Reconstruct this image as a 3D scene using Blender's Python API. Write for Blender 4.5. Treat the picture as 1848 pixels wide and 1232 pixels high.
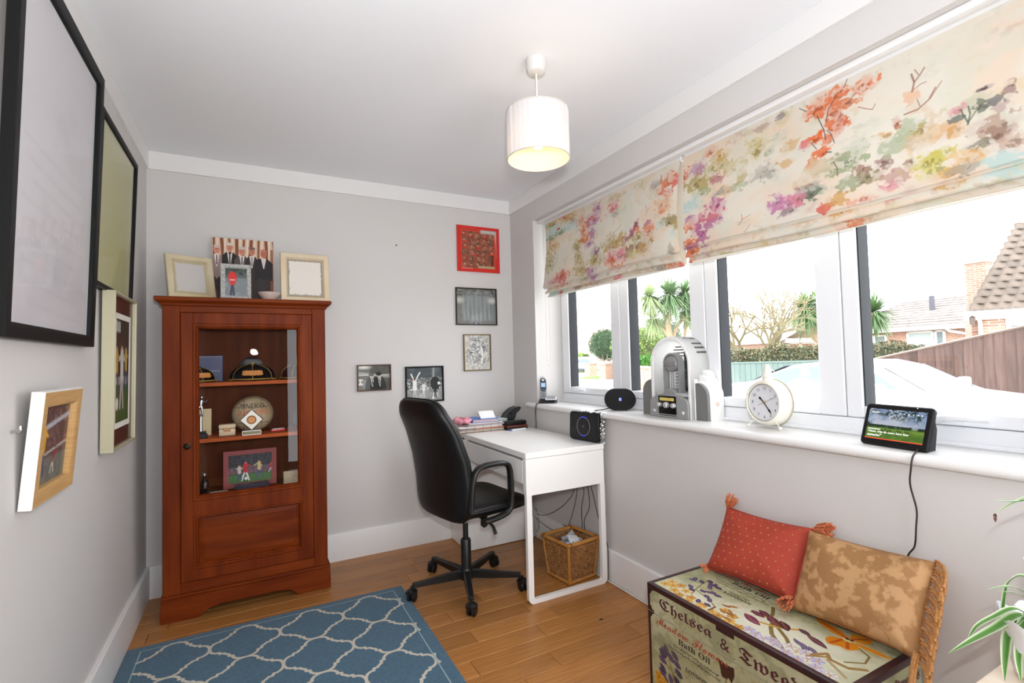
import bpy, bmesh, math, random
import numpy as np
from mathutils import Matrix, Vector, Euler

random.seed(7)
PI = math.pi
scn = bpy.context.scene
col = scn.collection
for o in list(bpy.data.objects):
    bpy.data.objects.remove(o)

# ------------------------------------------------------------------ camera
CAM = Vector((0.5052, -3.2612, 1.2173))
R_ = Vector((0.885054, -0.464796, -0.025384))
U_ = Vector((0.006031, -0.043076, 0.999054))
F_ = Vector((0.465450, 0.884369, 0.035321))
cam_d = bpy.data.cameras.new('camera')
cam_d.sensor_width = 36.0
cam_d.lens = 17.353
cam_d.clip_start = 0.02
cam_d.clip_end = 500
cam = bpy.data.objects.new('camera', cam_d)
cam.matrix_world = Matrix(((R_.x, U_.x, -F_.x, CAM.x), (R_.y, U_.y, -F_.y, CAM.y), (R_.z, U_.z, -F_.z, CAM.z), (0, 0, 0, 1)))
col.objects.link(cam)
scn.camera = cam

# ------------------------------------------------------------------ sky, light, exposure
wd = bpy.data.worlds.new('overcast_sky')
scn.world = wd
wd.use_nodes = True
wn = wd.node_tree
wn.nodes.clear()
w_out = wn.nodes.new('ShaderNodeOutputWorld')
w_bg = wn.nodes.new('ShaderNodeBackground')
w_bg.inputs['Strength'].default_value = SKY = 5.6
w_bg.inputs['Color'].default_value = (0.95, 0.975, 1.0, 1)
wn.links.new(w_bg.outputs[0], w_out.inputs[0])


def area_light(name, loc, target, size, power, color=(1, 1, 1), size_y=None):
    d = bpy.data.lights.new(name, 'AREA')
    d.energy = power
    d.color = color
    d.size = size
    if size_y:
        d.shape = 'RECTANGLE'
        d.size_y = size_y
    o = bpy.data.objects.new(name, d)
    o.location = loc
    o.rotation_euler = (Vector(target) - Vector(loc)).to_track_quat('-Z', 'Y').to_euler()
    col.objects.link(o)
    return o


# the photographer's flash unit just above the lens
fl_ = area_light('camera_flash', (0.52, -3.30, 1.36), (1.05, -1.95, 2.40), 0.07, 30.0, (0.96, 0.98, 1.0))
fl_.data.shape = 'DISK'
scn.view_settings.view_transform = 'Standard'
scn.view_settings.look = 'None'
scn.view_settings.gamma = 1.0
scn.view_settings.use_curve_mapping = False
scn.view_settings.exposure = 0.1
cy = scn.cycles
cy.max_bounces = 10
cy.diffuse_bounces = 6
cy.glossy_bounces = 4
cy.transmission_bounces = 8
cy.transparent_max_bounces = 16
cy.sample_clamp_indirect = 6.0
cy.use_denoising = True
cy.caustics_reflective = False
cy.caustics_refractive = False


# ------------------------------------------------------------------ materials
def lin(c):
    out = []
    for v in c[:3]:
        v = v / 255.0 if max(c) > 1.001 else v
        out.append(v / 12.92 if v <= 0.04045 else ((v + 0.055) / 1.055) ** 2.4)
    return tuple(out)


MATS = {}


def mat(name, rgb=(200, 200, 200), rough=0.5, metal=0.0, spec=0.5, vary=0.0, vscale=8.0, vstretch=(1, 1, 1), rgb2=None,
        bump=0.0, bscale=60.0, emit=None, estr=0.0, alpha=1.0, trans=0.0, objvar=0.0, coat=0.0, attr=None, sheen=0.0, contrast=(0.3, 0.7)):
    if name in MATS:
        return MATS[name]
    m = bpy.data.materials.new(name)
    m.use_nodes = True
    nt = m.node_tree
    N, L = nt.nodes, nt.links
    b = N['Principled BSDF']
    c = lin(rgb)
    b.inputs['Base Color'].default_value = (*c, 1)
    b.inputs['Roughness'].default_value = rough
    b.inputs['Metallic'].default_value = metal
    b.inputs['Specular IOR Level'].default_value = spec
    if coat:
        b.inputs['Coat Weight'].default_value = coat
        b.inputs['Coat Roughness'].default_value = 0.15
    if sheen:
        b.inputs['Sheen Weight'].default_value = sheen
    if trans:
        b.inputs['Transmission Weight'].default_value = trans
    tc = mp = None

    def coords(st):
        t = N.new('ShaderNodeTexCoord')
        q = N.new('ShaderNodeMapping')
        q.inputs['Scale'].default_value = st
        L.new(t.outputs['Object'], q.inputs['Vector'])
        return q
    src = None
    if attr:
        a = N.new('ShaderNodeAttribute')
        a.attribute_name = attr
        src = a.outputs['Color']
    if rgb2 is not None:
        q = coords(vstretch)
        n = N.new('ShaderNodeTexNoise')
        n.inputs['Scale'].default_value = vscale
        n.inputs['Detail'].default_value = 5
        L.new(q.outputs[0], n.inputs['Vector'])
        r = N.new('ShaderNodeMapRange')
        r.inputs['From Min'].default_value = contrast[0]
        r.inputs['From Max'].default_value = contrast[1]
        L.new(n.outputs['Fac'], r.inputs['Value'])
        mx = N.new('ShaderNodeMix')
        mx.data_type = 'RGBA'
        L.new(r.outputs[0], mx.inputs['Factor'])
        mx.inputs['A'].default_value = (*c, 1)
        mx.inputs['B'].default_value = (*lin(rgb2), 1)
        src = mx.outputs['Result']
    if vary or objvar:
        hv = N.new('ShaderNodeHueSaturation')
        hv.inputs['Color'].default_value = (*c, 1)
        if src is not None:
            L.new(src, hv.inputs['Color'])
        val = None
        if vary:
            q = coords(vstretch)
            n = N.new('ShaderNodeTexNoise')
            n.inputs['Scale'].default_value = vscale
            n.inputs['Detail'].default_value = 4
            L.new(q.outputs[0], n.inputs['Vector'])
            r = N.new('ShaderNodeMapRange')
            r.inputs['From Min'].default_value = 0.25
            r.inputs['From Max'].default_value = 0.75
            r.inputs['To Min'].default_value = 1 - vary
            r.inputs['To Max'].default_value = 1 + vary
            L.new(n.outputs['Fac'], r.inputs['Value'])
            val = r.outputs[0]
        if objvar:
            oi = N.new('ShaderNodeObjectInfo')
            r2 = N.new('ShaderNodeMapRange')
            r2.inputs['To Min'].default_value = 1 - objvar
            r2.inputs['To Max'].default_value = 1 + objvar
            L.new(oi.outputs['Random'], r2.inputs['Value'])
            if val is None:
                val = r2.outputs[0]
            else:
                mm = N.new('ShaderNodeMath')
                mm.operation = 'MULTIPLY'
                L.new(val, mm.inputs[0])
                L.new(r2.outputs[0], mm.inputs[1])
                val = mm.outputs[0]
        L.new(val, hv.inputs['Value'])
        src = hv.outputs['Color']
    if src is not None:
        L.new(src, b.inputs['Base Color'])
    if bump:
        q = coords((1, 1, 1))
        n = N.new('ShaderNodeTexNoise')
        n.inputs['Scale'].default_value = bscale
        n.inputs['Detail'].default_value = 3
        L.new(q.outputs[0], n.inputs['Vector'])
        bp = N.new('ShaderNodeBump')
        bp.inputs['Strength'].default_value = bump
        bp.inputs['Distance'].default_value = 0.01
        L.new(n.outputs['Fac'], bp.inputs['Height'])
        L.new(bp.outputs[0], b.inputs['Normal'])
    if emit is not None:
        b.inputs['Emission Color'].default_value = (*lin(emit), 1)
        b.inputs['Emission Strength'].default_value = estr
        if attr and emit == 'attr':
            pass
    MATS[name] = m
    return m


def glass_mat(name='thin_clear_glass', rough=0.0, tint=(1, 1, 1), refl=1.0):
    if name in MATS:
        return MATS[name]
    m = bpy.data.materials.new(name)
    m.use_nodes = True
    nt = m.node_tree
    nt.nodes.clear()
    out = nt.nodes.new('ShaderNodeOutputMaterial')
    tr = nt.nodes.new('ShaderNodeBsdfTransparent')
    tr.inputs[0].default_value = (*tint, 1)
    gl = nt.nodes.new('ShaderNodeBsdfGlossy')
    gl.inputs['Roughness'].default_value = rough
    fr = nt.nodes.new('ShaderNodeLayerWeight')
    fr.inputs['Blend'].default_value = 0.5
    pw = nt.nodes.new('ShaderNodeMath')
    pw.operation = 'POWER'
    pw.inputs[1].default_value = 5.0
    nt.links.new(fr.outputs['Facing'], pw.inputs[0])
    mu = nt.nodes.new('ShaderNodeMapRange')      # Schlick: 4 % head-on, rising to grazing
    mu.inputs['To Min'].default_value = 0.05 * refl
    mu.inputs['To Max'].default_value = 1.0 * refl
    mx = nt.nodes.new('ShaderNodeMixShader')
    nt.links.new(pw.outputs[0], mu.inputs[0])
    nt.links.new(mu.outputs[0], mx.inputs[0])
    nt.links.new(tr.outputs[0], mx.inputs[1])
    nt.links.new(gl.outputs[0], mx.inputs[2])
    nt.links.new(mx.outputs[0], out.inputs[0])
    MATS[name] = m
    return m


def emit_attr_mat(name, strength, attr='Col', rough=0.15):
    """a lit screen: its picture glows"""
    if name in MATS:
        return MATS[name]
    m = mat(name, (5, 5, 5), rough=rough)
    nt = m.node_tree
    a = nt.nodes.new('ShaderNodeAttribute')
    a.attribute_name = attr
    b = nt.nodes['Principled BSDF']
    nt.links.new(a.outputs['Color'], b.inputs['Emission Color'])
    b.inputs['Emission Strength'].default_value = strength
    return m


def cloth_shade_mat(name, rgb, trans_rgb, mix=0.5, attr=None, bump=0.0, bscale=300):
    """thin cloth: diffuse plus translucent"""
    if name in MATS:
        return MATS[name]
    m = bpy.data.materials.new(name)
    m.use_nodes = True
    nt = m.node_tree
    nt.nodes.clear()
    out = nt.nodes.new('ShaderNodeOutputMaterial')
    d = nt.nodes.new('ShaderNodeBsdfDiffuse')
    t = nt.nodes.new('ShaderNodeBsdfTranslucent')
    d.inputs[0].default_value = (*lin(rgb), 1)
    t.inputs[0].default_value = (*lin(trans_rgb), 1)
    if attr:
        a = nt.nodes.new('ShaderNodeAttribute')
        a.attribute_name = attr
        nt.links.new(a.outputs['Color'], d.inputs[0])
        nt.links.new(a.outputs['Color'], t.inputs[0])
    if bump:
        tc = nt.nodes.new('ShaderNodeTexCoord')
        n = nt.nodes.new('ShaderNodeTexNoise')
        n.inputs['Scale'].default_value = bscale
        nt.links.new(tc.outputs['Object'], n.inputs['Vector'])
        bp = nt.nodes.new('ShaderNodeBump')
        bp.inputs['Strength'].default_value = bump
        bp.inputs['Distance'].default_value = 0.002
        nt.links.new(n.outputs['Fac'], bp.inputs['Height'])
        nt.links.new(bp.outputs[0], d.inputs['Normal'])
    mx = nt.nodes.new('ShaderNodeMixShader')
    mx.inputs[0].default_value = mix
    nt.links.new(d.outputs[0], mx.inputs[1])
    nt.links.new(t.outputs[0], mx.inputs[2])
    nt.links.new(mx.outputs[0], out.inputs[0])
    MATS[name] = m
    return m


# ------------------------------------------------------------------ mesh building
I4 = Matrix.Identity(4)


def T(x, y, z):
    return Matrix.Translation((x, y, z))


def RX(a): return Matrix.Rotation(a, 4, 'X')
def RY(a): return Matrix.Rotation(a, 4, 'Y')
def RZ(a): return Matrix.Rotation(a, 4, 'Z')


def axes(o, x, y, z=None):
    """matrix whose local x,y,z axes are the given world vectors, placed at o"""
    x = Vector(x); y = Vector(y)
    z = Vector(z) if z is not None else x.cross(y)
    return Matrix(((x.x, y.x, z.x, o[0]), (x.y, y.y, z.y, o[1]), (x.z, y.z, z.z, o[2]), (0, 0, 0, 1)))


class MB:
    def __init__(self, M=None):
        self.v = []
        self.f = []
        self.mi = []
        self.M = M or I4
        self.cur = 0

    def add(self, verts, faces, M=None):
        MM = self.M @ M if M is not None else self.M
        b = len(self.v)
        self.v.extend([tuple(MM @ Vector(p)) for p in verts])
        flip = MM.to_3x3().determinant() < 0
        for f in faces:
            ff = [b + i for i in f]
            self.f.append(ff[::-1] if flip else ff)
            self.mi.append(self.cur)
        return self

    def box(self, x0, x1, y0, y1, z0, z1, bev=0.0, M=None, seg=1):
        if x0 > x1: x0, x1 = x1, x0
        if y0 > y1: y0, y1 = y1, y0
        if z0 > z1: z0, z1 = z1, z0
        bev = min(bev, 0.45 * min(x1 - x0, y1 - y0, z1 - z0))
        if bev <= 0:
            V = [(x0, y0, z0), (x1, y0, z0), (x1, y1, z0), (x0, y1, z0), (x0, y0, z1), (x1, y0, z1), (x1, y1, z1), (x0, y1, z1)]
            Fc = [(0, 3, 2, 1), (4, 5, 6, 7), (0, 1, 5, 4), (1, 2, 6, 5), (2, 3, 7, 6), (3, 0, 4, 7)]
            return self.add(V, Fc, M)
        bm = bmesh.new()
        bmesh.ops.create_cube(bm, size=1)
        for v in bm.verts:
            v.co = Vector(((x0 + x1) / 2 + v.co.x * (x1 - x0), (y0 + y1) / 2 + v.co.y * (y1 - y0), (z0 + z1) / 2 + v.co.z * (z1 - z0)))
        bmesh.ops.bevel(bm, geom=list(bm.edges), offset=bev, segments=seg, affect='EDGES', profile=0.6)
        return self.bm(bm, M)

    def bm(self, bm, M=None):
        bm.verts.index_update()
        V = [tuple(v.co) for v in bm.verts]
        Fc = [[v.index for v in f.verts] for f in bm.faces]
        bm.free()
        return self.add(V, Fc, M)

    def cyl(self, p0, p1, r0, r1=None, n=16, cap=True, M=None):
        p0 = Vector(p0); p1 = Vector(p1)
        r1 = r0 if r1 is None else r1
        d = (p1 - p0).normalized()
        a = Vector((0, 0, 1)) if abs(d.z) < 0.9 else Vector((1, 0, 0))
        u = d.cross(a).normalized(); w = d.cross(u)
        V = []
        for k in range(n):
            t = 2 * PI * k / n
            e = u * math.cos(t) + w * math.sin(t)
            V.append(p0 + e * r0); V.append(p1 + e * r1)
        Fc = [(2 * k, 2 * k + 1, (2 * k + 3) % (2 * n), (2 * k + 2) % (2 * n)) for k in range(n)]
        Fc = [f[::-1] for f in Fc]
        if cap:
            Fc.append([2 * k for k in range(n)][::1])
            Fc.append([2 * k + 1 for k in range(n)][::-1])
        return self.add([tuple(v) for v in V], Fc, M)

    def tube(self, pts, r, n=8, closed=False, M=None, flat=None, up=None, cap=True):
        """sweep a circle (or a flat ellipse: flat=(ra, rb)) along points; r may be a list"""
        P = [Vector(p) for p in pts]
        m = len(P)
        V = []
        prev = None
        for i in range(m):
            if closed:
                d = P[(i + 1) % m] - P[(i - 1) % m]
            else:
                d = P[min(i + 1, m - 1)] - P[max(i - 1, 0)]
            d.normalize()
            if up is not None:
                u = Vector(up)
                u = (u - d * u.dot(d)).normalized()
            elif prev is None:
                a = Vector((0, 0, 1)) if abs(d.z) < 0.9 else Vector((1, 0, 0))
                u = d.cross(a).normalized()
            else:
                u = (prev - d * prev.dot(d)).normalized()
            prev = u
            w = d.cross(u)
            rr = r[i] if isinstance(r, (list, tuple)) else r
            ra, rb = (rr, rr) if flat is None else flat
            for k in range(n):
                t = 2 * PI * k / n
                V.append(tuple(P[i] + u * (ra * math.cos(t)) + w * (rb * math.sin(t))))
        Fc = []
        rng = m if closed else m - 1
        for i in range(rng):
            j = (i + 1) % m
            for k in range(n):
                k2 = (k + 1) % n
                Fc.append((i * n + k, i * n + k2, j * n + k2, j * n + k))
        if not closed and cap:
            Fc.append(tuple(range(n))[::-1])
            Fc.append(tuple((m - 1) * n + k for k in range(n)))
        return self.add(V, Fc, M)

    def lathe(self, prof, n=32, M=None, a0=0.0, a1=2 * PI):
        full = abs(a1 - a0 - 2 * PI) < 1e-6
        cols = n if full else n + 1
        V = []
        for k in range(cols):
            t = a0 + (a1 - a0) * k / n
            for (r, z) in prof:
                V.append((r * math.cos(t), r * math.sin(t), z))
        m = len(prof)
        Fc = []
        for k in range(n):
            k2 = (k + 1) % cols
            for i in range(m - 1):
                Fc.append((k * m + i, k2 * m + i, k2 * m + i + 1, k * m + i + 1))
        return self.add(V, Fc, M)

    def prism(self, poly, z0, z1, M=None, bev=0.0):
        """extrude a 2-D polygon (anticlockwise) from z0 to z1"""
        n = len(poly)
        if bev > 0:
            c = Vector((sum(p[0] for p in poly) / n, sum(p[1] for p in poly) / n))
            ins = []
            for i, p in enumerate(poly):
                a = Vector(poly[i - 1]); b = Vector(p); d = Vector(poly[(i + 1) % n])
                e1 = (b - a); e2 = (d - b)
                n1 = Vector((-e1.y, e1.x)); n2 = Vector((-e2.y, e2.x))
                if n1.length: n1.normalize()
                if n2.length: n2.normalize()
                q = (n1 + n2)
                q = q.normalized() if q.length > 1e-6 else n1
                ins.append((p[0] + q.x * bev, p[1] + q.y * bev))
            rings = [[(x, y, z0) for x, y in ins], [(x, y, z0 + bev) for x, y in poly], [(x, y, z1 - bev) for x, y in poly], [(x, y, z1) for x, y in ins]]
        else:
            rings = [[(x, y, z0) for x, y in poly], [(x, y, z1) for x, y in poly]]
        V = [p for rg in rings for p in rg]
        Fc = []
        for r in range(len(rings) - 1):
            for i in range(n):
                j = (i + 1) % n
                Fc.append((r * n + i, r * n + j, (r + 1) * n + j, (r + 1) * n + i))
        Fc.append(tuple(range(n))[::-1])
        Fc.append(tuple((len(rings) - 1) * n + i for i in range(n)))
        return self.add(V, Fc, M)

    def ball(self, c, r, n=16, m=10, M=None):
        rx, ry, rz = (r, r, r) if not isinstance(r, (tuple, list)) else r
        prof = [(math.sin(PI * i / m), -math.cos(PI * i / m)) for i in range(m + 1)]
        V, Fc = [], []
        V.append((c[0], c[1], c[2] - rz))
        for i in range(1, m):
            for k in range(n):
                t = 2 * PI * k / n
                V.append((c[0] + rx * prof[i][0] * math.cos(t), c[1] + ry * prof[i][0] * math.sin(t), c[2] + rz * prof[i][1]))
        V.append((c[0], c[1], c[2] + rz))
        for k in range(n):
            k2 = (k + 1) % n
            Fc.append((0, 1 + k2, 1 + k))
            for i in range(m - 2):
                Fc.append((1 + i * n + k, 1 + i * n + k2, 1 + (i + 1) * n + k2, 1 + (i + 1) * n + k))
            Fc.append((1 + (m - 2) * n + k, 1 + (m - 2) * n + k2, len(V) - 1))
        return self.add(V, Fc, M)

    def grid(self, fn, nu, nv, M=None):
        V = [tuple(fn(i / (nu - 1), j / (nv - 1))) for j in range(nv) for i in range(nu)]
        Fc = [(j * nu + i, j * nu + i + 1, (j + 1) * nu + i + 1, (j + 1) * nu + i) for j in range(nv - 1) for i in range(nu - 1)]
        return self.add(V, Fc, M)

    def puff(self, outline, th, n=40, rings=8, p=2.6, fn=None, M=None, flat_back=False):
        """soft body: outline(t)->(a,b) closed curve, thickness th, mapped by fn(a,b,h)->xyz"""
        V, Fc = [], []
        idx = {}
        cx = sum(outline(k / n)[0] for k in range(n)) / n
        cyy = sum(outline(k / n)[1] for k in range(n)) / n
        for side in (1, -1):
            for r in range(rings + 1):
                s = math.sin(0.5 * PI * r / rings)
                h = th / 2 * (max(0.0, 1 - s ** p)) ** (1 / p)
                if r == rings: h = 0
                if side < 0 and flat_back: h *= 0.25
                for k in range(n):
                    if r == rings and side < 0:
                        idx[(side, r, k)] = idx[(1, r, k)]
                        continue
                    if r == 0 and k > 0:
                        idx[(side, r, k)] = idx[(side, 0, 0)]
                        continue
                    a, b = outline(k / n)
                    pt = (cx + (a - cx) * s, cyy + (b - cyy) * s, side * h)
                    idx[(side, r, k)] = len(V)
                    V.append(fn(*pt) if fn else pt)
        for side in (1, -1):
            for r in range(rings):
                for k in range(n):
                    k2 = (k + 1) % n
                    q = [idx[(side, r, k)], idx[(side, r + 1, k)], idx[(side, r + 1, k2)], idx[(side, r, k2)]]
                    if r == 0: q = [q[0], q[1], q[2]]
                    Fc.append(q if side > 0 else q[::-1])
        return self.add(V, Fc, M)

    def build(self, name, m=None, parent=None, label=None, smooth=35, loc=None, recalc=False):
        me = bpy.data.meshes.new(name)
        me.from_pydata(self.v, [], self.f)
        ms = m if isinstance(m, (list, tuple)) else [m]
        for q in ms:
            me.materials.append(q)
        if len(ms) > 1:
            me.polygons.foreach_set('material_index', self.mi)
        if recalc:
            bm = bmesh.new(); bm.from_mesh(me)
            bmesh.ops.recalc_face_normals(bm, faces=bm.faces)
            bm.to_mesh(me); bm.free()
        if smooth:
            me.polygons.foreach_set('use_smooth', [True] * len(me.polygons))
            me.set_sharp_from_angle(angle=math.radians(smooth))
        me.update()
        o = bpy.data.objects.new(name, me)
        col.objects.link(o)
        if parent is not None:
            o.parent = parent
        if label: o['label'] = label
        if loc is not None: o.location = loc
        return o


def thing(name, label, cat, loc=(0, 0, 0), rz=0.0, group=None, kind=None, M=None):
    o = bpy.data.objects.new(name, None)
    o.empty_display_size = 0.1
    col.objects.link(o)
    if M is not None:
        o.matrix_world = M
    else:
        o.location = loc
        o.rotation_euler = (0, 0, rz)
    return tag(o, label, cat, group, kind)


def tag(o, label, cat, group=None, kind=None):
    o['label'] = label
    o['category'] = cat
    if group: o['group'] = group
    if kind: o['kind'] = kind
    return o


def dup(root, M=None, loc=None, label=None):
    r = root.copy(); col.objects.link(r)
    if M is not None: r.matrix_world = M
    if loc is not None: r.location = loc
    if label: r['label'] = label
    for ch in list(root.children):
        c = ch.copy(); col.objects.link(c); c.parent = r; c.matrix_parent_inverse = ch.matrix_parent_inverse.copy()
        for g in list(ch.children):
            d = g.copy(); col.objects.link(d); d.parent = c; d.matrix_parent_inverse = g.matrix_parent_inverse.copy()
    return r


def text(body, size, M, m, parent, name='lettering', depth=0.0006, align='LEFT', space=1.0, width=None, height=None, warp=None, shear=0.0):
    """lettering as a thin mesh in the local xy plane of M"""
    c = bpy.data.curves.new('txt', 'FONT')
    c.body = body; c.size = size; c.align_x = align; c.space_character = space
    c.extrude = depth; c.resolution_u = 3; c.shear = shear
    o = bpy.data.objects.new('txt', c)
    col.objects.link(o)
    dg = bpy.context.evaluated_depsgraph_get()
    me = bpy.data.meshes.new_from_object(o.evaluated_get(dg))
    bpy.data.objects.remove(o); bpy.data.curves.remove(c)
    n = len(me.vertices)
    co = np.zeros(n * 3, 'f'); me.vertices.foreach_get('co', co); co = co.reshape(-1, 3)
    if n:
        if width:
            x0, x1 = co[:, 0].min(), co[:, 0].max()
            if x1 > x0:
                k = width / (x1 - x0)
                co[:, 0] = (co[:, 0] - (x0 if align == 'LEFT' else (x0 + x1) / 2)) * k
        if height:
            y0, y1 = co[:, 1].min(), co[:, 1].max()
            if y1 > y0: co[:, 1] = (co[:, 1] - y0) * height / (y1 - y0)
        if warp:
            co = np.array([warp(*p) for p in co], 'f')
        else:
            co = np.array([tuple(M @ Vector(p)) for p in co], 'f')
        me.vertices.foreach_set('co', co.ravel())
    me.materials.clear(); me.materials.append(m)
    me.name = name; me.update()
    ob = bpy.data.objects.new(name, me)
    col.objects.link(ob)
    if parent is not None: ob.parent = parent
    return ob


# ------------------------------------------------------------------ painted (flat printed) surfaces: colour per vertex of a fine grid
def vnoise(w, h, cells, seed, octaves=3):
    rg = np.random.RandomState(seed)
    out = np.zeros((h, w)); amp = 1.0; tot = 0
    for o in range(octaves):
        cx = max(2, int(cells[0] * 2 ** o)); cyy = max(2, int(cells[1] * 2 ** o))
        g = rg.rand(cyy + 2, cx + 2)
        x = np.linspace(0, cx, w); y = np.linspace(0, cyy, h)
        xi = x.astype(int); yi = y.astype(int)
        fx = x - xi; fy = y - yi
        fx = fx * fx * (3 - 2 * fx); fy = fy * fy * (3 - 2 * fy)
        a = g[np.ix_(yi, xi)]; b = g[np.ix_(yi, xi + 1)]; c = g[np.ix_(yi + 1, xi)]; d = g[np.ix_(yi + 1, xi + 1)]
        fx = fx[None, :]; fy = fy[:, None]
        out += amp * ((a * (1 - fx) + b * fx) * (1 - fy) + (c * (1 - fx) + d * fx) * fy)
        tot += amp; amp *= 0.55
    return out / tot


class Cv:
    """a small numpy canvas; x to the right and y downwards, in units of its own (W x H)"""
    def __init__(s, W, H, n, bg):
        s.W, s.H = W, H
        s.w = n; s.h = max(3, int(round(n * H / W)))
        s.X, s.Y = np.meshgrid(np.linspace(0, W, s.w), np.linspace(0, H, s.h))
        s.px = W / s.w
        s.a = np.ones((s.h, s.w, 3)) * np.array(bg, float)

    def blend(s, mask, c):
        m = np.clip(mask, 0, 1)[..., None]
        s.a = s.a * (1 - m) + np.array(c, float) * m
        return s

    def ell(s, x, y, rx, ry, c, a=1.0, soft=1.0, rot=0.0, noise=None, thr=0.5):
        dx, dy = s.X - x, s.Y - y
        if rot:
            cs, sn = math.cos(rot), math.sin(rot)
            dx, dy = dx * cs + dy * sn, -dx * sn + dy * cs
        d = np.sqrt((dx / rx) ** 2 + (dy / ry) ** 2)
        e = soft * s.px / min(rx, ry)
        m = np.clip((1 - d) / max(e, 1e-6) + 0.5, 0, 1)
        if noise is not None:
            m = np.clip(1.15 - d, 0, 1) ** 0.6 * np.clip((noise - thr) * 6, 0, 1)
        return s.blend(m * a, c)

    def rect(s, x0, y0, x1, y1, c, a=1.0):
        e = s.px
        m = np.clip((s.X - x0) / e + .5, 0, 1) * np.clip((x1 - s.X) / e + .5, 0, 1) * np.clip((s.Y - y0) / e + .5, 0, 1) * np.clip((y1 - s.Y) / e + .5, 0, 1)
        return s.blend(m * a, c)

    def line(s, pts, w, c, a=1.0):
        m = np.zeros_like(s.X)
        for (x0, y0), (x1, y1) in zip(pts[:-1], pts[1:]):
            dx, dy = x1 - x0, y1 - y0
            L = dx * dx + dy * dy + 1e-12
            t = np.clip(((s.X - x0) * dx + (s.Y - y0) * dy) / L, 0, 1)
            d = np.hypot(s.X - x0 - t * dx, s.Y - y0 - t * dy)
            m = np.maximum(m, np.clip((w / 2 - d) / s.px + .5, 0, 1))
        return s.blend(m * a, c)

    def poly(s, pts, c, a=1.0):
        inside = np.zeros(s.X.shape, bool)
        n = len(pts)
        for i in range(n):
            x0, y0 = pts[i]; x1, y1 = pts[(i + 1) % n]
            cond = ((y0 > s.Y) != (y1 > s.Y))
            xx = (x1 - x0) * (s.Y - y0) / ((y1 - y0) if y1 != y0 else 1e-9) + x0
            inside ^= cond & (s.X < xx)
        return s.blend(inside * a, c)

    def noise(s, cells, seed, octaves=3):
        return vnoise(s.w, s.h, cells, seed, octaves)

    def grain(s, amt, cells, seed):
        n = s.noise(cells, seed) - 0.5
        s.a = np.clip(s.a * (1 + amt * 2 * n[..., None]), 0, 255)
        return s

    def mesh(s, name, fn, m, parent=None, smooth=True):
        """fn(u, v) -> xyz for u, v in 0..1 as arrays"""
        u, v = s.X / s.W, s.Y / s.H
        P = np.stack(fn(u, v), -1).reshape(-1, 3)
        w, h = s.w, s.h
        i, j = np.meshgrid(np.arange(w - 1), np.arange(h - 1))
        k = (j * w + i).ravel()
        faces = np.stack([k, k + w, k + w + 1, k + 1], -1)
        me = bpy.data.meshes.new(name)
        me.vertices.add(len(P)); me.vertices.foreach_set('co', P.astype('f').ravel())
        nf = len(faces)
        me.loops.add(nf * 4); me.loops.foreach_set('vertex_index', faces.astype('i').ravel())
        me.polygons.add(nf)
        me.polygons.foreach_set('loop_start', np.arange(0, nf * 4, 4, dtype='i'))
        me.polygons.foreach_set('loop_total', np.full(nf, 4, 'i'))
        me.update(calc_edges=True)
        at = me.color_attributes.new('Col', 'FLOAT_COLOR', 'POINT')
        c = np.clip(s.a / 255.0, 0, 1)
        c = np.where(c <= 0.04045, c / 12.92, ((c + 0.055) / 1.055) ** 2.4)
        c = np.concatenate([c.reshape(-1, 3), np.ones((len(P), 1))], 1)
        at.data.foreach_set('color', c.astype('f').ravel())
        me.materials.append(m)
        if smooth: me.polygons.foreach_set('use_smooth', [True] * nf)
        o = bpy.data.objects.new(name, me)
        col.objects.link(o)
        if parent is not None: o.parent = parent
        return o


def flat(M, w, h):
    """uv -> plane: local x right, y up, centre at origin of M"""
    A = np.array(M)

    def f(u, v):
        x = (u - .5) * w; y = (.5 - v) * h
        return tuple(A[i, 0] * x + A[i, 1] * y + A[i, 3] for i in range(3))
    return f


PRINT = mat('printed_paper', rough=0.5, attr='Col', spec=0.3)
GLASS = glass_mat()
# ================================================================== THE ROOM
W = 2.2305; H = 2.4; D0 = -4.35      # right wall at x=W, back wall at y=0, rear wall behind the camera at y=D0
M_WALL = mat('wall_paint', (205, 202, 200), rough=0.75, bump=0.04, bscale=220)
M_CEIL = mat('ceiling_paint', (232, 233, 236), rough=0.85, bump=0.02, bscale=150)
M_TRIM = mat('white_trim_gloss', (226, 225, 224), rough=0.35)
M_UPVC = mat('white_upvc', (232, 234, 238), rough=0.3)
M_PLANK = mat('oak_plank', (178, 124, 68), rough=0.34, rgb2=(154, 100, 50), vscale=3.0, vstretch=(2.0, 26, 20), objvar=0.15, spec=0.4, bump=0.03, bscale=40)


def struct(name, label, cat, mb, m, parent=None):
    o = mb.build(name, m, parent, smooth=30)
    tag(o, label, cat, kind='structure')
    return o


# floor: dark sub-floor with every oak plank on it
fl = struct('floor', 'oak plank floor of the study running under rug and desk', 'floor', MB().box(-0.02, W + 0.02, D0, 0.02, -0.06, -0.016), mat('sub_floor', (60, 38, 20), rough=0.9))
rg = random.Random(11)
PW = 0.1045
row = 0
y = 0.0
plank_cache = {}
while y > -3.75:
    y1 = y - PW
    x = -rg.uniform(0.0, 0.9)
    while x < W:
        L_ = rg.choice([0.42, 0.6, 0.78, 0.96, 1.2])
        xa, xb = max(x, 0.0), min(x + L_, W)
        if xb - xa > 0.05:
            ln = round(xb - xa, 3)
            if ln not in plank_cache:
                b = MB().box(0.0007, ln - 0.0007, -PW + 0.0008, -0.0008, -0.016, 0, bev=0.0022)
                p = b.build('plank', M_PLANK, fl, smooth=0)
                plank_cache[ln] = p.data
            else:
                p = bpy.data.objects.new('plank', plank_cache[ln]); col.objects.link(p); p.parent = fl
            p.location = (xa, y, 0)
        x += L_
    y = y1
    row += 1

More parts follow.
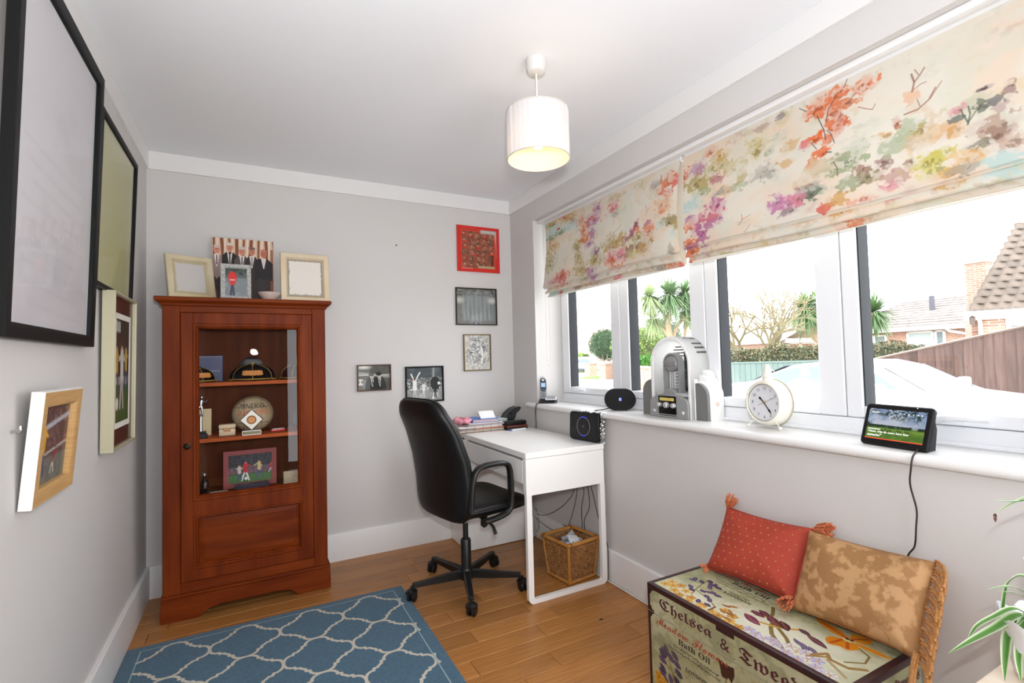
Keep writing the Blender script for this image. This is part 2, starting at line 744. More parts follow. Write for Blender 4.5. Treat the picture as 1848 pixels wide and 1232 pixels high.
# knots in two planks near the desk
k_mb = MB()
kn = MB().ball((0, 0, 0), (0.011, 0.007, 0.0006), 14, 6).build('plank_knot', mat('knot_dark', (52, 28, 14), rough=0.6), fl)
kn.location = (1.93, -1.372, 0.0003)

struct('wall_back', 'pale grey back wall with five small frames', 'wall', MB().box(-0.15, W + 0.35, 0.0, 0.15, -0.06, H + 0.06), M_WALL)
struct('wall_left', 'pale grey left wall hung with four picture frames', 'wall', MB().box(-0.15, 0.0, D0, 0.0, -0.06, H + 0.06), M_WALL)
# right wall with the window opening
OY0, OY1, OZ0, OZ1, WX = -2.93, -0.336, 0.905, 2.174, 2.56
wr = MB()
wr.box(W, WX, D0, OY0, -0.06, H + 0.06)
wr.box(W, WX, OY1, 0.0, -0.06, H + 0.06)
wr.box(W, WX, OY0, OY1, -0.06, OZ0)
wr.box(W, WX, OY0, OY1, OZ1, H + 0.06)
struct('wall_right', 'pale grey window wall above the trunk and desk', 'wall', wr, M_WALL)
# rear wall behind the camera; its opening is added to let sky light in
DX0, DX1, DZ1 = 0.90, 2.10, 2.08
wf = MB()
wf.box(-0.15, DX0, D0 - 0.15, D0, -0.06, H + 0.06)
wf.box(DX1, W + 0.35, D0 - 0.15, D0, -0.06, H + 0.06)
wf.box(DX0, DX1, D0 - 0.15, D0, DZ1, H + 0.06)
struct('wall_rear', 'plain rear wall behind the camera with added opening for sky light', 'wall', wf, mat('rear_wall_paint', (128, 124, 122), rough=0.8))
struct('ceiling', 'smooth white ceiling with the pendant lamp', 'ceiling', MB().box(-0.15, W + 0.35, D0 - 0.15, 0.15, H, H + 0.12), M_CEIL)

# flat white bands under the ceiling, and skirting boards
tb, th_ = 0.0987, 0.012
struct('trim_1', 'white band along the top of the back wall', 'trim', MB().box(0.012, W - 0.012, -th_, 0, H - tb, H - 0.0005), M_TRIM)
struct('trim_2', 'white band along the top of the left wall', 'trim', MB().box(0, th_, D0, 0, H - tb, H - 0.0005), M_TRIM)
struct('trim_3', 'white band along the top of the window wall', 'trim', MB().box(W - th_, W, D0, 0, H - tb, H - 0.0005), M_TRIM)


def skirting(M, L):
    prof = [(0, 0), (0.018, 0), (0.018, 0.160), (0.0165, 0.1655), (0.013, 0.1685), (0, 0.1685)]
    mb = MB()
    V = [(0, d, z) for d, z in prof] + [(L, d, z) for d, z in prof]
    n = len(prof)
    Fc = [(i, (i + 1) % n, n + (i + 1) % n, n + i) for i in range(n)] + [tuple(range(n))[::-1], tuple(n + i for i in range(n))]
    return mb.add(V, [f[::-1] for f in Fc], M)


struct('baseboard_back', 'white skirting board along the back wall', 'baseboard', skirting(axes((0, 0, 0), (1, 0, 0), (0, -1, 0), (0, 0, 1)), W), M_TRIM)
struct('baseboard_left', 'white skirting board along the left wall', 'baseboard', skirting(axes((0, D0, 0), (0, 1, 0), (1, 0, 0), (0, 0, 1)), -D0 - 0.018), M_TRIM)
struct('baseboard_right', 'white skirting board along the window wall', 'baseboard', skirting(axes((W, -0.018, 0), (0, -1, 0), (-1, 0, 0), (0, 0, 1)), -D0 - 0.02), M_TRIM)

# ------------------------------------------------------------------ the window
win = tag(bpy.data.objects.new('window_1', None), 'white four-light window over the long white sill', 'window', kind='structure')
col.objects.link(win)
FX0, FX1, GX = 2.445, 2.515, 2.478          # frame faces and glass plane
ZB, ZT = 0.925, OZ1
SILLZ = 0.912


def vbar(mb, y0, y1, z0, z1, x0=FX0, x1=FX1, bev=0.004):
    mb.box(x0, x1, min(y0, y1), max(y0, y1), z0, z1, bev=bev)


f = MB()
vbar(f, OY1, -0.343, ZB, ZT); vbar(f, OY0 + 0.0, -2.863, ZB, ZT)
f.box(FX0 - 0.004, FX1, OY0, OY1, ZB - 0.012, 0.972, bev=0.004)
f.box(FX0, FX1, OY0, OY1, 2.13, ZT, bev=0.004)
f.box(FX0 - 0.02, FX0 - 0.003, OY0, OY1, SILLZ, 0.926, bev=0.004)     # little bead along the back of the sill
f.build('window_frame', M_UPVC, win)
# the gaps between neighbouring sashes sit at these y; each sash carries its own glass opening
SASH = [(-0.345, -0.966, -0.428, -0.884), (-0.970, -1.591, -1.045, -1.500), (-1.595, -2.214, -1.667, -2.121), (-2.218, -2.861, -2.274, -2.785)]
M_GASK = mat('dark_gasket', (46, 49, 53), rough=0.6, spec=.2)
for i, (a, b, ga, gb) in enumerate(SASH):
    s_ = MB()
    z0, z1, g0, g1 = 0.975, 2.128, 1.016, 2.08
    x0 = FX0 - 0.006
    s_.box(x0, FX1, ga, a, z0, z1, bev=0.004)
    s_.box(x0, FX1, b, gb, z0, z1, bev=0.004)
    s_.box(x0, FX1, gb, ga, z0, g0, bev=0.004)
    s_.box(x0, FX1, gb, ga, g1, z1, bev=0.004)
    so = s_.build('sash', M_UPVC, win)
    g = MB()
    w_ = 0.005
    g.box(x0 + 0.008, FX1 - 0.004, ga - w_, ga + 0.002, g0, g1); g.box(GX - 0.006, FX1 - 0.004, gb - 0.002, gb + w_, g0, g1)
    g.build('gasket', M_GASK, so)
    MB().box(GX, GX + 0.003, gb, ga, g0, g1).build('pane', GLASS, so, smooth=0)
    if i in (0, 3):
        hy = (-0.50, -2.50)[i == 3]
        if i == 0: hy = -0.52
        h = MB()
        hz = 0.990
        # low lever handle lying along the bottom rail: rose, neck, lever
        h.box(x0 - 0.012, x0 + 0.002, hy - 0.055, hy + 0.015, hz - 0.012, hz + 0.014, bev=0.005, seg=2)
        h.tube([(x0 - 0.014, hy, hz), (x0 - 0.030, hy, hz + 0.004), (x0 - 0.036, hy - 0.02, hz + 0.010), (x0 - 0.036, hy - 0.07, hz + 0.013), (x0 - 0.034, hy - 0.125, hz + 0.012)], [0.009, 0.009, 0.0095, 0.008, 0.006], n=10)
        h.build('window_handle', M_UPVC, so)
# sill board: rounded nose, a little ear past the opening at its left end
sl = MB()
prof = [(0, 0), (0.0, -0.030), (0.004, -0.033), (0.012, -0.033), (0.012, -0.033)]
n_ = 8
nose = [(W - 0.040 + 0.0165 - 0.0165 * math.cos(PI * (k / n_ - 0.5)) , 0.912 - 0.0165 + 0.0165 * math.sin(PI * (k / n_ - 0.5))) for k in range(n_ + 1)]
poly = nose + [(W + 0.005, 0.912), (W + 0.005, 0.879)]
V0 = [(x, -0.235, z) for x, z in poly]; V1 = [(x, -3.03, z) for x, z in poly]
n2 = len(poly)
sl.add(V0 + V1, [(i, (i + 1) % n2, n2 + (i + 1) % n2, n2 + i) for i in range(n2)] + [tuple(range(n2))[::-1], tuple(n2 + i for i in range(n2))])
sl.box(W + 0.004, FX0 + 0.02, OY0, OY1, 0.8805, 0.912)
so = sl.build('trim_4', M_TRIM, None, recalc=True)
tag(so, 'long white window sill with a rounded front edge', 'window sill', kind='structure')
# ================================================================== PICTURES ON THE WALLS
M_BLACKF = mat('black_satin_frame', (14, 14, 15), rough=0.5, spec=.2)
M_GLAZE = glass_mat('picture_glazing', rough=0.02, refl=0.35)


def picture_frame(name, label, M, w, h, bar, depth, m_frame, canvas, m_face=None, mat_w=0.0, m_mat=None, glaze=True, inset=0.006, round_=0.002, cat='picture', group=None, back=None, lip=None):
    """M: centre of the BACK plane, local x right, y up, z out of the wall"""
    t = thing(name, label, cat, M=M, group=group)
    f = MB()
    hw, hh = w / 2, h / 2

    # mitred rails: outer rectangle, inner rectangle, swept profile
    prof = [(0, 0), (0, depth - round_), (round_, depth), (bar * 0.75, depth), (bar, depth - (lip if lip is not None else 0.004)), (bar, 0.001)]
    ring = []
    for (ins, z) in prof:
        ring.append([(-hw + ins, -hh + ins, z), (hw - ins, -hh + ins, z), (hw - ins, hh - ins, z), (-hw + ins, hh - ins, z)])
    V = [p for r in ring for p in r]
    Fc = []
    mi = []
    for i in range(len(prof) - 1):
        for k in range(4):
            k2 = (k + 1) % 4
            Fc.append((i * 4 + k, i * 4 + k2, (i + 1) * 4 + k2, (i + 1) * 4 + k))
            mi.append(1 if (m_face and i >= 2) else 0)
    f.v = V; f.f = Fc; f.mi = mi
    f.build('frame', [m_frame, m_face] if m_face else m_frame, t, smooth=25)
    b = MB(); b.box(-hw + 0.004, hw - 0.004, -hh + 0.004, hh - 0.004, 0.0, 0.004)
    b.build('backing_board', mat('backing_card', (120, 100, 78), rough=0.9), t, smooth=0)
    zp = max(0.006, depth - inset - 0.006)
    iw, ih = w - 2 * bar + 0.004, h - 2 * bar + 0.004
    if mat_w:
        mm = MB()
        a, c = iw / 2, ih / 2
        q = mat_w if isinstance(mat_w, tuple) else (mat_w, mat_w)
        mm.box(-a, a, c - q[1], c, zp, zp + 0.002); mm.box(-a, a, -c, -c + q[1], zp, zp + 0.002)
        mm.box(-a, -a + q[0], -c + q[1], c - q[1], zp, zp + 0.002); mm.box(a - q[0], a, -c + q[1], c - q[1], zp, zp + 0.002)
        mm.build('mount', m_mat, t, smooth=0)
        iw, ih = iw - 2 * q[0] + .002, ih - 2 * q[1] + .002
    canvas.mesh('print', flat(T(0, 0, zp - 0.0005), iw, ih), PRINT, t)
    if glaze:
        g = MB(); a, c = (w - 2 * bar) / 2 + 0.001, (h - 2 * bar) / 2 + 0.001
        g.add([(-a, -c, zp + 0.0035), (a, -c, zp + 0.0035), (a, c, zp + 0.0035), (-a, c, zp + 0.0035)], [(0, 1, 2, 3)])
        g.build('glazing', M_GLAZE, t, smooth=0)
    return t


def person_sketch(c, x, y, h, top, legs, skin=(196, 150, 128), hair=(70, 50, 40), arms=((-.5, .2), (.5, .2)), lean=0.0, stride=.18):
    """a small printed figure: h = height, feet at y"""
    w = h * .13
    hx = x + lean * h
    hip = (x, y - h * .48)
    sh = (hx * .8 + x * .2, y - h * .82)
    c.line([hip, (x - stride * h * .6, y - h * .24), (x - stride * h, y)], w * .62, legs)
    c.line([hip, (x + stride * h * .5, y - h * .24), (x + stride * h * .9, y)], w * .62, legs)
    c.line([hip, sh], w * 1.5, top)
    for (ax, ay) in arms:
        c.line([(sh[0], sh[1]), (sh[0] + ax * h * .35, sh[1] + ay * h * .5)], w * .5, top)
    c.ell(hx, y - h * .93, h * .055, h * .068, skin)
    c.ell(hx, y - h * .965, h * .06, h * .04, hair)


def crowd(c, x0, y0, x1, y1, cols, n, r, seed):
    q = random.Random(seed)
    for _ in range(n):
        c.ell(q.uniform(x0, x1), q.uniform(y0, y1), r * q.uniform(.6, 1.3), r * q.uniform(.6, 1.3), q.choice(cols), a=q.uniform(.4, .9))


# --- large black frame, its print faded to blank grey
cv = Cv(0.60, 0.86, 70, (203, 200, 204))
cv.blend(np.clip((cv.noise((4, 6), 3) - .5) * 2.4, 0, 1) * .45, (178, 175, 180))
for k in range(9):
    yy = .40 + .05 * k
    cv.line([(.06 + .03 * (k % 3), yy), (.30, yy + .012), (.52 - .04 * (k % 2), yy + .018)], .010, (186, 182, 186), .35)
cv.rect(0, 0, .60, .012, (226, 228, 230)); cv.rect(.588, 0, .60, .86, (214, 222, 226))


def wall_left_M(yc, zc, x_bot, x_top, h):
    """hung on the left wall with the top tilted out"""
    up = Vector((x_top - x_bot, 0, math.sqrt(max(1e-6, h * h - (x_top - x_bot) ** 2)))).normalized()
    xr = Vector((0, 1, 0))
    z = xr.cross(up)
    return axes(((x_bot + x_top) / 2, yc, zc), xr, up, z)


# left-wall frames: local x runs towards the back wall; z points into the room
picture_frame('picture_frame', 'large black framed picture, its sheet blank grey, highest and nearest on the left wall',
              wall_left_M(-1.4535, 1.762, 0.004, 0.030, 0.935), 0.687, 0.935, 0.036, 0.024, M_BLACKF, cv, inset=0.008)
cv = Cv(0.55, 0.6, 60, (178, 176, 132))
cv.blend(np.clip(1 - np.hypot((cv.X - .30) / .23, (cv.Y - .36) / .27), 0, 1) * .9, (171, 168, 110))
cv.blend(np.clip((cv.X - .47) * 9, 0, .7), (206, 205, 190)); cv.blend(np.clip((.1 - cv.Y) * 7, 0, .6), (200, 199, 176))
picture_frame('picture_frame', 'black framed picture with a plain olive yellow sheet near the corner',
              wall_left_M(-0.787, 1.831, 0.004, 0.024, 0.637), 0.592, 0.637, 0.020, 0.022, M_BLACKF, cv, inset=0.006)
# --- deep silver box frame with a player
cv = Cv(0.24, 0.42, 48, (52, 44, 38))
cv.blend(cv.noise((6, 8), 5), (78, 66, 52)); cv.rect(0, .26, .24, .42, (70, 92, 44)); cv.rect(0, .235, .24, .268, (168, 166, 160))
cv.rect(0.0, .01, .10, .055, (176, 184, 176))
person_sketch(cv, .13, .36, .27, (214, 208, 202), (196, 186, 180), stride=.10)
person_sketch(cv, .045, .30, .20, (196, 160, 70), (60, 70, 110)); person_sketch(cv, .20, .29, .19, (200, 170, 80), (60, 70, 110))
cv.ell(.055, .345, .02, .026, (232, 230, 226))
M_BROWNM = mat('mahogany_mount', (74, 34, 24), rough=0.5)
M_SILV = mat('pale_silver_frame', (186, 180, 152), rough=0.4, metal=0.2)
t3 = picture_frame('picture_frame', 'deep silver box frame with a footballer photo on a brown mount, left wall',
                   wall_left_M(-0.742, 1.211, 0.006, 0.012, 0.607), 0.388, 0.607, 0.012, 0.040, M_SILV, cv, mat_w=(0.062, 0.088), m_mat=M_BROWNM, inset=0.010)
m_ = MB()
for (x0, x1, y0, y1) in ((-.131, .131, .204, .226), (-.131, .131, -.226, -.204), (-.131, -.114, -.204, .204), (.114, .131, -.204, .204)):
    m_.box(x0, x1, y0, y1, 0.0265, 0.0282)
m_.build('inner_mount', mat('ivory_card', (226, 222, 212), rough=0.7), t3, smooth=0)
# --- small white box frame with an oak face
cv = Cv(0.2, 0.19, 54, (92, 58, 54))
crowd(cv, 0, 0, .2, .10, [(120, 66, 62), (70, 44, 46), (150, 110, 100), (60, 60, 84), (170, 150, 140)], 260, .0035, 3)
cv.rect(0, .125, .2, .19, (104, 104, 96)); cv.line([(0, .062), (.2, .03)], .012, (176, 178, 188)); cv.line([(0, .125), (.2, .10)], .006, (186, 186, 186))
cv.blend(np.clip((cv.noise((9, 5), 8) - .45) * 3, 0, .5) * (cv.Y > .13), (130, 128, 116))
person_sketch(cv, .045, .165, .125, (222, 164, 36), (58, 66, 120), stride=.1); person_sketch(cv, .022, .15, .11, (216, 170, 50), (120, 40, 60), stride=.06)
person_sketch(cv, .115, .168, .062, (150, 44, 40), (222, 220, 214), lean=.2)
M_WHITEF = mat('white_painted_frame', (236, 235, 233), rough=0.4)
M_OAKF = mat('light_oak_face', (206, 166, 110), rough=0.45, rgb2=(190, 148, 92), vscale=4, vstretch=(3, 40, 3))
t4 = picture_frame('picture_frame', 'small white box frame with oak face and football photo, lowest on left wall',
                   wall_left_M(-1.494, 1.024, 0.004, 0.028, 0.286), 0.306, 0.286, 0.040, 0.026, M_WHITEF, cv, m_face=M_OAKF, inset=0.010)
hk = MB()
hk.tube([(0.0005, -1.672, 1.075), (0.012, -1.672, 1.075), (0.016, -1.672, 1.080), (0.016, -1.672, 1.088)], 0.004, n=8)
tag(hk.build('wall_hook', mat('chrome', (200, 200, 200), rough=0.2, metal=1.0)), 'little chrome hook beside the white and oak frame', 'hook')

# ------------------------------------------------------------------ back wall
BW = lambda x, z: axes((x, -0.0006, z), (1, 0, 0), (0, 0, 1), (0, -1, 0))
M_RED = mat('red_frame_lacquer', (206, 30, 22), rough=0.3, coat=0.4)
cv = Cv(0.29, 0.29, 96, (206, 56, 34))
sub = (cv.X > .02) & (cv.X < .27) & (cv.Y > .018) & (cv.Y < .275)
cv.blend(sub * 1.0, (150, 92, 70)); cv.blend(sub * np.clip((cv.noise((22, 26), 2) - .42) * 4, 0, 1) * .8, (188, 62, 44)); cv.blend(sub * np.clip((cv.noise((26, 20), 9) - .55) * 6, 0, 1), (92, 66, 52))
q = random.Random(4)
for r in range(6):
    for k in range(5):
        x, y = .04 + .05 * k + q.uniform(-.012, .012), .035 + .043 * r + q.uniform(-.006, .006)
        cv.ell(x + q.uniform(-.004, .004), y + .016, .020, .010, q.choice([(196, 52, 40), (170, 110, 84), (120, 84, 66)]), a=.8, soft=3)
        cv.ell(x, y, q.uniform(.007, .010), .010, q.choice([(202, 158, 104), (186, 136, 96), (214, 176, 130)]), a=.9, soft=2); cv.ell(x, y - .008, .009, .005, (92, 60, 40), a=.8, soft=2)
cv.blend(sub * np.clip((cv.noise((34, 36), 19) - .55) * 8, 0, .7), (84, 56, 44))
cv.blend((np.clip((cv.X - .155) * 60, 0, 1) * np.clip((.034 - cv.Y) * 80, 0, 1)), (190, 186, 180)); cv.blend(np.clip((cv.X - .258 - .02 * np.sin(cv.Y * 9)) * 60, 0, 1) * (cv.Y < .2), (186, 184, 180))
cv.rect(.14, .262, .27, .278, (176, 164, 130)); cv.rect(.245, .18, .262, .26, (110, 30, 22)); cv.line([(.02, .283), (.10, .283)], .004, (236, 190, 176))
picture_frame('picture_frame', 'square red framed picture packed with faces, topmost on the back wall', BW(1.961, 2.016), 0.332, 0.33, 0.020, 0.018, M_RED, cv)
M_THINB = mat('dark_bronze_frame', (58, 50, 38), rough=0.35, metal=0.4)
cv = Cv(0.3, 0.25, 80, (108, 110, 108))
cv.blend(cv.noise((9, 9), 12), (136, 138, 134)); cv.rect(0, 0, .3, .05, (92, 92, 88))
crowd(cv, 0, 0, .3, .045, [(60, 60, 58), (150, 150, 146), (120, 120, 116)], 90, .007, 2)
for k in range(7):
    x = .06 + .032 * k
    cv.ell(x, .11, .014, .07, (150, 158, 158), soft=9); cv.ell(x + .014, .18, .013, .06, (132, 140, 140), soft=9); cv.ell(x + .008 + .003 * (k % 2), .10 + .05 * (k % 2), .005, .055, (88, 92, 92), a=.6, soft=3); cv.ell(x - .004, .19, .003, .03, (196, 198, 196), a=.5, soft=2)
cv.ell(.02, .08, .03, .02, (190, 190, 180), soft=6); cv.ell(.27, .08, .03, .02, (196, 196, 188), soft=6); cv.rect(.0, .225, .3, .25, (120, 122, 120)); cv.rect(.12, .238, .17, .25, (54, 60, 84)); cv.rect(.135, .242, .155, .248, (210, 210, 214))
picture_frame('picture_frame', 'bronze framed landscape photo, blurred grey team, below the red picture', BW(1.937, 1.600), 0.322, 0.268, 0.009, 0.016, M_THINB, cv)
cv = Cv(0.2, 0.25, 70, (206, 202, 192))
n1, n2 = cv.noise((16, 18), 31), cv.noise((14, 20), 37)
msk = np.clip(1.25 - np.hypot((cv.X - .10) / .105, (cv.Y - .115) / .125), 0, 1)
cv.blend(np.clip((n1 - .42) * 6, 0, 1) * msk, (120, 122, 126)); cv.blend(np.clip((n2 - .56) * 9, 0, 1) * msk, (58, 62, 70)); cv.blend(np.clip((cv.noise((20, 26), 5) - .6) * 9, 0, 1) * msk, (236, 234, 228))
cv.line([(.06, .022), (.14, .022)], .006, (130, 128, 122)); cv.line([(.07, .09), (.17, .088)], .004, (90, 90, 92)); cv.line([(.135, .09), (.14, .16), (.13, .2)], .010, (228, 226, 220))
picture_frame('picture_frame', 'narrow framed pen drawing on cream paper, below the blurred team photo', BW(1.935, 1.270), 0.213, 0.262, 0.008, 0.016, mat('gilt_bronze_frame', (120, 104, 72), rough=0.35, metal=0.5), cv)
cv = Cv(0.2, 0.155, 80, (66, 66, 62))
cv.blend(cv.noise((7, 5), 3), (96, 96, 90)); cv.ell(.035, .01, .04, .012, (226, 226, 214), soft=6); cv.line([(0, .045), (.2, .075)], .016, (150, 150, 142)); cv.line([(0, .06), (.2, .062)], .008, (190, 190, 180))
cv.rect(.0, .09, .05, .155, (120, 120, 114)); cv.rect(0, .085, .03, .093, (224, 224, 218)); cv.rect(.0, .112, .03, .122, (222, 222, 216)); cv.rect(.01, .09, .018, .12, (224, 224, 216))
for x, h in ((.085, .068), (.132, .066)):
    cv.ell(x, .15, .042, .085, (28, 28, 28)); cv.ell(x, h, .014, .019, (184, 180, 168)); cv.ell(x - .004, h - .012, .018, .012, (96, 92, 84) if x < .1 else (34, 32, 30)); cv.poly([(x - .006, h + .02), (x + .010, h + .02), (x + .006, .14), (x - .002, .12)], (226, 224, 216)); cv.line([(x + .003, h + .024), (x + .004, .12)], .006, (50, 50, 50))
picture_frame('picture_frame', 'small wood framed photo of two people in dark suits, lowest left on the back wall', BW(1.203, 1.119), 0.217, 0.170, 0.008, 0.018, mat('walnut_edge_frame', (92, 62, 40), rough=0.4), cv)
cv = Cv(0.245, 0.225, 90, (96, 98, 98))
cv.rect(0, 0, .245, .075, (66, 74, 76)); cv.blend((cv.Y < .08) * np.clip((cv.noise((6, 5), 3) - .5) * 4, 0, 1), (92, 104, 108))
crowd(cv, 0, .07, .245, .13, [(180, 180, 178), (44, 44, 44), (120, 120, 118), (210, 210, 206)], 200, .005, 7)
cv.rect(0, .13, .245, .225, (150, 152, 150)); cv.blend((cv.Y > .13) * np.clip((cv.noise((20, 10), 6) - .5) * 4, 0, .6), (112, 114, 114)); crowd(cv, 0, .128, .245, .15, [(232, 232, 230), (40, 40, 40)], 40, .006, 9)
cv.line([(.185, .0), (.183, .07)], .010, (150, 150, 146))
person_sketch(cv, .055, .205, .135, (234, 234, 232), (190, 188, 184), arms=((-.5, -.75), (.75, -.9)), stride=.08); person_sketch(cv, .115, .20, .10, (226, 226, 224), (206, 204, 200), stride=.07)
person_sketch(cv, .195, .20, .14, (24, 24, 24), (30, 30, 30), stride=.07); cv.ell(.195, .11, .034, .045, (24, 24, 24)); cv.ell(.22, .11, .009, .011, (236, 236, 232)); cv.line([(.185, .175), (.18, .2)], .008, (220, 216, 208)); cv.line([(.205, .175), (.21, .2)], .008, (220, 216, 208))
cv.ell(.10, .195, .022, .02, (176, 176, 174)); cv.ell(.18, .207, .008, .008, (240, 240, 238))
picture_frame('picture_frame', 'black framed black and white match photo, partly hidden by the chair back', BW(1.540, 1.062), 0.268, 0.242, 0.010, 0.018, M_BLACKF, cv)
# the bare nail left in the back wall
nl = MB()
nl.cyl((1.36, 0.0, 1.995), (1.36, -0.012, 1.996), 0.0022, n=8); nl.cyl((1.36, -0.012, 1.996), (1.36, -0.014, 1.996), 0.0048, n=10)
tag(nl.build('nail', mat('dark_steel', (66, 62, 60), rough=0.4, metal=0.8)), 'bare nail in the middle of the back wall', 'nail')

# ================================================================== PENDANT LAMP
t = thing('pendant_lamp', 'white drum pendant lamp of wound thread hanging lit from the ceiling', 'lamp', (1.508, -1.62, 0))
M_SATW = mat('white_plastic', (210, 209, 207), rough=0.35)
MB().lathe([(0, H - 0.056), (0.024, H - 0.056), (0.034, H - 0.052), (0.0385, H - 0.042), (0.041, H - 0.0006), (0.0, H - 0.0006)], 32).build('ceiling_rose', M_SATW, t)
MB().cyl((0, 0, H - 0.05), (0, 0, 2.13), 0.0038, n=8).build('flex', mat('cream_flex', (228, 222, 204), rough=0.5), t)
Z0, Z1, RS = 2.000, 2.187, 0.1225
sh = MB()
# thread-wound drum: fine radial ripple, with a few thicker ribs
NS = 240
prof_z = [Z0 + (Z1 - Z0) * k / 8 for k in range(9)]


def shade_pt(u, v):
    a = 2 * PI * u
    r = RS + 0.0007 * math.sin(120 * a) + 0.0004 * math.sin(37 * a + 1)
    return (r * math.cos(a), r * math.sin(a), Z0 + (Z1 - Z0) * v)


sh.grid(shade_pt, 481, 5)
sh.build('shade', cloth_shade_mat('shade_thread', (214, 218, 228), (246, 242, 236), 0.34), t, smooth=80)
MB().lathe([(RS - 0.002, Z0 + 0.001), (RS - 0.002, Z1 - 0.001)], 64).build('shade_lining', cloth_shade_mat('shade_lining', (246, 230, 200), (252, 236, 214), 0.35), t, smooth=80)
for z in (Z0, Z1):
    MB().tube([(RS * math.cos(2 * PI * k / 64), RS * math.sin(2 * PI * k / 64), z) for k in range(64)], 0.0024, n=6, closed=True).build('rim_wire', mat('rim_grey', (196, 190, 182), rough=0.5), t)
for k in range(6):
    a = 2 * PI * k / 6 - 2.03
    rb = MB()
    rb.box(-0.0035, 0.0035, -0.0006, 0.0006, Z0, Z1, M=T((RS + .0012) * math.cos(a), (RS + .0012) * math.sin(a), 0) @ RZ(a + PI / 2))
    rb.build('rib', mat('rib_white', (232, 234, 240), rough=0.5), t)
sp = MB()
for k in range(3):
    a = 2 * PI * k / 3 + .3
    sp.tube([(0.02 * math.cos(a), 0.02 * math.sin(a), 2.152), (RS * math.cos(a), RS * math.sin(a), 2.152 + .0)], 0.002, n=6)
sp.tube([(0.021 * math.cos(2 * PI * k / 24), 0.021 * math.sin(2 * PI * k / 24), 2.152) for k in range(24)], 0.002, n=6, closed=True)
sp.build('shade_carrier', M_SATW, t)
MB().lathe([(0, 2.17), (0.010, 2.17), (0.017, 2.155), (0.018, 2.125), (0.0, 2.125)], 20).build('lamp_holder', M_SATW, t)
MB().lathe([(0, 2.042), (0.010, 2.0425), (0.0165, 2.047), (0.020, 2.056), (0.021, 2.07), (0.019, 2.09), (0.014, 2.112), (0.012, 2.128), (0, 2.128)], 24).build('bulb', mat('warm_bulb', (255, 240, 214), rough=0.3, emit=(255, 226, 178), estr=7.0), t)
pl_ = bpy.data.lights.new('bulb_light', 'POINT'); pl_.energy = 0.65; pl_.color = (1.0, 0.88, 0.68); pl_.shadow_soft_size = 0.02
po = bpy.data.objects.new('bulb_light', pl_); po.location = (1.508, -1.62, 2.035); col.objects.link(po)

# ================================================================== RUG
RX0, RX1, RY1, RY0 = 0.020, 1.212, -0.556, -2.36
M_RUG = mat('blue_rug_pile', (38, 82, 108), rough=0.95, rgb2=(60, 106, 130), vscale=90, vstretch=(1, 3.2, 1), bump=0.5, bscale=420, sheen=0.2, contrast=(.35, .68), vary=0.1)
rug = MB().box(RX0, RX1, RY0, RY1, 0.0005, 0.006, bev=0.002).build('rug', M_RUG)
tag(rug, 'flat woven blue rug with a cream trellis pattern in front of the cabinet', 'rug')
a_ = 0.137
edge = [(0, .137), (.020, .1345), (.036, .126), (.046, .112), (.047, .099), (.060, .096), (.061, .082), (.0725, .0725)]
edge = edge + [(y, x) for x, y in edge[::-1][1:]]
tile = edge + [(x, -y) for x, y in edge[::-1][1:]] + [(-x, -y) for x, y in edge[1:]] + [(-x, y) for x, y in edge[::-1][1:-1]]


def strip(mb, pts, w, z, closed=False, clip=None):
    """a flat mitred ribbon; clip cuts it at a rectangle"""
    n = len(pts)
    off = []
    for i in range(n):
        p = Vector(pts[i])
        a = Vector(pts[i - 1]) if (closed or i > 0) else None
        b = Vector(pts[(i + 1) % n]) if (closed or i < n - 1) else None
        d1 = (p - a).normalized() if a is not None else (b - p).normalized()
        d2 = (b - p).normalized() if b is not None else d1
        d = (d1 + d2).normalized()
        k = 1 / max(.6, d.dot(d1))
        off.append(Vector((-d.y, d.x)) * (w / 2 * k))
    for i in range(n if closed else n - 1):
        j = (i + 1) % n
        p, q_ = Vector(pts[i]), Vector(pts[j])
        m_ = (p + q_) / 2
        if clip and not (clip[0] <= m_.x <= clip[1] and clip[2] <= m_.y <= clip[3]): continue
        A, B_, C_, D_ = p + off[i], p - off[i], q_ - off[j], q_ + off[j]
        mb.add([(*A, z), (*B_, z), (*C_, z), (*D_, z)], [(0, 1, 2, 3)])


tr = MB()
BX0, BX1, BY1 = RX0 + .054, RX1 - .054, RY1 - .042
for i in range(-1, 6):
    for j in range(-1, 8):
        cx_, cy_ = 1.020 - .274 * i, -.733 - .274 * j
        strip(tr, [(cx_ + x, cy_ + y) for x, y in tile], .0125, (.0064 + .0004 * ((i + j) % 2)), True, (BX0 - .004, BX1 + .006, RY0 + .05, BY1 + .004))
tr.build('trellis_pattern', mat('cream_rug_pile', (206, 200, 186), rough=0.95, bump=0.4, bscale=420, vary=.12, vscale=200), rug, smooth=0)
br = MB()
strip(br, [(BX0, RY0 + .05), (BX0, BY1), (BX1, BY1), (BX1, RY0 + .05)], .005, .0070)
br.build('border_line', mat('pale_blue_pile', (150, 172, 180), rough=0.95), rug, smooth=0)
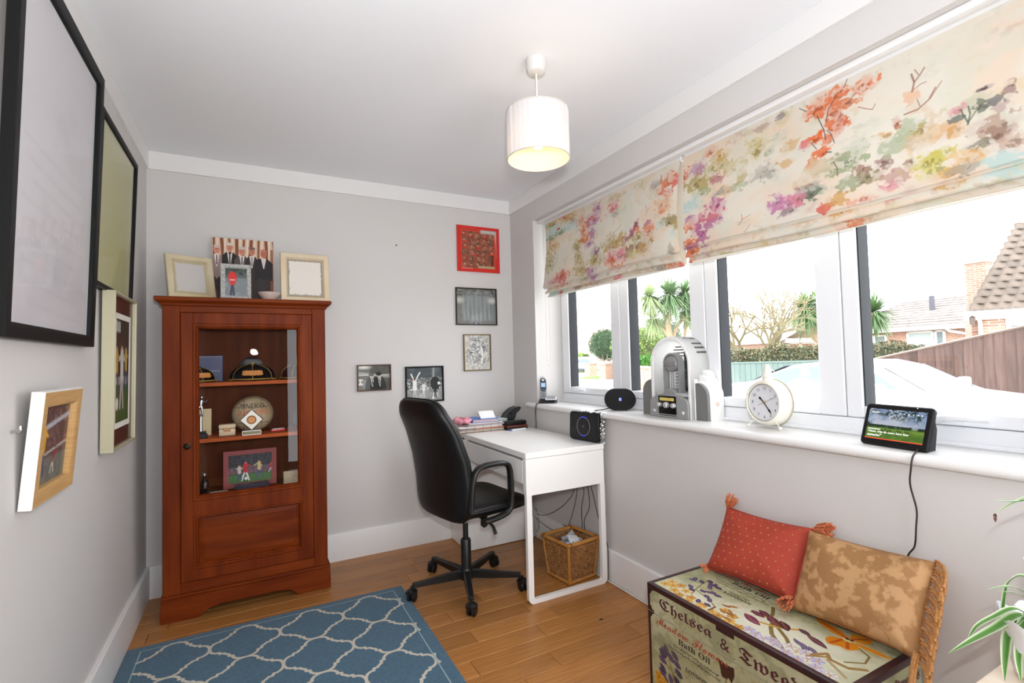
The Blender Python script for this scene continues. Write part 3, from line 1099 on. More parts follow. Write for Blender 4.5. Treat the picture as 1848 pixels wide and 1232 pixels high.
# ================================================================== DISPLAY CABINET
CX, CY = 0.4905, -0.345          # centre of the carcass front
M_CH = mat('cherry_wood', (122, 51, 12), rough=0.5, spec=0.12, rgb2=(90, 31, 6), vscale=2.4, vstretch=(9, 9, 1.1), contrast=(.32, .72))
M_CHH = mat('cherry_wood_across', (124, 53, 12), rough=0.5, spec=0.12, rgb2=(90, 31, 6), vscale=2.4, vstretch=(1.1, 9, 9), contrast=(.32, .72))
M_CHL = mat('cherry_wood_light', (176, 84, 28), rough=0.5, spec=.15, rgb2=(140, 62, 24), vscale=2.4, vstretch=(1.1, 9, 9))
M_CHD = mat('cherry_back_panel', (96, 46, 18), rough=0.6, spec=0.1, rgb2=(78, 34, 12), vscale=2.2, vstretch=(12, 8, 1.0))
cab = thing('display_cabinet', 'cherry wood display cabinet with a single glazed door in the corner', 'cabinet', (0, 0, 0))
L_, Rr, BK, FR = 0.118, 0.863, -0.021, -0.345
TOPZ = 1.525


def part(name, fn, m, parent=cab, smooth=30, label=None):
    mb = MB(); fn(mb)
    return mb.build(name, m, parent, smooth=smooth, label=label)


part('side_panel', lambda b: b.box(L_, L_ + .022, FR + .002, BK, 0.10, TOPZ, bev=.002), M_CH)
part('side_panel', lambda b: b.box(Rr - .022, Rr, FR + .002, BK, 0.10, TOPZ, bev=.002), M_CH)
part('back_panel', lambda b: b.box(L_ + .02, Rr - .02, BK - .012, BK, 0.10, TOPZ), M_CHD)
part('face_stile', lambda b: b.box(L_ - .001, 0.190, FR - .004, FR + .018, 0.118, TOPZ, bev=.003), M_CH)
part('face_stile', lambda b: b.box(0.795, Rr + .001, FR - .004, FR + .018, 0.118, TOPZ, bev=.003), M_CH)
part('face_rail', lambda b: b.box(0.189, 0.796, FR - .003, FR + .018, 1.490, TOPZ, bev=.002), M_CHH)
part('face_rail', lambda b: b.box(0.189, 0.796, FR - .003, FR + .018, 0.118, 0.171, bev=.002), M_CHH)


def cornice(b):
    prof = [(0.004, 1.520), (0.010, 1.524), (0.012, 1.532), (0.020, 1.540), (0.030, 1.545), (0.032, 1.550), (0.033, 1.557), (0.031, 1.563), (0.027, 1.565)]
    rings = []
    for d, z in prof:
        rings.append([(L_ - d, BK, z), (L_ - d, FR - .004 - d, z), (Rr + d, FR - .004 - d, z), (Rr + d, BK, z)])
    V = [p for r in rings for p in r]
    n = len(rings)
    Fc = [(i * 4 + k, i * 4 + (k + 1) % 4, (i + 1) * 4 + (k + 1) % 4, (i + 1) * 4 + k) for i in range(n - 1) for k in range(4)]
    Fc += [(3, 2, 1, 0), tuple((n - 1) * 4 + k for k in range(4))]
    b.add(V, Fc)


part('cornice', cornice, M_CHH)


def plinth(b):
    y = FR - .022
    # front board with shaped bracket feet, a bead at its top edge
    x0, x1 = L_ - .008, Rr + .013
    prof = [(x0, 0), (x0 + .155, 0.0), (x0 + .165, .004), (x0 + .185, .022), (x0 + .205, .034), (x0 + .235, .038), (x0 + .245, .046), (x1 - .245, .046), (x1 - .235, .038), (x1 - .205, .034), (x1 - .185, .022), (x1 - .165, .004), (x1 - .155, 0), (x1, 0), (x1, .048), (x1 - .003, .108), (x0 + .003, .108), (x0, .048)]
    b.prism(prof, 0, .022, M=axes((0, y + .022, 0), (1, 0, 0), (0, 0, 1), (0, -1, 0)), bev=.0015)
    b.box(x0 + .001, x1 - .001, y + .002, y + .03, .108, .122, bev=.005, seg=2)
    for xa, xb in ((x0, x0 + .02), (x1 - .02, x1)):
        b.box(xa, xb, y + .02, BK, 0.0, .12, bev=.002)
    b.box(x0 - .0015, x1 + .0015, y - .0015, y + .004, .043, .0475, bev=.001)


part('plinth', plinth, M_CHH, smooth=40)
part('cabinet_floor', lambda b: b.box(L_ + .02, Rr - .02, FR + .02, BK - .01, .535, .553), M_CHD)
part('cabinet_base', lambda b: b.box(L_ + .02, Rr - .02, FR + .02, BK - .01, .10, .118), M_CHD)
part('cabinet_top', lambda b: b.box(L_ + .02, Rr - .02, FR + .02, BK - .01, 1.50, 1.518), M_CHD)
SH1, SH2 = 1.136, 0.852
for z in (SH1, SH2):
    part('shelf', lambda b: b.box(L_ + .023, Rr - .023, FR + .036, BK - .013, z - .020, z, bev=.002), M_CHL)
# the door: mitred frame, glass above, raised panel below
DXa, DXb, DZa, DZb = 0.1915, 0.7935, 0.1725, 1.4885
dr = part('door', lambda b: (b.box(DXa, 0.246, FR - .010, FR + .012, DZa, DZb, bev=.003), b.box(0.741, DXb, FR - .010, FR + .012, DZa, DZb, bev=.003),
                             b.box(.243, .744, FR - .0095, FR + .012, 1.432, DZb, bev=.003), b.box(.243, .744, FR - .0095, FR + .012, DZa, .228, bev=.003),
                             b.box(.243, .744, FR - .0095, FR + .012, .490, .560, bev=.003)), M_CH, smooth=30)


def moulding(x0, x1, z0, z1, w, ya, yb):
    """a stepped picture moulding running round an opening"""
    b = MB()
    prof = [(0, ya), (w * .18, ya - .004), (w * .42, ya - .003), (w * .5, ya + .001), (w * .66, ya - .0005), (w * .82, ya + .003), (w, yb)]
    rings = [[(x0 + d, y, z0 + d), (x1 - d, y, z0 + d), (x1 - d, y, z1 - d), (x0 + d, y, z1 - d)] for d, y in prof]
    V = [p for r in rings for p in r]
    b.add(V, [(i * 4 + k, i * 4 + (k + 1) % 4, (i + 1) * 4 + (k + 1) % 4, (i + 1) * 4 + k) for i in range(len(prof) - 1) for k in range(4)])
    return b


moulding(.241, .746, .556, 1.434, .028, FR - .010, FR + .006).build('glazing_moulding', M_CH, dr, smooth=20)
moulding(.241, .746, .226, .494, .026, FR - .010, FR + .004).build('panel_moulding', M_CH, dr, smooth=20)
pn = MB()
pn.box(.262, .726, FR + .004, FR + .010, .244, .476)
rings = [(.268, .720, .250, .470, FR + .004), (.292, .696, .274, .446, FR - .003), (.294, .694, .276, .444, FR - .003)]
V = [p for (x0, x1, z0, z1, y) in rings for p in ((x0, y, z0), (x1, y, z0), (x1, y, z1), (x0, y, z1))]
pn.add(V, [(i * 4 + k, i * 4 + (k + 1) % 4, (i + 1) * 4 + (k + 1) % 4, (i + 1) * 4 + k) for i in range(2) for k in range(4)] + [(8, 9, 10, 11)])
pn.build('raised_panel', M_CHH, dr, smooth=20)
M_CABGLASS = glass_mat('cabinet_glass', rough=0.0, refl=0.7)
gp = MB(); gp.add([(.264, FR + .006, .58 - .002), (.724, FR + .006, .578), (.724, FR + .006, 1.412), (.264, FR + .006, 1.412)], [(0, 1, 2, 3)])
gp.build('glass', M_CABGLASS, dr, smooth=0)
kb = MB()
kb.lathe([(0, .0), (.016, 0), (.0165, .002), (.014, .003), (.010, .004), (.007, .006), (.0075, .012), (.0045, .014), (0, .0142)], 20, M=axes((.218, FR - .010, .829), (1, 0, 0), (0, 0, 1), (0, -1, 0)))
kb.box(.2165, .2195, FR - .0255, FR - .022, .823, .835)
kb.build('key_rosette', mat('antique_bronze', (52, 40, 26), rough=0.4, metal=0.8), dr)

# ------------------------------------------------------------------ inside, upper shelf
M_VEL = mat('black_velvet', (14, 11, 14), rough=0.9, spec=0.1)
M_VELM = mat('maroon_velvet', (58, 14, 22), rough=0.9, spec=0.1)
M_GOLDT = mat('gold_braid', (178, 140, 58), rough=0.5, metal=0.3)


def velvet_cap(name, label, x, y, z, r, hgt, m, squash=1.0, rz=0.0, crest=True):
    t = thing(name, label, 'cap', (x, y, z), rz, group=None)
    # soft six-panel crown on a narrow band
    b = MB()

    def f(u, v):
        a = 2 * PI * u
        rr = r * (math.sin(PI / 2 * min(1, v * 1.0)) if v < 1 else 1) * (1 - .035 * abs(math.sin(3 * a)))
        zz = hgt * (math.cos(PI / 2 * v)) ** .8
        return (rr * math.cos(a), rr * math.sin(a) * squash, .006 + zz * (1 - .04 * abs(math.sin(3 * a))))
    b.grid(f, 49, 12)
    b.build('crown', m, t, smooth=80)
    bd = MB()
    bd.tube([(r * 1.0 * math.cos(2 * PI * k / 40), r * squash * math.sin(2 * PI * k / 40), .006) for k in range(40)], .0055, n=8, closed=True)
    bd.build('band_braid', M_GOLDT, t)
    sm = MB()
    for k in range(6):
        a = 2 * PI * k / 6 + PI / 6
        sm.tube([tuple(Vector(f((a / (2 * PI)) % 1, v)) + Vector((0, 0, .001))) for v in (0.02, .2, .4, .6, .8, .98)], .0016, n=5)
    sm.build('seam_braid', M_GOLDT, t)
    bt = MB(); bt.ball((0, 0, hgt + .006), (.009, .009, .006), 12, 8); bt.build('button', M_GOLDT, t)
    tl = MB()
    for k in range(9):
        a = -PI / 2 + (k - 4) * .10
        tl.tube([(0, 0, hgt + .006), (r * .45 * math.cos(a), r * squash * .45 * math.sin(a), hgt * .82 + .010), (r * .86 * math.cos(a * .98), r * squash * .9 * math.sin(a * .98), hgt * .42 + .008)], .0014, n=5)
    tl.build('tassel', M_GOLDT, t)
    pk = MB()
    pts = [(math.cos(a) * r * 1.0, math.sin(a) * r * squash) for a in [PI + .55 + (PI - 1.1) * k / 16 for k in range(17)]]
    out = [(x_ * 1.04, y_ * 1.0 - .042 * math.sin(PI * k / 16)) for k, (x_, y_) in enumerate(pts)]
    poly = pts + out[::-1]
    pk.prism(poly, .002, .006)
    pk.build('peak', m, t, smooth=40)
    if crest:
        cr = MB()
        for k in range(16):
            a = -PI / 2 + (k - 7.5) * .055
            for q_ in range(2):
                v = .72 + .10 * q_ + .02 * math.sin(k * 2.3)
                p = Vector(f((a / (2 * PI)) % 1, v))
                cr.ball((p.x, p.y - .003, p.z), (.0085, .004, .007), 8, 6)
        cr.build('embroidered_crest', mat('gold_thread', (196, 130, 62), rough=0.6), t)
    return t


velvet_cap('velvet_cap', 'black velvet cap with gold tassel and crest, middle of the top shelf', .505, -.185, SH1, .112, .085, M_VEL, .78)
velvet_cap('velvet_cap', 'dark cap with gold braid, at the left end of the top shelf', .245, -.205, SH1, .090, .075, M_VEL, .8, rz=.5)
velvet_cap('velvet_cap', 'maroon velvet cap at the right end of the top shelf', .735, -.185, SH1, .095, .080, M_VELM, .8, rz=-.5, crest=False)
pb = thing('presentation_box', 'dark blue presentation box standing behind the left cap', 'box', (.300, -.085, SH1))
part('body', lambda b: b.box(-.060, .060, -.012, .012, 0, .142, bev=.002), mat('navy_box', (40, 46, 92), rough=0.45), pb)
part('edge_line', lambda b: b.box(-.056, .056, -.0128, -.0118, .134, .1355), mat('gold_line', (170, 160, 140), rough=0.5), pb, 0)
lp = MB()
for k in range(7):
    lp.box(-.040 + .0125 * k, -.033 + .0125 * k, -.0128, -.0118, .052, .061)
lp.build('stamped_print', mat('silver_print', (120, 122, 160), rough=0.4), pb, smooth=0)
# flat glass disc added to stand in for a rainbow arc behind the middle cap
pw = MB()
pw.lathe([(0, -.004), (.060, -.004), (.066, -.001), (.066, .002), (.060, .004), (0, .004)], 40, M=T(.500, -.062, SH1 + .0665) @ RX(PI / 2 - .1))
tag(pw.build('glass_arc_disc', mat('smoky_glass', (120, 116, 120), rough=0.03, trans=0.85, spec=0.8)), 'round clear glass disc standing in for an arc behind the black velvet cap', 'plate')

# ------------------------------------------------------------------ middle shelf
M_LEA = mat('old_leather', (196, 180, 150), rough=0.55, rgb2=(160, 138, 104), vscale=9, bump=.08, bscale=160)
bl = thing('leather_football', 'old cream leather football with black and orange lettering on the middle shelf', 'football', (.505, -.155, SH2 + .098))
bb = MB()
bb.ball((0, 0, 0), (.104, .098, .098), 48, 32)
bb.build('ball', M_LEA, bl, smooth=80)
pl2 = MB()
for ax in range(3):
    for off in (-.42, .42):
        rr = .1 * math.sqrt(1 - off * off)
        pts = []
        for k in range(40):
            a = 2 * PI * k / 40
            p = [off * .1, rr * math.cos(a), rr * math.sin(a)]
            p = p[-ax:] + p[:-ax] if ax else p
            n_ = Vector((p[0] / .104, p[1] / .098, p[2] / .098)).normalized()
            pts.append((n_.x * .1042, n_.y * .0982, n_.z * .0982))
        pl2.tube(pts, .0012, n=5, closed=True)
pl2.build('seam', mat('seam_brown', (110, 86, 60), rough=0.8), bl)


def ball_warp(w, z0, hh, R=.0985):
    def f(x, y, z):
        a = x / R
        zz = z0 + y
        rr = math.sqrt(max(1e-6, 1 - (zz / .098) ** 2))
        return (.1045 * rr * math.sin(a), -.0988 * rr * math.cos(a) - max(0, z) , zz)
    return f


text('MINERVA', .03, None, mat('black_stamp', (34, 34, 44), rough=0.6), bl, align='CENTER', width=.150, height=.026, warp=ball_warp(.15, .036, .026))
text('SUPREME', .03, None, mat('orange_stamp', (206, 104, 50), rough=0.6), bl, align='CENTER', width=.150, height=.027, warp=ball_warp(.15, .002, .027))
lb = MB()
q = random.Random(3)
for r in range(2):
    x = -.05
    while x < .05:
        w = q.uniform(.006, .018)
        rr = math.sqrt(1 - ((-.016 - .012 * r) / .098) ** 2)
        a = x / .1
        lb.box(-w / 2, w / 2, -.0008, .0003, -.003, .003, M=axes((.1046 * rr * math.sin(a), -.0988 * rr * math.cos(a), -.018 - .012 * r), (math.cos(a), math.sin(a), 0), (-math.sin(a), math.cos(a), 0), (0, 0, 1)))
        x += w + .005
lb.build('small_print', mat('grey_stamp', (96, 88, 78), rough=0.7), bl, smooth=0)
md = thing('medal_stand', 'bronze medal in a white diamond mount on a little plinth before the football', 'medal', (.499, -.282, SH2))
part('plinth', lambda b: b.box(-.042, .042, -.014, .014, 0, .022, bev=.0015), mat('brass_plate_dark', (120, 112, 76), rough=0.4, metal=0.3), md)
part('plate', lambda b: (b.box(-.045, .045, -.0165, -.014, -.0, .003), b.box(-.045, .045, -.0165, -.014, .020, .0235), b.box(-.045, -.0425, -.0165, -.014, 0, .0235), b.box(.0425, .045, -.0165, -.014, 0, .0235)), mat('silver_edge', (206, 206, 210), rough=0.3, metal=.6), md, 0)
DM = T(0, 0, .023 + .0545) @ RX(-.12)
part('case_back', lambda b: b.box(-.040, .040, -.001, .006, -.040, .040, bev=.0015, M=DM @ RY(PI / 4)), mat('case_brown', (66, 40, 28), rough=0.5), md)
part('mount', lambda b: b.box(-.0365, .0365, -.004, -.001, -.0365, .0365, M=DM @ RY(PI / 4)), mat('white_card', (236, 232, 220), rough=0.6), md, 0)
part('medal', lambda b: b.lathe([(0, .0055), (.018, .0055), (.0205, .007), (.0222, .0065), (.0225, .003), (0, .003)], 32, M=DM @ RX(PI / 2)), mat('bronze_medal', (124, 82, 44), rough=0.4, metal=0.7), md)
bx = thing('trinket_box', 'small cream embossed box on the middle shelf left of the football', 'box', (.385, -.225, SH2))
part('body', lambda b: b.box(-.038, .038, -.024, .024, 0, .036, bev=.006, seg=2), mat('cream_box', (206, 186, 154), rough=0.5), bx)
part('lid', lambda b: b.box(-.040, .040, -.026, .026, .0362, .060, bev=.009, seg=2), mat('cream_box', ()), bx)
part('clasp', lambda b: b.box(-.016, .016, -.0285, -.0255, .022, .040, bev=.001), mat('clasp_tan', (176, 130, 86), rough=0.4), bx)
pk = thing('pocket_knife', 'red pocket knife lying at the right of the middle shelf', 'knife', (.628, -.225, SH2), .08)
part('handle', lambda b: b.box(-.036, .036, -.010, .010, 0, .012, bev=.004, seg=2), mat('red_handle', (196, 26, 28), rough=0.3), pk)
part('blade', lambda b: (b.box(-.030, .032, -.004, .004, .0125, .0155), b.box(-.022, .020, -.008, -.005, .012, .0165)), mat('knife_steel', (120, 122, 126), rough=0.3, metal=0.9), pk, 0)
rp = thing('round_plaque', 'round pewter plaque half hidden at the right end of the middle shelf', 'plaque', (.762, -.175, SH2 + .055), 0)
part('dish', lambda b: b.lathe([(0, .006), (.030, .007), (.034, .011), (.046, .014), (.055, .010), (.0555, .006), (.046, .0), (0, .0)], 36, M=RX(PI / 2 - .12)), mat('pewter', (92, 96, 104), rough=0.35, metal=0.7), rp)
part('centre_boss', lambda b: b.lathe([(0, .014), (.016, .013), (.022, .009), (.024, .006), (0, .006)], 24, M=RX(PI / 2 - .12)), mat('pewter_light', (150, 152, 156), rough=0.35, metal=0.7), rp)
fg = thing('figure_trophy', 'small silver footballer trophy at the left end of the middle shelf', 'trophy', (.268, -.265, SH2))
part('base', lambda b: (b.box(-.030, .030, -.024, .024, 0, .022, bev=.002), b.box(-.024, .024, -.018, .018, .022, .036, bev=.002)), mat('black_marble', (26, 26, 28), rough=0.2), fg)
M_SIL = mat('silver_plate', (206, 206, 212), rough=0.25, metal=0.9)


def trophy_figure(b):
    z0 = .036
    b.cyl((0, 0, z0), (0, 0, z0 + .075), .009, .006, n=12)
    z = z0 + .075
    b.lathe([(0, 0), (.014, 0), (.010, .006), (.004, .010), (0, .011)], 12, M=T(0, 0, z))
    z += .008
    b.tube([(.010, 0, z), (.006, -.002, z + .024), (.003, 0, z + .046)], [.0035, .005, .006], n=8)
    b.tube([(-.022, -.006, z + .012), (-.010, -.004, z + .028), (-.002, 0, z + .046)], [.0035, .005, .006], n=8)
    b.tube([(0, 0, z + .044), (.002, 0, z + .062), (.003, 0, z + .076)], [.0075, .0085, .006], n=10)
    b.tube([(.004, 0, z + .073), (.022, -.004, z + .062), (.030, -.008, z + .075)], [.004, .0035, .003], n=8)
    b.tube([(.002, 0, z + .073), (-.016, .002, z + .060), (-.026, .004, z + .066)], [.004, .0035, .003], n=8)
    b.ball((.004, 0, z + .089), (.0068, .0072, .0085), 12, 10)
    b.ball((-.030, -.012, z + .010), .007, 12, 8)


part('figure', trophy_figure, M_SIL, fg, 60)
pq = thing('award_card', 'cream award card leaning at the left end of the middle shelf', 'card', (.262, -.150, SH2))
part('card', lambda b: b.box(-.045, .045, -.0015, .0015, 0, .140, M=RX(-.14)), mat('cream_card', (214, 194, 152), rough=0.7), pq, 0)
part('easel_strut', lambda b: b.box(-.012, .012, -.001, .001, 0, .105, M=T(0, .055, 0) @ RX(.40)), mat('card_brown', (150, 120, 86), rough=0.8), pq, 0)

# ------------------------------------------------------------------ bottom shelf (cabinet floor at .553)
FZ = .553
cv = Cv(.2, .14, 110, (30, 34, 44))
crowd(cv, 0, 0, .2, .085, [(44, 48, 60), (24, 26, 34), (60, 62, 74), (76, 60, 64)], 320, .004, 5)
cv.rect(0, .062, .2, .068, (92, 96, 110)); cv.rect(0, .07, .2, .095, (104, 72, 84)); crowd(cv, 0, .068, .2, .094, [(150, 110, 120), (60, 60, 80), (120, 90, 96)], 160, .0035, 8)
cv.rect(0, .097, .2, .14, (58, 104, 54)); cv.blend((cv.Y > .097) * np.clip((cv.noise((30, 6), 2) - .45) * 4, 0, .6), (72, 122, 62)); cv.rect(.105, 0, .1065, .07, (110, 112, 118))
person_sketch(cv, .078, .128, .095, (196, 34, 38), (226, 224, 220), arms=((-.55, .35), (.75, .2))); person_sketch(cv, .050, .124, .075, (206, 200, 186), (60, 70, 120), stride=.12); person_sketch(cv, .140, .118, .085, (206, 184, 120), (70, 80, 120), arms=((-.8, .25), (.4, .4)))
cv.ell(.080, .120, .0075, .0075, (236, 236, 234)); person_sketch(cv, .194, .10, .05, (190, 50, 50), (220, 214, 210))
fr_c = (.4815, -.150)
Mr = T(fr_c[0] + .01, -.150, FZ + .1015) @ RZ(0) @ RX(PI / 2 - .10)
pf = picture_frame('photo_frame', 'red bordered match photo standing on the cabinet floor', Mr, .262, .200, .026, .010, mat('red_mount_card', (132, 26, 30), rough=0.5), cv, lip=0.0015, inset=0.001, cat='photo frame')
cs = thing('presentation_case', 'navy presentation case lying open edged before the red photo', 'case', (.500, -.262, FZ))
part('case_body', lambda b: b.box(-.082, .082, -.026, .026, 0, .040, bev=.003), mat('navy_case', (24, 30, 58), rough=0.4), cs)
part('clasp', lambda b: b.box(-.014, .014, -.0285, -.0262, .010, .018, bev=.001), mat('case_brass', (188, 160, 90), rough=0.3, metal=0.8), cs)
ct = thing('stone_coaster', 'square pale stone coaster standing at the right of the cabinet floor', 'coaster', (.690, -.225, FZ))
part('slab', lambda b: b.box(-.037, .037, -.004, .004, 0, .073, bev=.004, seg=2, M=RX(-.12)), mat('pale_stone', (196, 180, 150), rough=0.8, rgb2=(176, 158, 128), vscale=60), ct)
part('foot', lambda b: b.box(-.032, .032, -.010, .018, 0, .004, bev=.001), mat('black_plastic', (11, 11, 12), rough=0.45, spec=.3), ct)
vs = thing('dark_bottle', 'slim dark glass bottle at the left of the cabinet floor', 'bottle', (.283, -.255, FZ))
part('body', lambda b: b.lathe([(0, 0), (.018, 0), (.020, .004), (.020, .062), (.016, .076), (.007, .086), (.006, .104), (0, .105)], 24), mat('dark_glass', (14, 14, 18), rough=0.08), vs)
part('cap', lambda b: b.cyl((0, 0, .1052), (0, 0, .118), .0078, n=16), mat('silver_cap', (190, 190, 194), rough=0.3, metal=.8), vs)
bk_ = thing('card_stack', 'short stack of pale cards beside the dark bottle', 'cards', (.345, -.245, FZ))
for k in range(5):
    part('card', lambda b: b.box(-.040, .040, -.024, .024, .0025 * k, .0025 * k + .002, M=RZ(.06 * (k % 3) - .05)), mat('pale_card_%d' % (k % 2), (186 - 20 * (k % 2), 184, 178), rough=.6), bk_, 0)

# ------------------------------------------------------------------ on top of the cabinet
TZ = 1.5655
M_GILT = mat('pale_gilt', (214, 204, 178), rough=0.35, metal=0.15, rgb2=(192, 176, 136), vscale=5)
M_CREAMF = mat('cream_pearl_frame', (216, 202, 176), rough=0.35, metal=0.1, rgb2=(204, 184, 152), vscale=5)


def stand_M(x, y, z, rz, lean, h, tilt=0.0):
    """frame standing on its lower edge: local z looks out of the picture, leaning back"""
    up = Vector((0, math.sin(lean), math.cos(lean))); xr = Vector((1, 0, 0)); n = xr.cross(up)
    M = axes((0, 0, 0), xr, up, n)
    return T(x, y, z) @ RZ(rz) @ T(0, 0, 0) @ M @ T(0, h / 2, 0) @ RZ(tilt)


def blank_sheet(w, h, c, edge, n=46):
    q = Cv(w, h, n, edge)
    nz = q.noise((14, 14), 77)
    dd = np.minimum(np.minimum(q.X, w - q.X), np.minimum(q.Y, h - q.Y))
    q.blend(np.clip((dd - .010 - (nz - .5) * .012) * 400, 0, 1), c)
    return q


t = picture_frame('photo_frame', 'tilted pale gilt photo frame with a blank sheet, left on the cabinet', stand_M(.232, -.235, TZ, .42, .26, .242), .220, .242, .036, .018, M_GILT, blank_sheet(.17, .19, (196, 192, 190), (182, 170, 138)), cat='photo frame', round_=.004, lip=.012, glaze=True)
part('easel_strut', lambda b: b.add([(-.03, -.121, -.07), (.03, -.121, -.07), (.02, .05, -.001), (-.02, .05, -.001), (-.03, -.118, -.073), (.03, -.118, -.073), (.02, .052, -.003), (-.02, .052, -.003)], [(0, 1, 2, 3), (7, 6, 5, 4), (0, 4, 5, 1), (1, 5, 6, 2), (2, 6, 7, 3), (3, 7, 4, 0)]), mat('black_felt', (22, 22, 24), rough=.9), t, 0)
t = picture_frame('photo_frame', 'upright cream pearl photo frame with a blank sheet, right on the cabinet', stand_M(.775, -.245, TZ, .05, .12, .284), .258, .284, .036, .018, M_CREAMF, blank_sheet(.20, .22, (222, 216, 208), (150, 140, 124)), cat='photo frame', round_=.004, lip=.012)
part('easel_strut', lambda b: b.add([(-.03, -.141, -.07), (.03, -.141, -.07), (.02, .05, -.001), (-.02, .05, -.001), (-.03, -.138, -.073), (.03, -.138, -.073), (.02, .052, -.003), (-.02, .052, -.003)], [(0, 1, 2, 3), (7, 6, 5, 4), (0, 4, 5, 1), (1, 5, 6, 2), (2, 6, 7, 3), (3, 7, 4, 0)]), mat('black_felt', ()), t, 0)
cv = Cv(.1, .14, 48, (120, 128, 132))
cv.rect(0, 0, .1, .04, (52, 62, 58)); crowd(cv, 0, 0, .1, .035, [(74, 86, 70), (40, 46, 44), (90, 96, 96)], 60, .006, 3); cv.rect(0, .036, .1, .05, (84, 92, 94)); cv.blend((cv.Y > .075) * np.clip((cv.noise((4, 5), 2) - .4) * 3, 0, .7), (150, 160, 164))
person_sketch(cv, .034, .135, .125, (206, 30, 30), (48, 56, 76), stride=.06, arms=((-.35, .45), (.35, .45))); cv.ell(.034, .045, .019, .026, (210, 32, 30)); cv.line([(.024, .06), (.044, .06)], .006, (220, 200, 190))
M_FIL = mat('silver_filigree', (214, 214, 212), rough=0.35, metal=0.3, rgb2=(160, 160, 158), vscale=120, bump=.8, bscale=160)
t = picture_frame('photo_frame', 'small silver filigree photo frame of a person in a red jumper, on the cabinet', stand_M(.430, -.285, TZ, .02, .10, .192), .142, .192, .022, .012, M_FIL, cv, cat='photo frame', lip=.004)
part('easel_strut', lambda b: b.add([(-.02, -.095, -.05), (.02, -.095, -.05), (.015, .03, -.001), (-.015, .03, -.001), (-.02, -.092, -.053), (.02, -.092, -.053), (.015, .032, -.003), (-.015, .032, -.003)], [(0, 1, 2, 3), (7, 6, 5, 4), (0, 4, 5, 1), (1, 5, 6, 2), (2, 6, 7, 3), (3, 7, 4, 0)]), mat('black_felt', ()), t, 0)
# canvas photo print of five people
cw, ch_ = .305, .372
cv = Cv(cw, ch_, 150, (206, 180, 158))
for k in range(9):
    x = .008 + .037 * k
    cv.line([(x, 0), (x + .012 * math.sin(k), .15)], .016 if k % 2 else .010, (120, 62, 34), .9); cv.line([(x + .018, 0), (x + .012, .15)], .008, (232, 214, 196), .8)
cv.rect(0, .22, cw, ch_, (70, 40, 26)); cv.rect(0, .30, .06, ch_, (132, 80, 54)); cv.rect(.29, .05, cw, ch_, (150, 84, 46), .8)
for (x, hd, wd_, coat, tie, skin, hair) in ((.022, .068, .052, (150, 128, 120), (90, 70, 80), (206, 140, 116), (196, 180, 170)), (.085, .052, .052, (34, 28, 30), (20, 20, 22), (206, 136, 110), (206, 196, 190)), (.145, .070, .050, (86, 74, 76), (66, 60, 70), (200, 134, 108), (196, 186, 180)), (.195, .068, .046, (48, 38, 40), (110, 106, 120), (190, 128, 102), (120, 90, 76)), (.255, .078, .060, (32, 26, 28), (206, 196, 200), (190, 110, 88), (190, 120, 96))):
    cv.poly([(x - wd_ * .75, hd + .05), (x - wd_ * .35, hd + .028), (x + wd_ * .35, hd + .028), (x + wd_ * .8, hd + .055), (x + wd_ * .78, .235), (x - wd_ * .75, .235)], coat)
    cv.line([(x - .018, .235), (x - .016, ch_)], .030, (52, 42, 42)); cv.line([(x + .018, .235), (x + .016, ch_)], .030, (46, 36, 36))
    cv.poly([(x - .013, hd + .028), (x + .013, hd + .028), (x + .002, .165), (x - .002, .165)], (226, 214, 208)); cv.line([(x, hd + .034), (x, .15)], .006, tie)
    cv.ell(x, hd, .0165, .024, skin); cv.ell(x, hd - .019, .0165, .009, hair); cv.line([(x - .006, hd + .008), (x + .006, hd + .008)], .003, (150, 80, 70)); cv.line([(x - .008, hd - .004), (x + .008, hd - .004)], .003, (110, 70, 60))
cv.ell(.085, .085, .008, .004, (20, 18, 20))
ca = thing('canvas_print', 'canvas photo print of five people in suits leaning on the wall', 'canvas', M=stand_M(.463, -.105, TZ, .0, .06, ch_))
part('stretcher', lambda b: b.box(-cw / 2, cw / 2, -ch_ / 2, ch_ / 2, -.018, -.0008, bev=.0015), mat('canvas_side', (206, 190, 172), rough=.8), ca, 0)
cv.mesh('print', flat(T(0, 0, 0), cw, ch_), PRINT, ca)
bo = MB()
bo.lathe([(0, .002), (.022, .002), (.024, 0.0005), (.026, .004), (.044, .022), (.055, .040), (.0575, .046), (.0555, .046), (.042, .026), (.024, .010), (0, .008)], 36, M=T(.588, -.270, TZ))
tag(bo.build('china_bowl', mat('pale_pink_china', (206, 188, 180), rough=0.25, coat=.3)), 'small pale china bowl between the frames on top of the cabinet', 'bowl')
# ================================================================== DESK
M_DESK = mat('white_desk_foil', (241, 240, 238), rough=0.35)
M_DESKM = mat('white_powder_coat', (240, 239, 237), rough=0.3)
dk = thing('desk', 'white desk with a slab top and looped steel end frame under the window', 'desk', (0, 0, 0))
A, B_, NY, FY = 1.705, 2.192, -1.095, -0.030
part('desk_top', lambda b: b.box(A - .001, B_, NY - .001, FY, .716, .745, bev=.0015), M_DESK, dk)
part('end_panel', lambda b: b.box(A, B_ - .002, NY + .001, NY + .024, .533, .7145, bev=.001), M_DESK, dk)
part('front_rail', lambda b: b.box(A + .001, A + .018, NY + .0245, NY + .034, .545, .7145, bev=.001), M_DESK, dk)
part('drawer', lambda b: (b.box(A, A + .018, -1.060, -.305, .588, .7025, bev=.001), b.box(A + .02, B_ - .06, -1.05, -.315, .596, .70)), M_DESK, dk)
part('back_rail', lambda b: b.box(B_ - .018, B_ - .002, NY + .024, FY, .56, .7145, bev=.001), M_DESK, dk)
part('divider', lambda b: b.box(A + .001, B_ - .02, -.303, -.288, .10, .7145, bev=.001), M_DESK, dk)
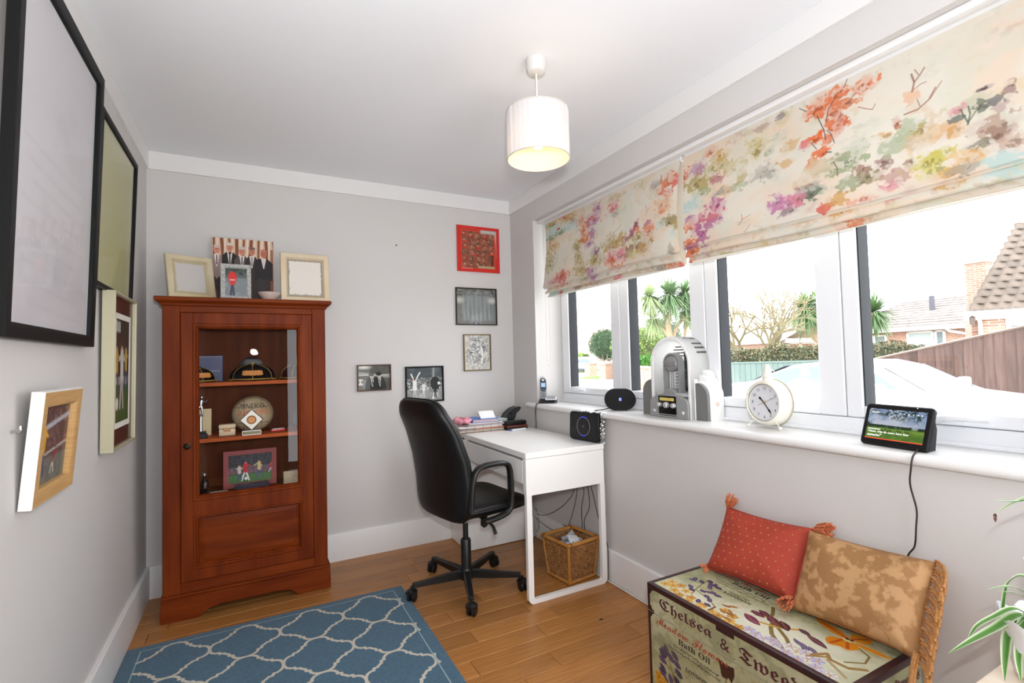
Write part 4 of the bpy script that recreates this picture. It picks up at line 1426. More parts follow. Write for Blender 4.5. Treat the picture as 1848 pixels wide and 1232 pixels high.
cu = part('cupboard', lambda b: (b.box(A + .012, B_ - .002, -.290, -.034, .004, .585, bev=.001), b.box(A + .02, B_ - .002, -.302, -.288, .004, .14)), M_DESK, dk)
part('cupboard_drawer', lambda b: b.box(A, A + .018, -.286, -.034, .588, .7025, bev=.001), M_DESK, dk)
part('cupboard_door', lambda b: b.box(A - .001, A + .014, -.298, -.034, .004, .583, bev=.0015), M_DESK, dk)
# near end: one bent steel loop, two legs and a foot, rounded at the bottom corners
loop = MB()


def loop_path(x0, x1, zt, r, z0):
    pts = [(x0, zt)]
    for k in range(7):
        a = PI + PI / 2 * k / 6
        pts.append((x0 + r + r * math.cos(a), z0 + r + r * math.sin(a)))
    for k in range(7):
        a = 1.5 * PI + PI / 2 * k / 6
        pts.append((x1 - r + r * math.cos(a), z0 + r + r * math.sin(a)))
    pts.append((x1, zt))
    return pts


def bent_bar(b, outer, inner, y0, y1):
    n = len(outer)
    V = [(x, y0, z) for x, z in outer] + [(x, y0, z) for x, z in inner] + [(x, y1, z) for x, z in outer] + [(x, y1, z) for x, z in inner]
    Fc = []
    for i in range(n - 1):
        j = i + 1
        Fc += [(i, j, n + j, n + i), (2 * n + j, 2 * n + i, 3 * n + i, 3 * n + j), (j, i, 2 * n + i, 2 * n + j), (n + i, n + j, 3 * n + j, 3 * n + i)]
    Fc += [(0, n, 3 * n, 2 * n), (n - 1, 3 * n - 1, 4 * n - 1, 2 * n - 1)]
    b.add(V, Fc)


bent_bar(loop, loop_path(A, B_ - .002, .534, .030, .001), loop_path(A + .030, B_ - .032, .534, .012, .024), NY, NY + .022)
loop.build('leg_frame', M_DESKM, dk, smooth=40, recalc=True)

# ------------------------------------------------------------------ on the desk
DT = .7452
M_WIRE = mat('copper_wire', (150, 116, 100), rough=0.35, metal=0.6)
ty = thing('letter_tray', 'wire letter tray at the far end of the white desk', 'tray', (1.662, -.300, DT))
# tray lies along the far end of the desk
TRX, TRY, TRH = .345, .235, .052



b = MB()
b.tube([(0, 0, TRH), (TRX, 0, TRH), (TRX, TRY, TRH), (0, TRY, TRH)], .0018, n=6, closed=True)
b.build('top_rim', M_WIRE, ty)
b = MB()
b.tube([(0, 0, .003), (TRX, 0, .003), (TRX, TRY, .003), (0, TRY, .003)], .0018, n=6, closed=True)
for k in range(7):
    x = .0 + TRX * k / 6
    b.tube([(x, 0, TRH), (x, 0, .003), (x, TRY, .003), (x, TRY, TRH)], .0012, n=5)
for z in (.020,):
    b.tube([(0, 0, z), (TRX, 0, z), (TRX, TRY, z), (0, TRY, z)], .0012, n=5, closed=True)
bo_ = b.build('wire_mesh', M_WIRE, ty); bo_['kind'] = 'stuff'

q = random.Random(21)
papers = [((214, 206, 190), 'cream sheets at the bottom of the wire tray'), ((200, 190, 184), 'grey sheets low in the wire tray'), ((206, 128, 96), 'orange card in the wire tray'),
          ((232, 230, 228), 'white letters in the wire tray above the orange card'), ((186, 180, 190), 'lilac tinted papers in the wire tray'), ((236, 234, 230), 'thick white papers topping the wire tray')]
z = DT + .0055
M_CACHE = {}


def paper_stack(name, label, x0, x1, y0, y1, z0, n, th, rgb, rz=0.0, jitter=.004, curl=0.0, cat='papers', grp=None):
    t = thing(name, label, cat, ((x0 + x1) / 2, (y0 + y1) / 2, z0), rz, group=grp)
    w, h = (x1 - x0) / 2, (y1 - y0) / 2
    key = 'paper_%d_%d_%d' % rgb
    for k in range(n):
        ox, oy, a = q.uniform(-jitter, jitter), q.uniform(-jitter, jitter), q.uniform(-.02, .02)
        b = MB()

        def f(u, v, k=k):
            x = (u * 2 - 1) * w; y = (v * 2 - 1) * h
            return (x, y, th * (k + .85) + curl * (u - .5) ** 2)
        b.grid(f, 7, 4)
        b.grid(lambda u, v, k=k: ((1 - u) * 2 * w - w, (v * 2 - 1) * h, th * k + curl * (u - .5) ** 2), 7, 4)
        b.M = T(ox, oy, 0) @ RZ(a)
        b.v = [tuple(b.M @ Vector(p)) for p in b.v]
        e = b.v
        # close the rim
        nu, nv = 7, 4
        top = [i for i in range(nu)] + [j * nu + nu - 1 for j in range(1, nv)] + [(nv - 1) * nu + i for i in range(nu - 2, -1, -1)] + [j * nu for j in range(nv - 2, 0, -1)]
        bo = [28 + (j * nu + (nu - 1 - i)) for (i, j) in [(t_ % nu, t_ // nu) for t_ in top]]
        m_ = len(top)
        for i in range(m_):
            j = (i + 1) % m_
            b.f.append([top[j], top[i], bo[i], bo[j]]); b.mi.append(0)
        b.build('sheet', mat(key, rgb, rough=.7), t, smooth=30)
    return t


paper_stack('paper_stack', papers[0][1], 1.672, 1.992, -.292, -.075, z, 4, .0024, papers[0][0])
paper_stack('paper_stack', papers[1][1], 1.676, 1.985, -.290, -.080, z + .0100, 3, .0024, papers[1][0])
paper_stack('paper_stack', papers[2][1], 1.775, 1.990, -.293, -.085, z + .0175, 2, .0026, papers[2][0])
paper_stack('paper_stack', papers[3][1], 1.672, 1.980, -.290, -.070, z + .0230, 5, .0024, papers[3][0], curl=.004)
paper_stack('paper_stack', papers[4][1], 1.730, 2.000, -.296, -.085, z + .0360, 3, .0024, papers[4][0])
paper_stack('paper_stack', papers[5][1], 1.745, 1.985, -.290, -.080, z + .0440, 4, .0026, papers[5][0], curl=.006)
# crumpled pink cloth bag at the left of the tray
b = MB()
ns = np.random.RandomState(5)


def pinkf(u, v):
    a = 2 * PI * u
    r = (.5 + .5 * math.sin(3 * a + 5 * v)) * .012
    rr = math.sin(PI * v) ** .55
    return (1.722 + (.058 + r) * rr * math.cos(a), -.215 + (.072 + r) * rr * math.sin(a), DT + .058 + .034 * (.5 - .5 * math.cos(PI * v)) + .006 * math.sin(4 * a + 9 * v) * rr + .004 * math.sin(9 * a - 4 * v))


b.grid(pinkf, 41, 14)
po_ = b.build('pink_cloth', mat('pink_cotton', (206, 116, 136), rough=.8, rgb2=(232, 164, 178), vscale=26), smooth=60)
tag(po_, 'crumpled pink cloth piled on the left of the paper tray', 'cloth')
fo = thing('blue_folder', 'blue ring folder lying on the papers in the tray', 'folder', (1.865, -.205, DT + .0600), -.10)
part('cover', lambda b: (b.box(-.085, .100, -.085, .085, .020, .0225, bev=.0008), b.box(-.085, .100, -.085, .085, 0, .0025, bev=.0008), b.box(-.0875, -.085, -.085, .085, 0, .0225, bev=.0008)), mat('blue_card', (60, 118, 196), rough=.4), fo)
part('pages', lambda b: b.box(-.082, .092, -.080, .080, .003, .0195), mat('page_edges', (206, 176, 180), rough=.8), fo, 0)
cdm = T(1.895, -.232, DT + .1020) @ RZ(-.12) @ RX(.62)
cd = thing('note_card', 'white note card propped on the blue folder', 'card', M=cdm)
part('card', lambda b: b.box(-.052, .052, -.034, .040, .0, .0012), mat('bright_white_card', (248, 248, 248), rough=.6), cd, 0)
part('card_stand', lambda b: b.box(-.050, .050, .0385, .040, -.034, .0, M=RX(-.3)), mat('bright_white_card', ()), cd, 0)
cp = thing('clear_sleeve', 'pale green plastic sleeve of papers sticking out right of the tray', 'sleeve', (1.962, -.212, DT + .0590), .06)
for k in range(3):
    part('sheet', lambda b: b.box(-.045, .055, -.075, .075, .006 * k, .006 * k + .002, M=RZ(.05 * k - .04)), mat('mint_plastic', (206, 222, 216), rough=.25), cp, 0)
# hole punch
hp = thing('hole_punch', 'black hole punch with its lever raised, at the back corner of the desk', 'hole punch', (2.095, -.150, DT), .15)
M_BPL = mat('black_plastic', ())
part('base', lambda b: b.box(-.060, .060, -.035, .035, 0, .018, bev=.005, seg=2), M_BPL, hp)
part('punch_block', lambda b: (b.box(-.045, .030, -.030, -.012, .018, .060, bev=.004), b.box(-.045, .030, .012, .030, .018, .060, bev=.004)), mat('dark_grey_metal', (46, 46, 48), rough=.35, metal=.6), hp)


def lever(b):
    prof = [(-.052, .046), (-.020, .090), (.030, .122), (.078, .132), (.092, .126), (.080, .110), (.052, .094), (.040, .062), (.030, .046)]
    b.prism(prof, -.030, .030, M=axes((0, 0, 0), (1, 0, 0), (0, 0, 1), (0, -1, 0)), bev=.004)


part('lever', lever, mat('charcoal_lever', (44, 44, 46), rough=.4), hp, 40)
part('lever_slot', lambda b: b.box(-.010, .012, -.031, -.0295, .086, .098, bev=.0), mat('slot_black', (8, 8, 8), rough=.5), hp, 0)
wl = thing('wallet', 'dark brown leather wallets stacked by the hole punch', 'wallet', (2.075, -.290, DT + .0145), -.06)
part('lower_wallet', lambda b: b.box(-.075, .075, -.045, .045, 0, .014, bev=.005, seg=2), mat('brown_wallet', (96, 44, 28), rough=.4), wl)
wl2 = thing('sunglasses_case', 'black soft glasses case on top of the brown wallets', 'case', (2.070, -.285, DT + .0288), .05)
part('case', lambda b: b.box(-.080, .078, -.040, .045, 0, .024, bev=.009, seg=2), M_BPL, wl2)
part('flap', lambda b: b.box(-.076, .074, -.0415, .020, .0242, .027, bev=.001), mat('black_leather', (22, 22, 24), rough=.45), wl2)
dv = thing('diary', 'slim black diary under the brown wallets', 'book', (2.070, -.288, DT), .0)
part('cover', lambda b: (b.box(-.080, .080, -.050, .050, 0, .002), b.box(-.080, .080, -.050, .050, .011, .0138), b.box(-.080, -.077, -.05, .05, 0, .0138)), mat('black_leather', ()), dv, 0)
part('pages', lambda b: b.box(-.076, .078, -.048, .048, .002, .011), mat('diary_pages', (60, 58, 56), rough=.7), dv, 0)
pe = thing('ballpoint_pen', 'white and silver pen lying before the diary on the desk', 'pen', (2.075, -.365, DT + .0058), .10)
part('barrel', lambda b: b.cyl((-.068, 0, 0), (.045, 0, 0), .0056, n=14), mat('pen_white', (226, 226, 230), rough=.25), pe)
part('grip', lambda b: b.cyl((-.085, 0, 0), (-.068, 0, 0), .003, .0056, n=14), mat('pen_blue', (96, 104, 206), rough=.3), pe)
part('clip', lambda b: (b.box(.005, .045, -.0015, .0015, .0055, .0075), b.cyl((.045, 0, 0), (.060, 0, 0), .0045, .003, n=12)), mat('chrome', ()), pe)
# router
ro = thing('router', 'black wifi router with a thin ring on its face, at the desk corner', 'router', (2.150, -.968, DT), 0)
# local x runs along the face (towards the camera), y up, z out of the face (towards the room)
RM = RZ(.12) @ axes((0, 0, .003), (0, -1, 0), (.05, 0, .9987), (-.9987, 0, .05))


def rrect(w, h, r, n=6):
    pts = []
    for cx_, cy_, a0 in ((w / 2 - r, h / 2 - r, 0), (-w / 2 + r, h / 2 - r, PI / 2), (-w / 2 + r, -h / 2 + r, PI), (w / 2 - r, -h / 2 + r, 1.5 * PI)):
        for k in range(n + 1):
            a = a0 + PI / 2 * k / n
            pts.append((cx_ + r * math.cos(a), cy_ + r * math.sin(a)))
    return pts


part('case', lambda b: b.prism(rrect(.238, .158, .022), -.030, .0, M=RM @ T(0, .080, 0), bev=.004), mat('black_plastic', ()), ro, 40)
part('face', lambda b: b.prism(rrect(.226, .146, .018), .0, .0015, M=RM @ T(0, .080, 0)), mat('matt_black_face', (16, 17, 19), rough=.55), ro, 40)
rgp = [(.052 * math.cos(2 * PI * k / 48), .052 * math.sin(2 * PI * k / 48) + .080, .002) for k in range(48)]
part('ring', lambda b: b.tube([tuple(RM @ Vector(p)) for p in rgp], .0011, n=6, closed=True), mat('ring_grey', (150, 146, 140), rough=.4), ro)
arc = [(.0522 * math.cos(a), .0522 * math.sin(a) + .080, .0026) for a in [PI * .36 + PI * .28 * k / 8 for k in range(9)]]
arc2 = [(.0522 * math.cos(a), .0522 * math.sin(a) + .080, .0026) for a in [PI * 1.38 + PI * .22 * k / 8 for k in range(9)]]
for ar in (arc, arc2):
    part('status_light', lambda b: b.tube([tuple(RM @ Vector(p)) for p in ar], .0013, n=6), mat('blue_led', (60, 70, 240), emit=(60, 70, 255), estr=1.5), ro)
part('logo', lambda b: (b.tube([tuple(RM @ Vector((.007 * math.cos(2 * PI * k / 20), .080 + .007 * math.sin(2 * PI * k / 20), .0018))) for k in range(20)], .0006, n=5, closed=True), b.box(-.003, .003, .077, .083, .0015, .0022, M=RM)), mat('logo_grey', (90, 90, 92), rough=.4), ro)
fo_ = MB()
q2 = random.Random(9)
for k in range(26):
    yy = .160 * k / 25
    r_ = [q2.uniform(-.010, .012) for _ in range(4)]
    for j in range(3):
        a_, c_ = -.008 - .010 * j, -.018 - .010 * j
        fo_.add([tuple(RM @ Vector((.119 + .006 + r_[j] * .7, yy - .004, a_))), tuple(RM @ Vector((.119 + .006 + r_[j + 1] * .7, yy - .003, c_))), tuple(RM @ Vector((.119 + .004 - r_[j] * .5, yy + .006, c_))), tuple(RM @ Vector((.119 + .008 + r_[j + 1] * .6, yy + .006, a_)))], [(0, 1, 2), (0, 2, 3)])
for k in range(30):
    xx = -.02 + .14 * k / 29
    r_ = [q2.uniform(-.004, .008) for _ in range(4)]
    fo_.add([tuple(RM @ Vector((xx - .006, .161 + r_[0], -.006))), tuple(RM @ Vector((xx + .006, .161 + r_[1], -.009))), tuple(RM @ Vector((xx + .005, .160 + r_[2], -.026))), tuple(RM @ Vector((xx - .004, .162 + r_[3], -.028)))], [(0, 1, 2), (0, 2, 3)])
fw = fo_.build('foil_wrap', mat('crinkled_foil', (206, 206, 206), rough=.2, metal=.9), ro, smooth=0)
fw['kind'] = 'stuff'

# ================================================================== OFFICE CHAIR
M_BLK = mat('black_leatherette', (9, 9, 10), rough=0.42, spec=0.4, bump=.05, bscale=260)
M_BLKP = mat('black_nylon', (18, 18, 19), rough=0.38)
ch = thing('office_chair', 'black swivel office chair with armrests tucked at the white desk', 'chair', (1.512, -.757, 0), .15)
rot0 = -.15
for k in range(5):
    a = PI + k * 2 * PI / 5 + rot0
    d = Vector((math.cos(a), math.sin(a), 0))
    s_ = Vector((-d.y, d.x, 0))
    # tapering box-section arm rising to the hub
    b = MB()
    secs = [(.020, .062, .100, .019), (.10, .064, .100, .017), (.20, .068, .094, .0155), (.292, .072, .092, .0145)]
    V = []
    for (r_, z0, z1, w) in secs:
        for (sx, zz) in ((-1, z0), (1, z0), (1, z1 - .004), (.7, z1), (-.7, z1), (-1, z1 - .004)):
            V.append(tuple(d * r_ + s_ * (sx * w) + Vector((0, 0, zz))))
    Fc = [(i * 6 + k_, i * 6 + (k_ + 1) % 6, (i + 1) * 6 + (k_ + 1) % 6, (i + 1) * 6 + k_) for i in range(3) for k_ in range(6)] + [tuple(range(6))[::-1], tuple(18 + k_ for k_ in range(6))]
    b.add(V, Fc)
    arm = b.build('base_arm', M_BLKP, ch, smooth=30, recalc=True)
    # twin-wheel caster with hood and stem
    c = d * .300
    sw = a + (.9, -.5, 2.2, 1.2, -1.1)[k]
    wd = Vector((math.cos(sw), math.sin(sw), 0)); wx = Vector((-wd.y, wd.x, 0))
    cs_ = MB()
    cs_.cyl(tuple(c + Vector((0, 0, .050))), tuple(c + Vector((0, 0, .078))), .007, n=10)
    cs_.lathe([(0, .0), (.026, .0), (.030, .006), (.030, .016), (.016, .026), (0, .028)], 16, M=axes(tuple(c + Vector((0, 0, .040)) ), wx, wd, (0, 0, 1)))
    for sgn in (-1, 1):
        cc = c + Vector((0, 0, .0275)) + wx * (.0125 * sgn) + wd * -.006
        cs_.lathe([(0, -.009), (.020, -.009), (.0255, -.006), (.0270, 0), (.0255, .006), (.020, .009), (.008, .0075), (0, .0075)], 24, M=axes(tuple(cc), wd, (0, 0, 1), wx))
    cs_.build('caster', M_BLKP, ch, smooth=40)
part('base_hub', lambda b: b.lathe([(0, .052), (.034, .052), (.036, .060), (.034, .100), (.030, .112), (0, .112)], 24), M_BLKP, ch)
part('gas_lift', lambda b: b.lathe([(0, .10), (.0275, .10), (.0275, .255), (.024, .262), (.0, .262)], 24), M_BLKP, ch)
part('lift_piston', lambda b: b.cyl((0, 0, .26), (0, 0, .375), .0145, n=18), M_BLKP, ch)
part('piston_collar', lambda b: b.lathe([(0, .350), (.021, .350), (.024, .372), (0, .372)], 20), mat('grey_collar', (176, 176, 178), rough=.4), ch)
part('tilt_mechanism', lambda b: (b.box(-.07, .11, -.045, .045, .370, .402, bev=.006, seg=2), b.box(-.10, .10, -.10, .10, .398, .412, bev=.003)), M_BLKP, ch)
part('tension_knob', lambda b: (b.cyl((.085, -.055, .372), (.085, -.055, .330), .018, .021, n=16), b.cyl((.085, -.055, .330), (.085, -.055, .318), .021, .010, n=16)), M_BLKP, ch)
part('height_lever', lambda b: b.tube([(.04, -.04, .385), (.06, -.13, .375), (.07, -.165, .350), (.075, -.180, .315)], [.005, .006, .008, .010], n=8), M_BLKP, ch)


def sup(w, h, p=3.2):
    def f(t):
        a = 2 * PI * t
        c_, s__ = math.cos(a), math.sin(a)
        return (w / 2 * math.copysign(abs(c_) ** (2 / p), c_), h / 2 * math.copysign(abs(s__) ** (2 / p), s__))
    return f


# seat pad, waterfall front edge
def seat_fn(a, b, h):
    z = .452 + h - max(0, a - .14) ** 2 * 1.6 + .012 * (b / .24) ** 2
    return (a + .075, b, z)


part('seat', lambda b: b.puff(sup(.455, .475, 4.5), .088, n=56, rings=10, p=3.2, fn=seat_fn), M_BLK, ch, 80)
pts = [seat_fn(*(list(sup(.462, .482, 4.5)(k / 72)) + [0.0])) for k in range(72)]
part('seat_piping', lambda b: b.tube(pts, .0045, n=6, closed=True), M_BLKP, ch, 80)


def back_outline(t):
    x, y = sup(1, 1, 5.5)(t)        # x across (-.5..5), y up (-.5...5)
    v = y + .5
    w = .500 - .075 * max(0, (v - .45) / .55) ** 1.5 - .02 * max(0, (.2 - v) / .2) ** 2
    return (x * w, .405 + v * .622)


def back_x(z, y):
    v = (z - .405) / .622
    return -.140 - .115 * v + .045 * math.sin(PI * min(1, v * 1.15)) * .9 - .055 * max(0, v - .75) + .20 * y * y - .075 * y


def back_fn(a, b, h):
    return (back_x(b, a) + h * .98, a, b + h * .12)


bk = part('backrest', lambda b: b.puff(back_outline, .088, n=72, rings=12, p=3.6, fn=back_fn), M_BLK, ch, 80)
pts = []
for k in range(80):
    a, z_ = back_outline(k / 80)
    pts.append(back_fn(a * 1.004, .706 + (z_ - .706) * 1.004, 0.0))
part('backrest_piping', lambda b: b.tube(pts, .0035, n=6, closed=True), M_BLKP, ch, 80)
for sgn in (-1, 1):
    yy = -.252 if sgn < 0 else .285
    pth = [(-.118, .480), (-.108, .600), (-.092, .660), (-.066, .686), (-.02, .694), (.045, .694), (.086, .690), (.112, .676), (.122, .648), (.126, .58), (.126, .50), (.118, .456), (.095, .436), (.04, .424), (-.04, .418)]
    # round the corners a little
    P = []
    for i in range(len(pth)):
        p0 = Vector(pth[max(0, i - 1)]); p1 = Vector(pth[i]); p2 = Vector(pth[min(len(pth) - 1, i + 1)])
        P += [p1 * .75 + p0 * .25, p1 * .9 + (p0 + p2) * .05, p1 * .75 + p2 * .25]
    P3 = [(p.x, yy, p.y) for p in P]
    part('armrest', lambda b: b.tube(P3, 1, n=12, flat=(.022, .0135), up=(0, 1, 0)), M_BLKP, ch, 60)

# ================================================================== BASKET UNDER THE DESK
M_WICK = mat('seagrass_weave', (172, 122, 66), rough=.7, rgb2=(112, 66, 30), vscale=70, vstretch=(1, 1, .6))
M_CANE = mat('golden_cane', (196, 138, 66), rough=.45, rgb2=(172, 112, 48), vscale=14)
bs = thing('wicker_basket', 'square wicker waste basket with a cane rim under the desk', 'basket', (2.078, -.915, 0), .12)
BH, b0, b1 = .216, .086, .106
wv = MB()
rows = 18
NP = 26
for r in range(rows):
    v = r / rows
    s0 = b0 + (b1 - b0) * (v + .5 / rows); z0 = .014 + (BH - .03) * v
    z1 = z0 + (BH - .03) / rows
    pts = []
    per = 4 * NP
    for k in range(per):
        side, f_ = divmod(k, NP)
        u = -1 + 2 * f_ / NP
        bulge = .0032 * (1 if (k + r) % 2 else -1)
        ss = s0 + bulge
        p = ((ss, u * s0), (-u * s0, ss), (-ss, -u * s0), (u * s0, -ss))[side]
        pts.append((p[0], p[1], (z0 + z1) / 2 + .0012 * math.sin(k * 1.7 + r)))
    wv.tube(pts, (z1 - z0) * .56, n=5, closed=True)
w_o = wv.build('woven_sides', M_WICK, bs, smooth=60); w_o['kind'] = 'stuff'
part('inner_lining', lambda b: b.add([(-b0 * .92, -b0 * .92, .02), (b0 * .92, -b0 * .92, .02), (b0 * .92, b0 * .92, .02), (-b0 * .92, b0 * .92, .02)], [(0, 1, 2, 3)]), M_WICK, bs, 0)
cs4 = [(-1, -1), (1, -1), (1, 1), (-1, 1)]
for k in range(4):
    (xa, ya), (xb, yb) = cs4[k], cs4[(k + 1) % 4]
    e = b1 + .004
    part('rim_cane', lambda b: b.tube([(xa * e - (xb - xa) * .004, ya * e - (yb - ya) * .004, BH), (xb * e, yb * e, BH)], .0105, n=10), M_CANE, bs, 60)
    e0 = b0 + .004
    part('base_cane', lambda b: b.tube([(xa * e0, ya * e0, .0105), (xb * e0, yb * e0, .0105)], .0085, n=10), M_CANE, bs, 60)
    part('corner_post', lambda b: b.tube([(xa * (b0 + .003), ya * (b0 + .003), .006), (xa * (b1 + .002), ya * (b1 + .002), BH)], .0085, n=10), M_CANE, bs, 60)
    bind = MB()
    for m in range(5):
        t_ = .90 - .018 * m
        c = Vector((xa * e + (xb - xa) * e * .5 * 1.0 * (1 - t_) * 1.0, ya * e + (yb - ya) * e * .5 * (1 - t_), BH))
        d = Vector((xb - xa, yb - ya, 0)).normalized()
        u_ = Vector((-d.y, d.x, 0))
        bind.tube([tuple(c + u_ * (.0112 * math.cos(2 * PI * j / 14)) + Vector((0, 0, .0112 * math.sin(2 * PI * j / 14)))) for j in range(14)], .0014, n=5, closed=True)
    bi = bind.build('rim_binding', mat('dark_cane_binding', (120, 70, 34), rough=.5), bs, smooth=60); bi['kind'] = 'stuff'
q = random.Random(33)
M_SCR = [mat('scrap_white', (226, 228, 232), rough=.6), mat('scrap_blue', (158, 176, 200), rough=.6), mat('scrap_grey', (190, 194, 200), rough=.6)]
b = MB(T(2.078, -.915, -.030) @ RZ(.12))
for k in range(22):
    x, y_ = q.uniform(-.06, .06), q.uniform(-.06, .06)
    w, h = q.uniform(.022, .038), q.uniform(.016, .03)
    a1, a2 = q.uniform(-.6, .6), q.uniform(-.6, .6)
    b.cur = k % 3
    b.grid(lambda u, v: ((u - .5) * 2 * w, (v - .5) * 2 * h, .006 * math.sin(5 * u + k) + .005 * math.sin(4 * v + 2 * k)), 6, 5, M=T(x, y_, .180 + .004 * k % .03 + .045 * (1 - (abs(x) + abs(y_)) / .12)) @ RZ(q.uniform(0, 3)) @ RX(a1) @ RY(a2))
tag(b.build('waste_paper', M_SCR, smooth=50), 'torn white and pale blue waste paper filling the wicker basket', 'paper', kind='stuff')

# ------------------------------------------------------------------ cables under the desk and along the skirting
M_CBL = mat('black_cable', (18, 17, 18), rough=.5)
M_CBLW = mat('white_cable', (220, 218, 212), rough=.5)


def smooth_path(pts, n=8):
    P = [Vector(p) for p in pts]
    out = []
    for i in range(len(P) - 1):
        p0, p1, p2, p3 = P[max(0, i - 1)], P[i], P[i + 1], P[min(len(P) - 1, i + 2)]
        for k in range(n):
            t_ = k / n
            out.append(.5 * ((2 * p1) + (p2 - p0) * t_ + (2 * p0 - 5 * p1 + 4 * p2 - p3) * t_ ** 2 + (3 * p1 - p0 - 3 * p2 + p3) * t_ ** 3))
    out.append(P[-1])
    return [tuple(p) for p in out]


def cable(name, label, pts, r=.0020, m=None, cat='cable', grp=None):
    o = MB().tube(smooth_path(pts), r, n=7).build(name, m or M_CBL, smooth=60)
    return tag(o, label, cat, grp)


cable('cable', 'black cable curving down to the left behind the desk cupboard', [(2.17, -.83, .56), (2.19, -.80, .43), (2.19, -.72, .34), (2.18, -.60, .255), (2.19, -.45, .19), (2.19, -.34, .17)])
cable('cable', 'black cable drooping lowest behind the wicker basket', [(2.17, -.86, .56), (2.19, -.83, .42), (2.19, -.77, .27), (2.205, -.68, .165), (2.19, -.57, .125), (2.19, -.42, .13), (2.19, -.335, .15)])
cable('cable', 'black cable hanging straight down left of centre behind the basket', [(2.17, -.90, .56), (2.195, -.895, .45), (2.20, -.86, .34), (2.212, -.840, .22), (2.2215, -.80, .1745), (2.2215, -.62, .172)])
cable('cable', 'black cable with a kink hanging just right of the straight one', [(2.17, -.945, .56), (2.195, -.94, .45), (2.20, -.935, .36), (2.20, -.885, .28), (2.214, -.862, .21), (2.2215, -.82, .1775), (2.2215, -.66, .176)])
cable('cable', 'long black cable slanting to the right corner of the basket', [(2.17, -.965, .56), (2.195, -.98, .45), (2.20, -1.02, .32), (2.20, -1.06, .25), (2.208, -1.082, .18), (2.206, -1.084, .08), (2.206, -1.080, .006)])
cable('cable', 'short black cable beside the desk leg crossing the slanting cable', [(2.185, -1.088, .47), (2.203, -1.078, .36), (2.205, -1.055, .27), (2.205, -1.045, .18), (2.205, -1.04, .08), (2.20, -1.03, .006)])
cable('cable', 'white cable running along the floor against the window wall skirting', [(2.20, -.95, .004), (2.203, -1.13, .004), (2.20, -1.25, .006), (2.204, -1.5, .004), (2.206, -1.80, .004), (2.205, -2.4, .004)], r=.0035, m=M_CBLW)
q = random.Random(2)
for k in range(3):
    cable('cable', ('tangled grey cable loop beside the desk cupboard', 'lower tangled grey loop by the desk cupboard', 'thin white loop tangled behind the desk cupboard')[k], [(2.19, -.335, .20 - .05 * k), (2.17, -.38, .22 - .06 * k), (2.16, -.43, .17 - .05 * k), (2.175, -.40, .10 - .03 * k), (2.185, -.35, .06)], r=.002, m=mat('grey_cable', (120, 118, 114), rough=.5) if k < 2 else M_CBLW)
# ================================================================== ROMAN BLINDS (watercolour print: y from the corner, z down from 2.14)
BCOL = [(90, 92, 96), (90, 98, 96), (92, 102, 88), (96, 78, 84), (110, 124, 108), (120, 100, 110), (120, 120, 110), (120, 140, 96), (130, 110, 120), (130, 118, 84), (130, 130, 110), (140, 80, 120), (140, 90, 130), (140, 120, 70), (150, 60, 80), (150, 60, 100), (150, 116, 100), (150, 116, 110), (150, 120, 84), (150, 120, 114), (150, 170, 120), (160, 90, 70), (160, 156, 146), (168, 182, 150), (170, 80, 140), (170, 150, 84), (176, 146, 130), (176, 150, 96), (176, 150, 150), (178, 112, 158), (180, 100, 76), (180, 110, 120), (186, 146, 140), (186, 216, 216), (190, 80, 130), (190, 150, 176), (190, 160, 140), (190, 180, 120), (190, 182, 130), (196, 90, 66), (196, 164, 146), (200, 190, 84), (200, 190, 140), (206, 90, 110), (206, 150, 80), (206, 160, 110), (206, 170, 130), (206, 180, 150), (206, 190, 120), (214, 70, 60), (214, 120, 80), (214, 196, 166), (214, 206, 120), (216, 120, 170), (220, 90, 110), (220, 130, 150), (220, 190, 150), (222, 110, 70), (222, 120, 140), (222, 180, 140), (226, 96, 50), (226, 150, 130), (228, 90, 40), (230, 190, 140), (232, 84, 30), (232, 176, 140)]
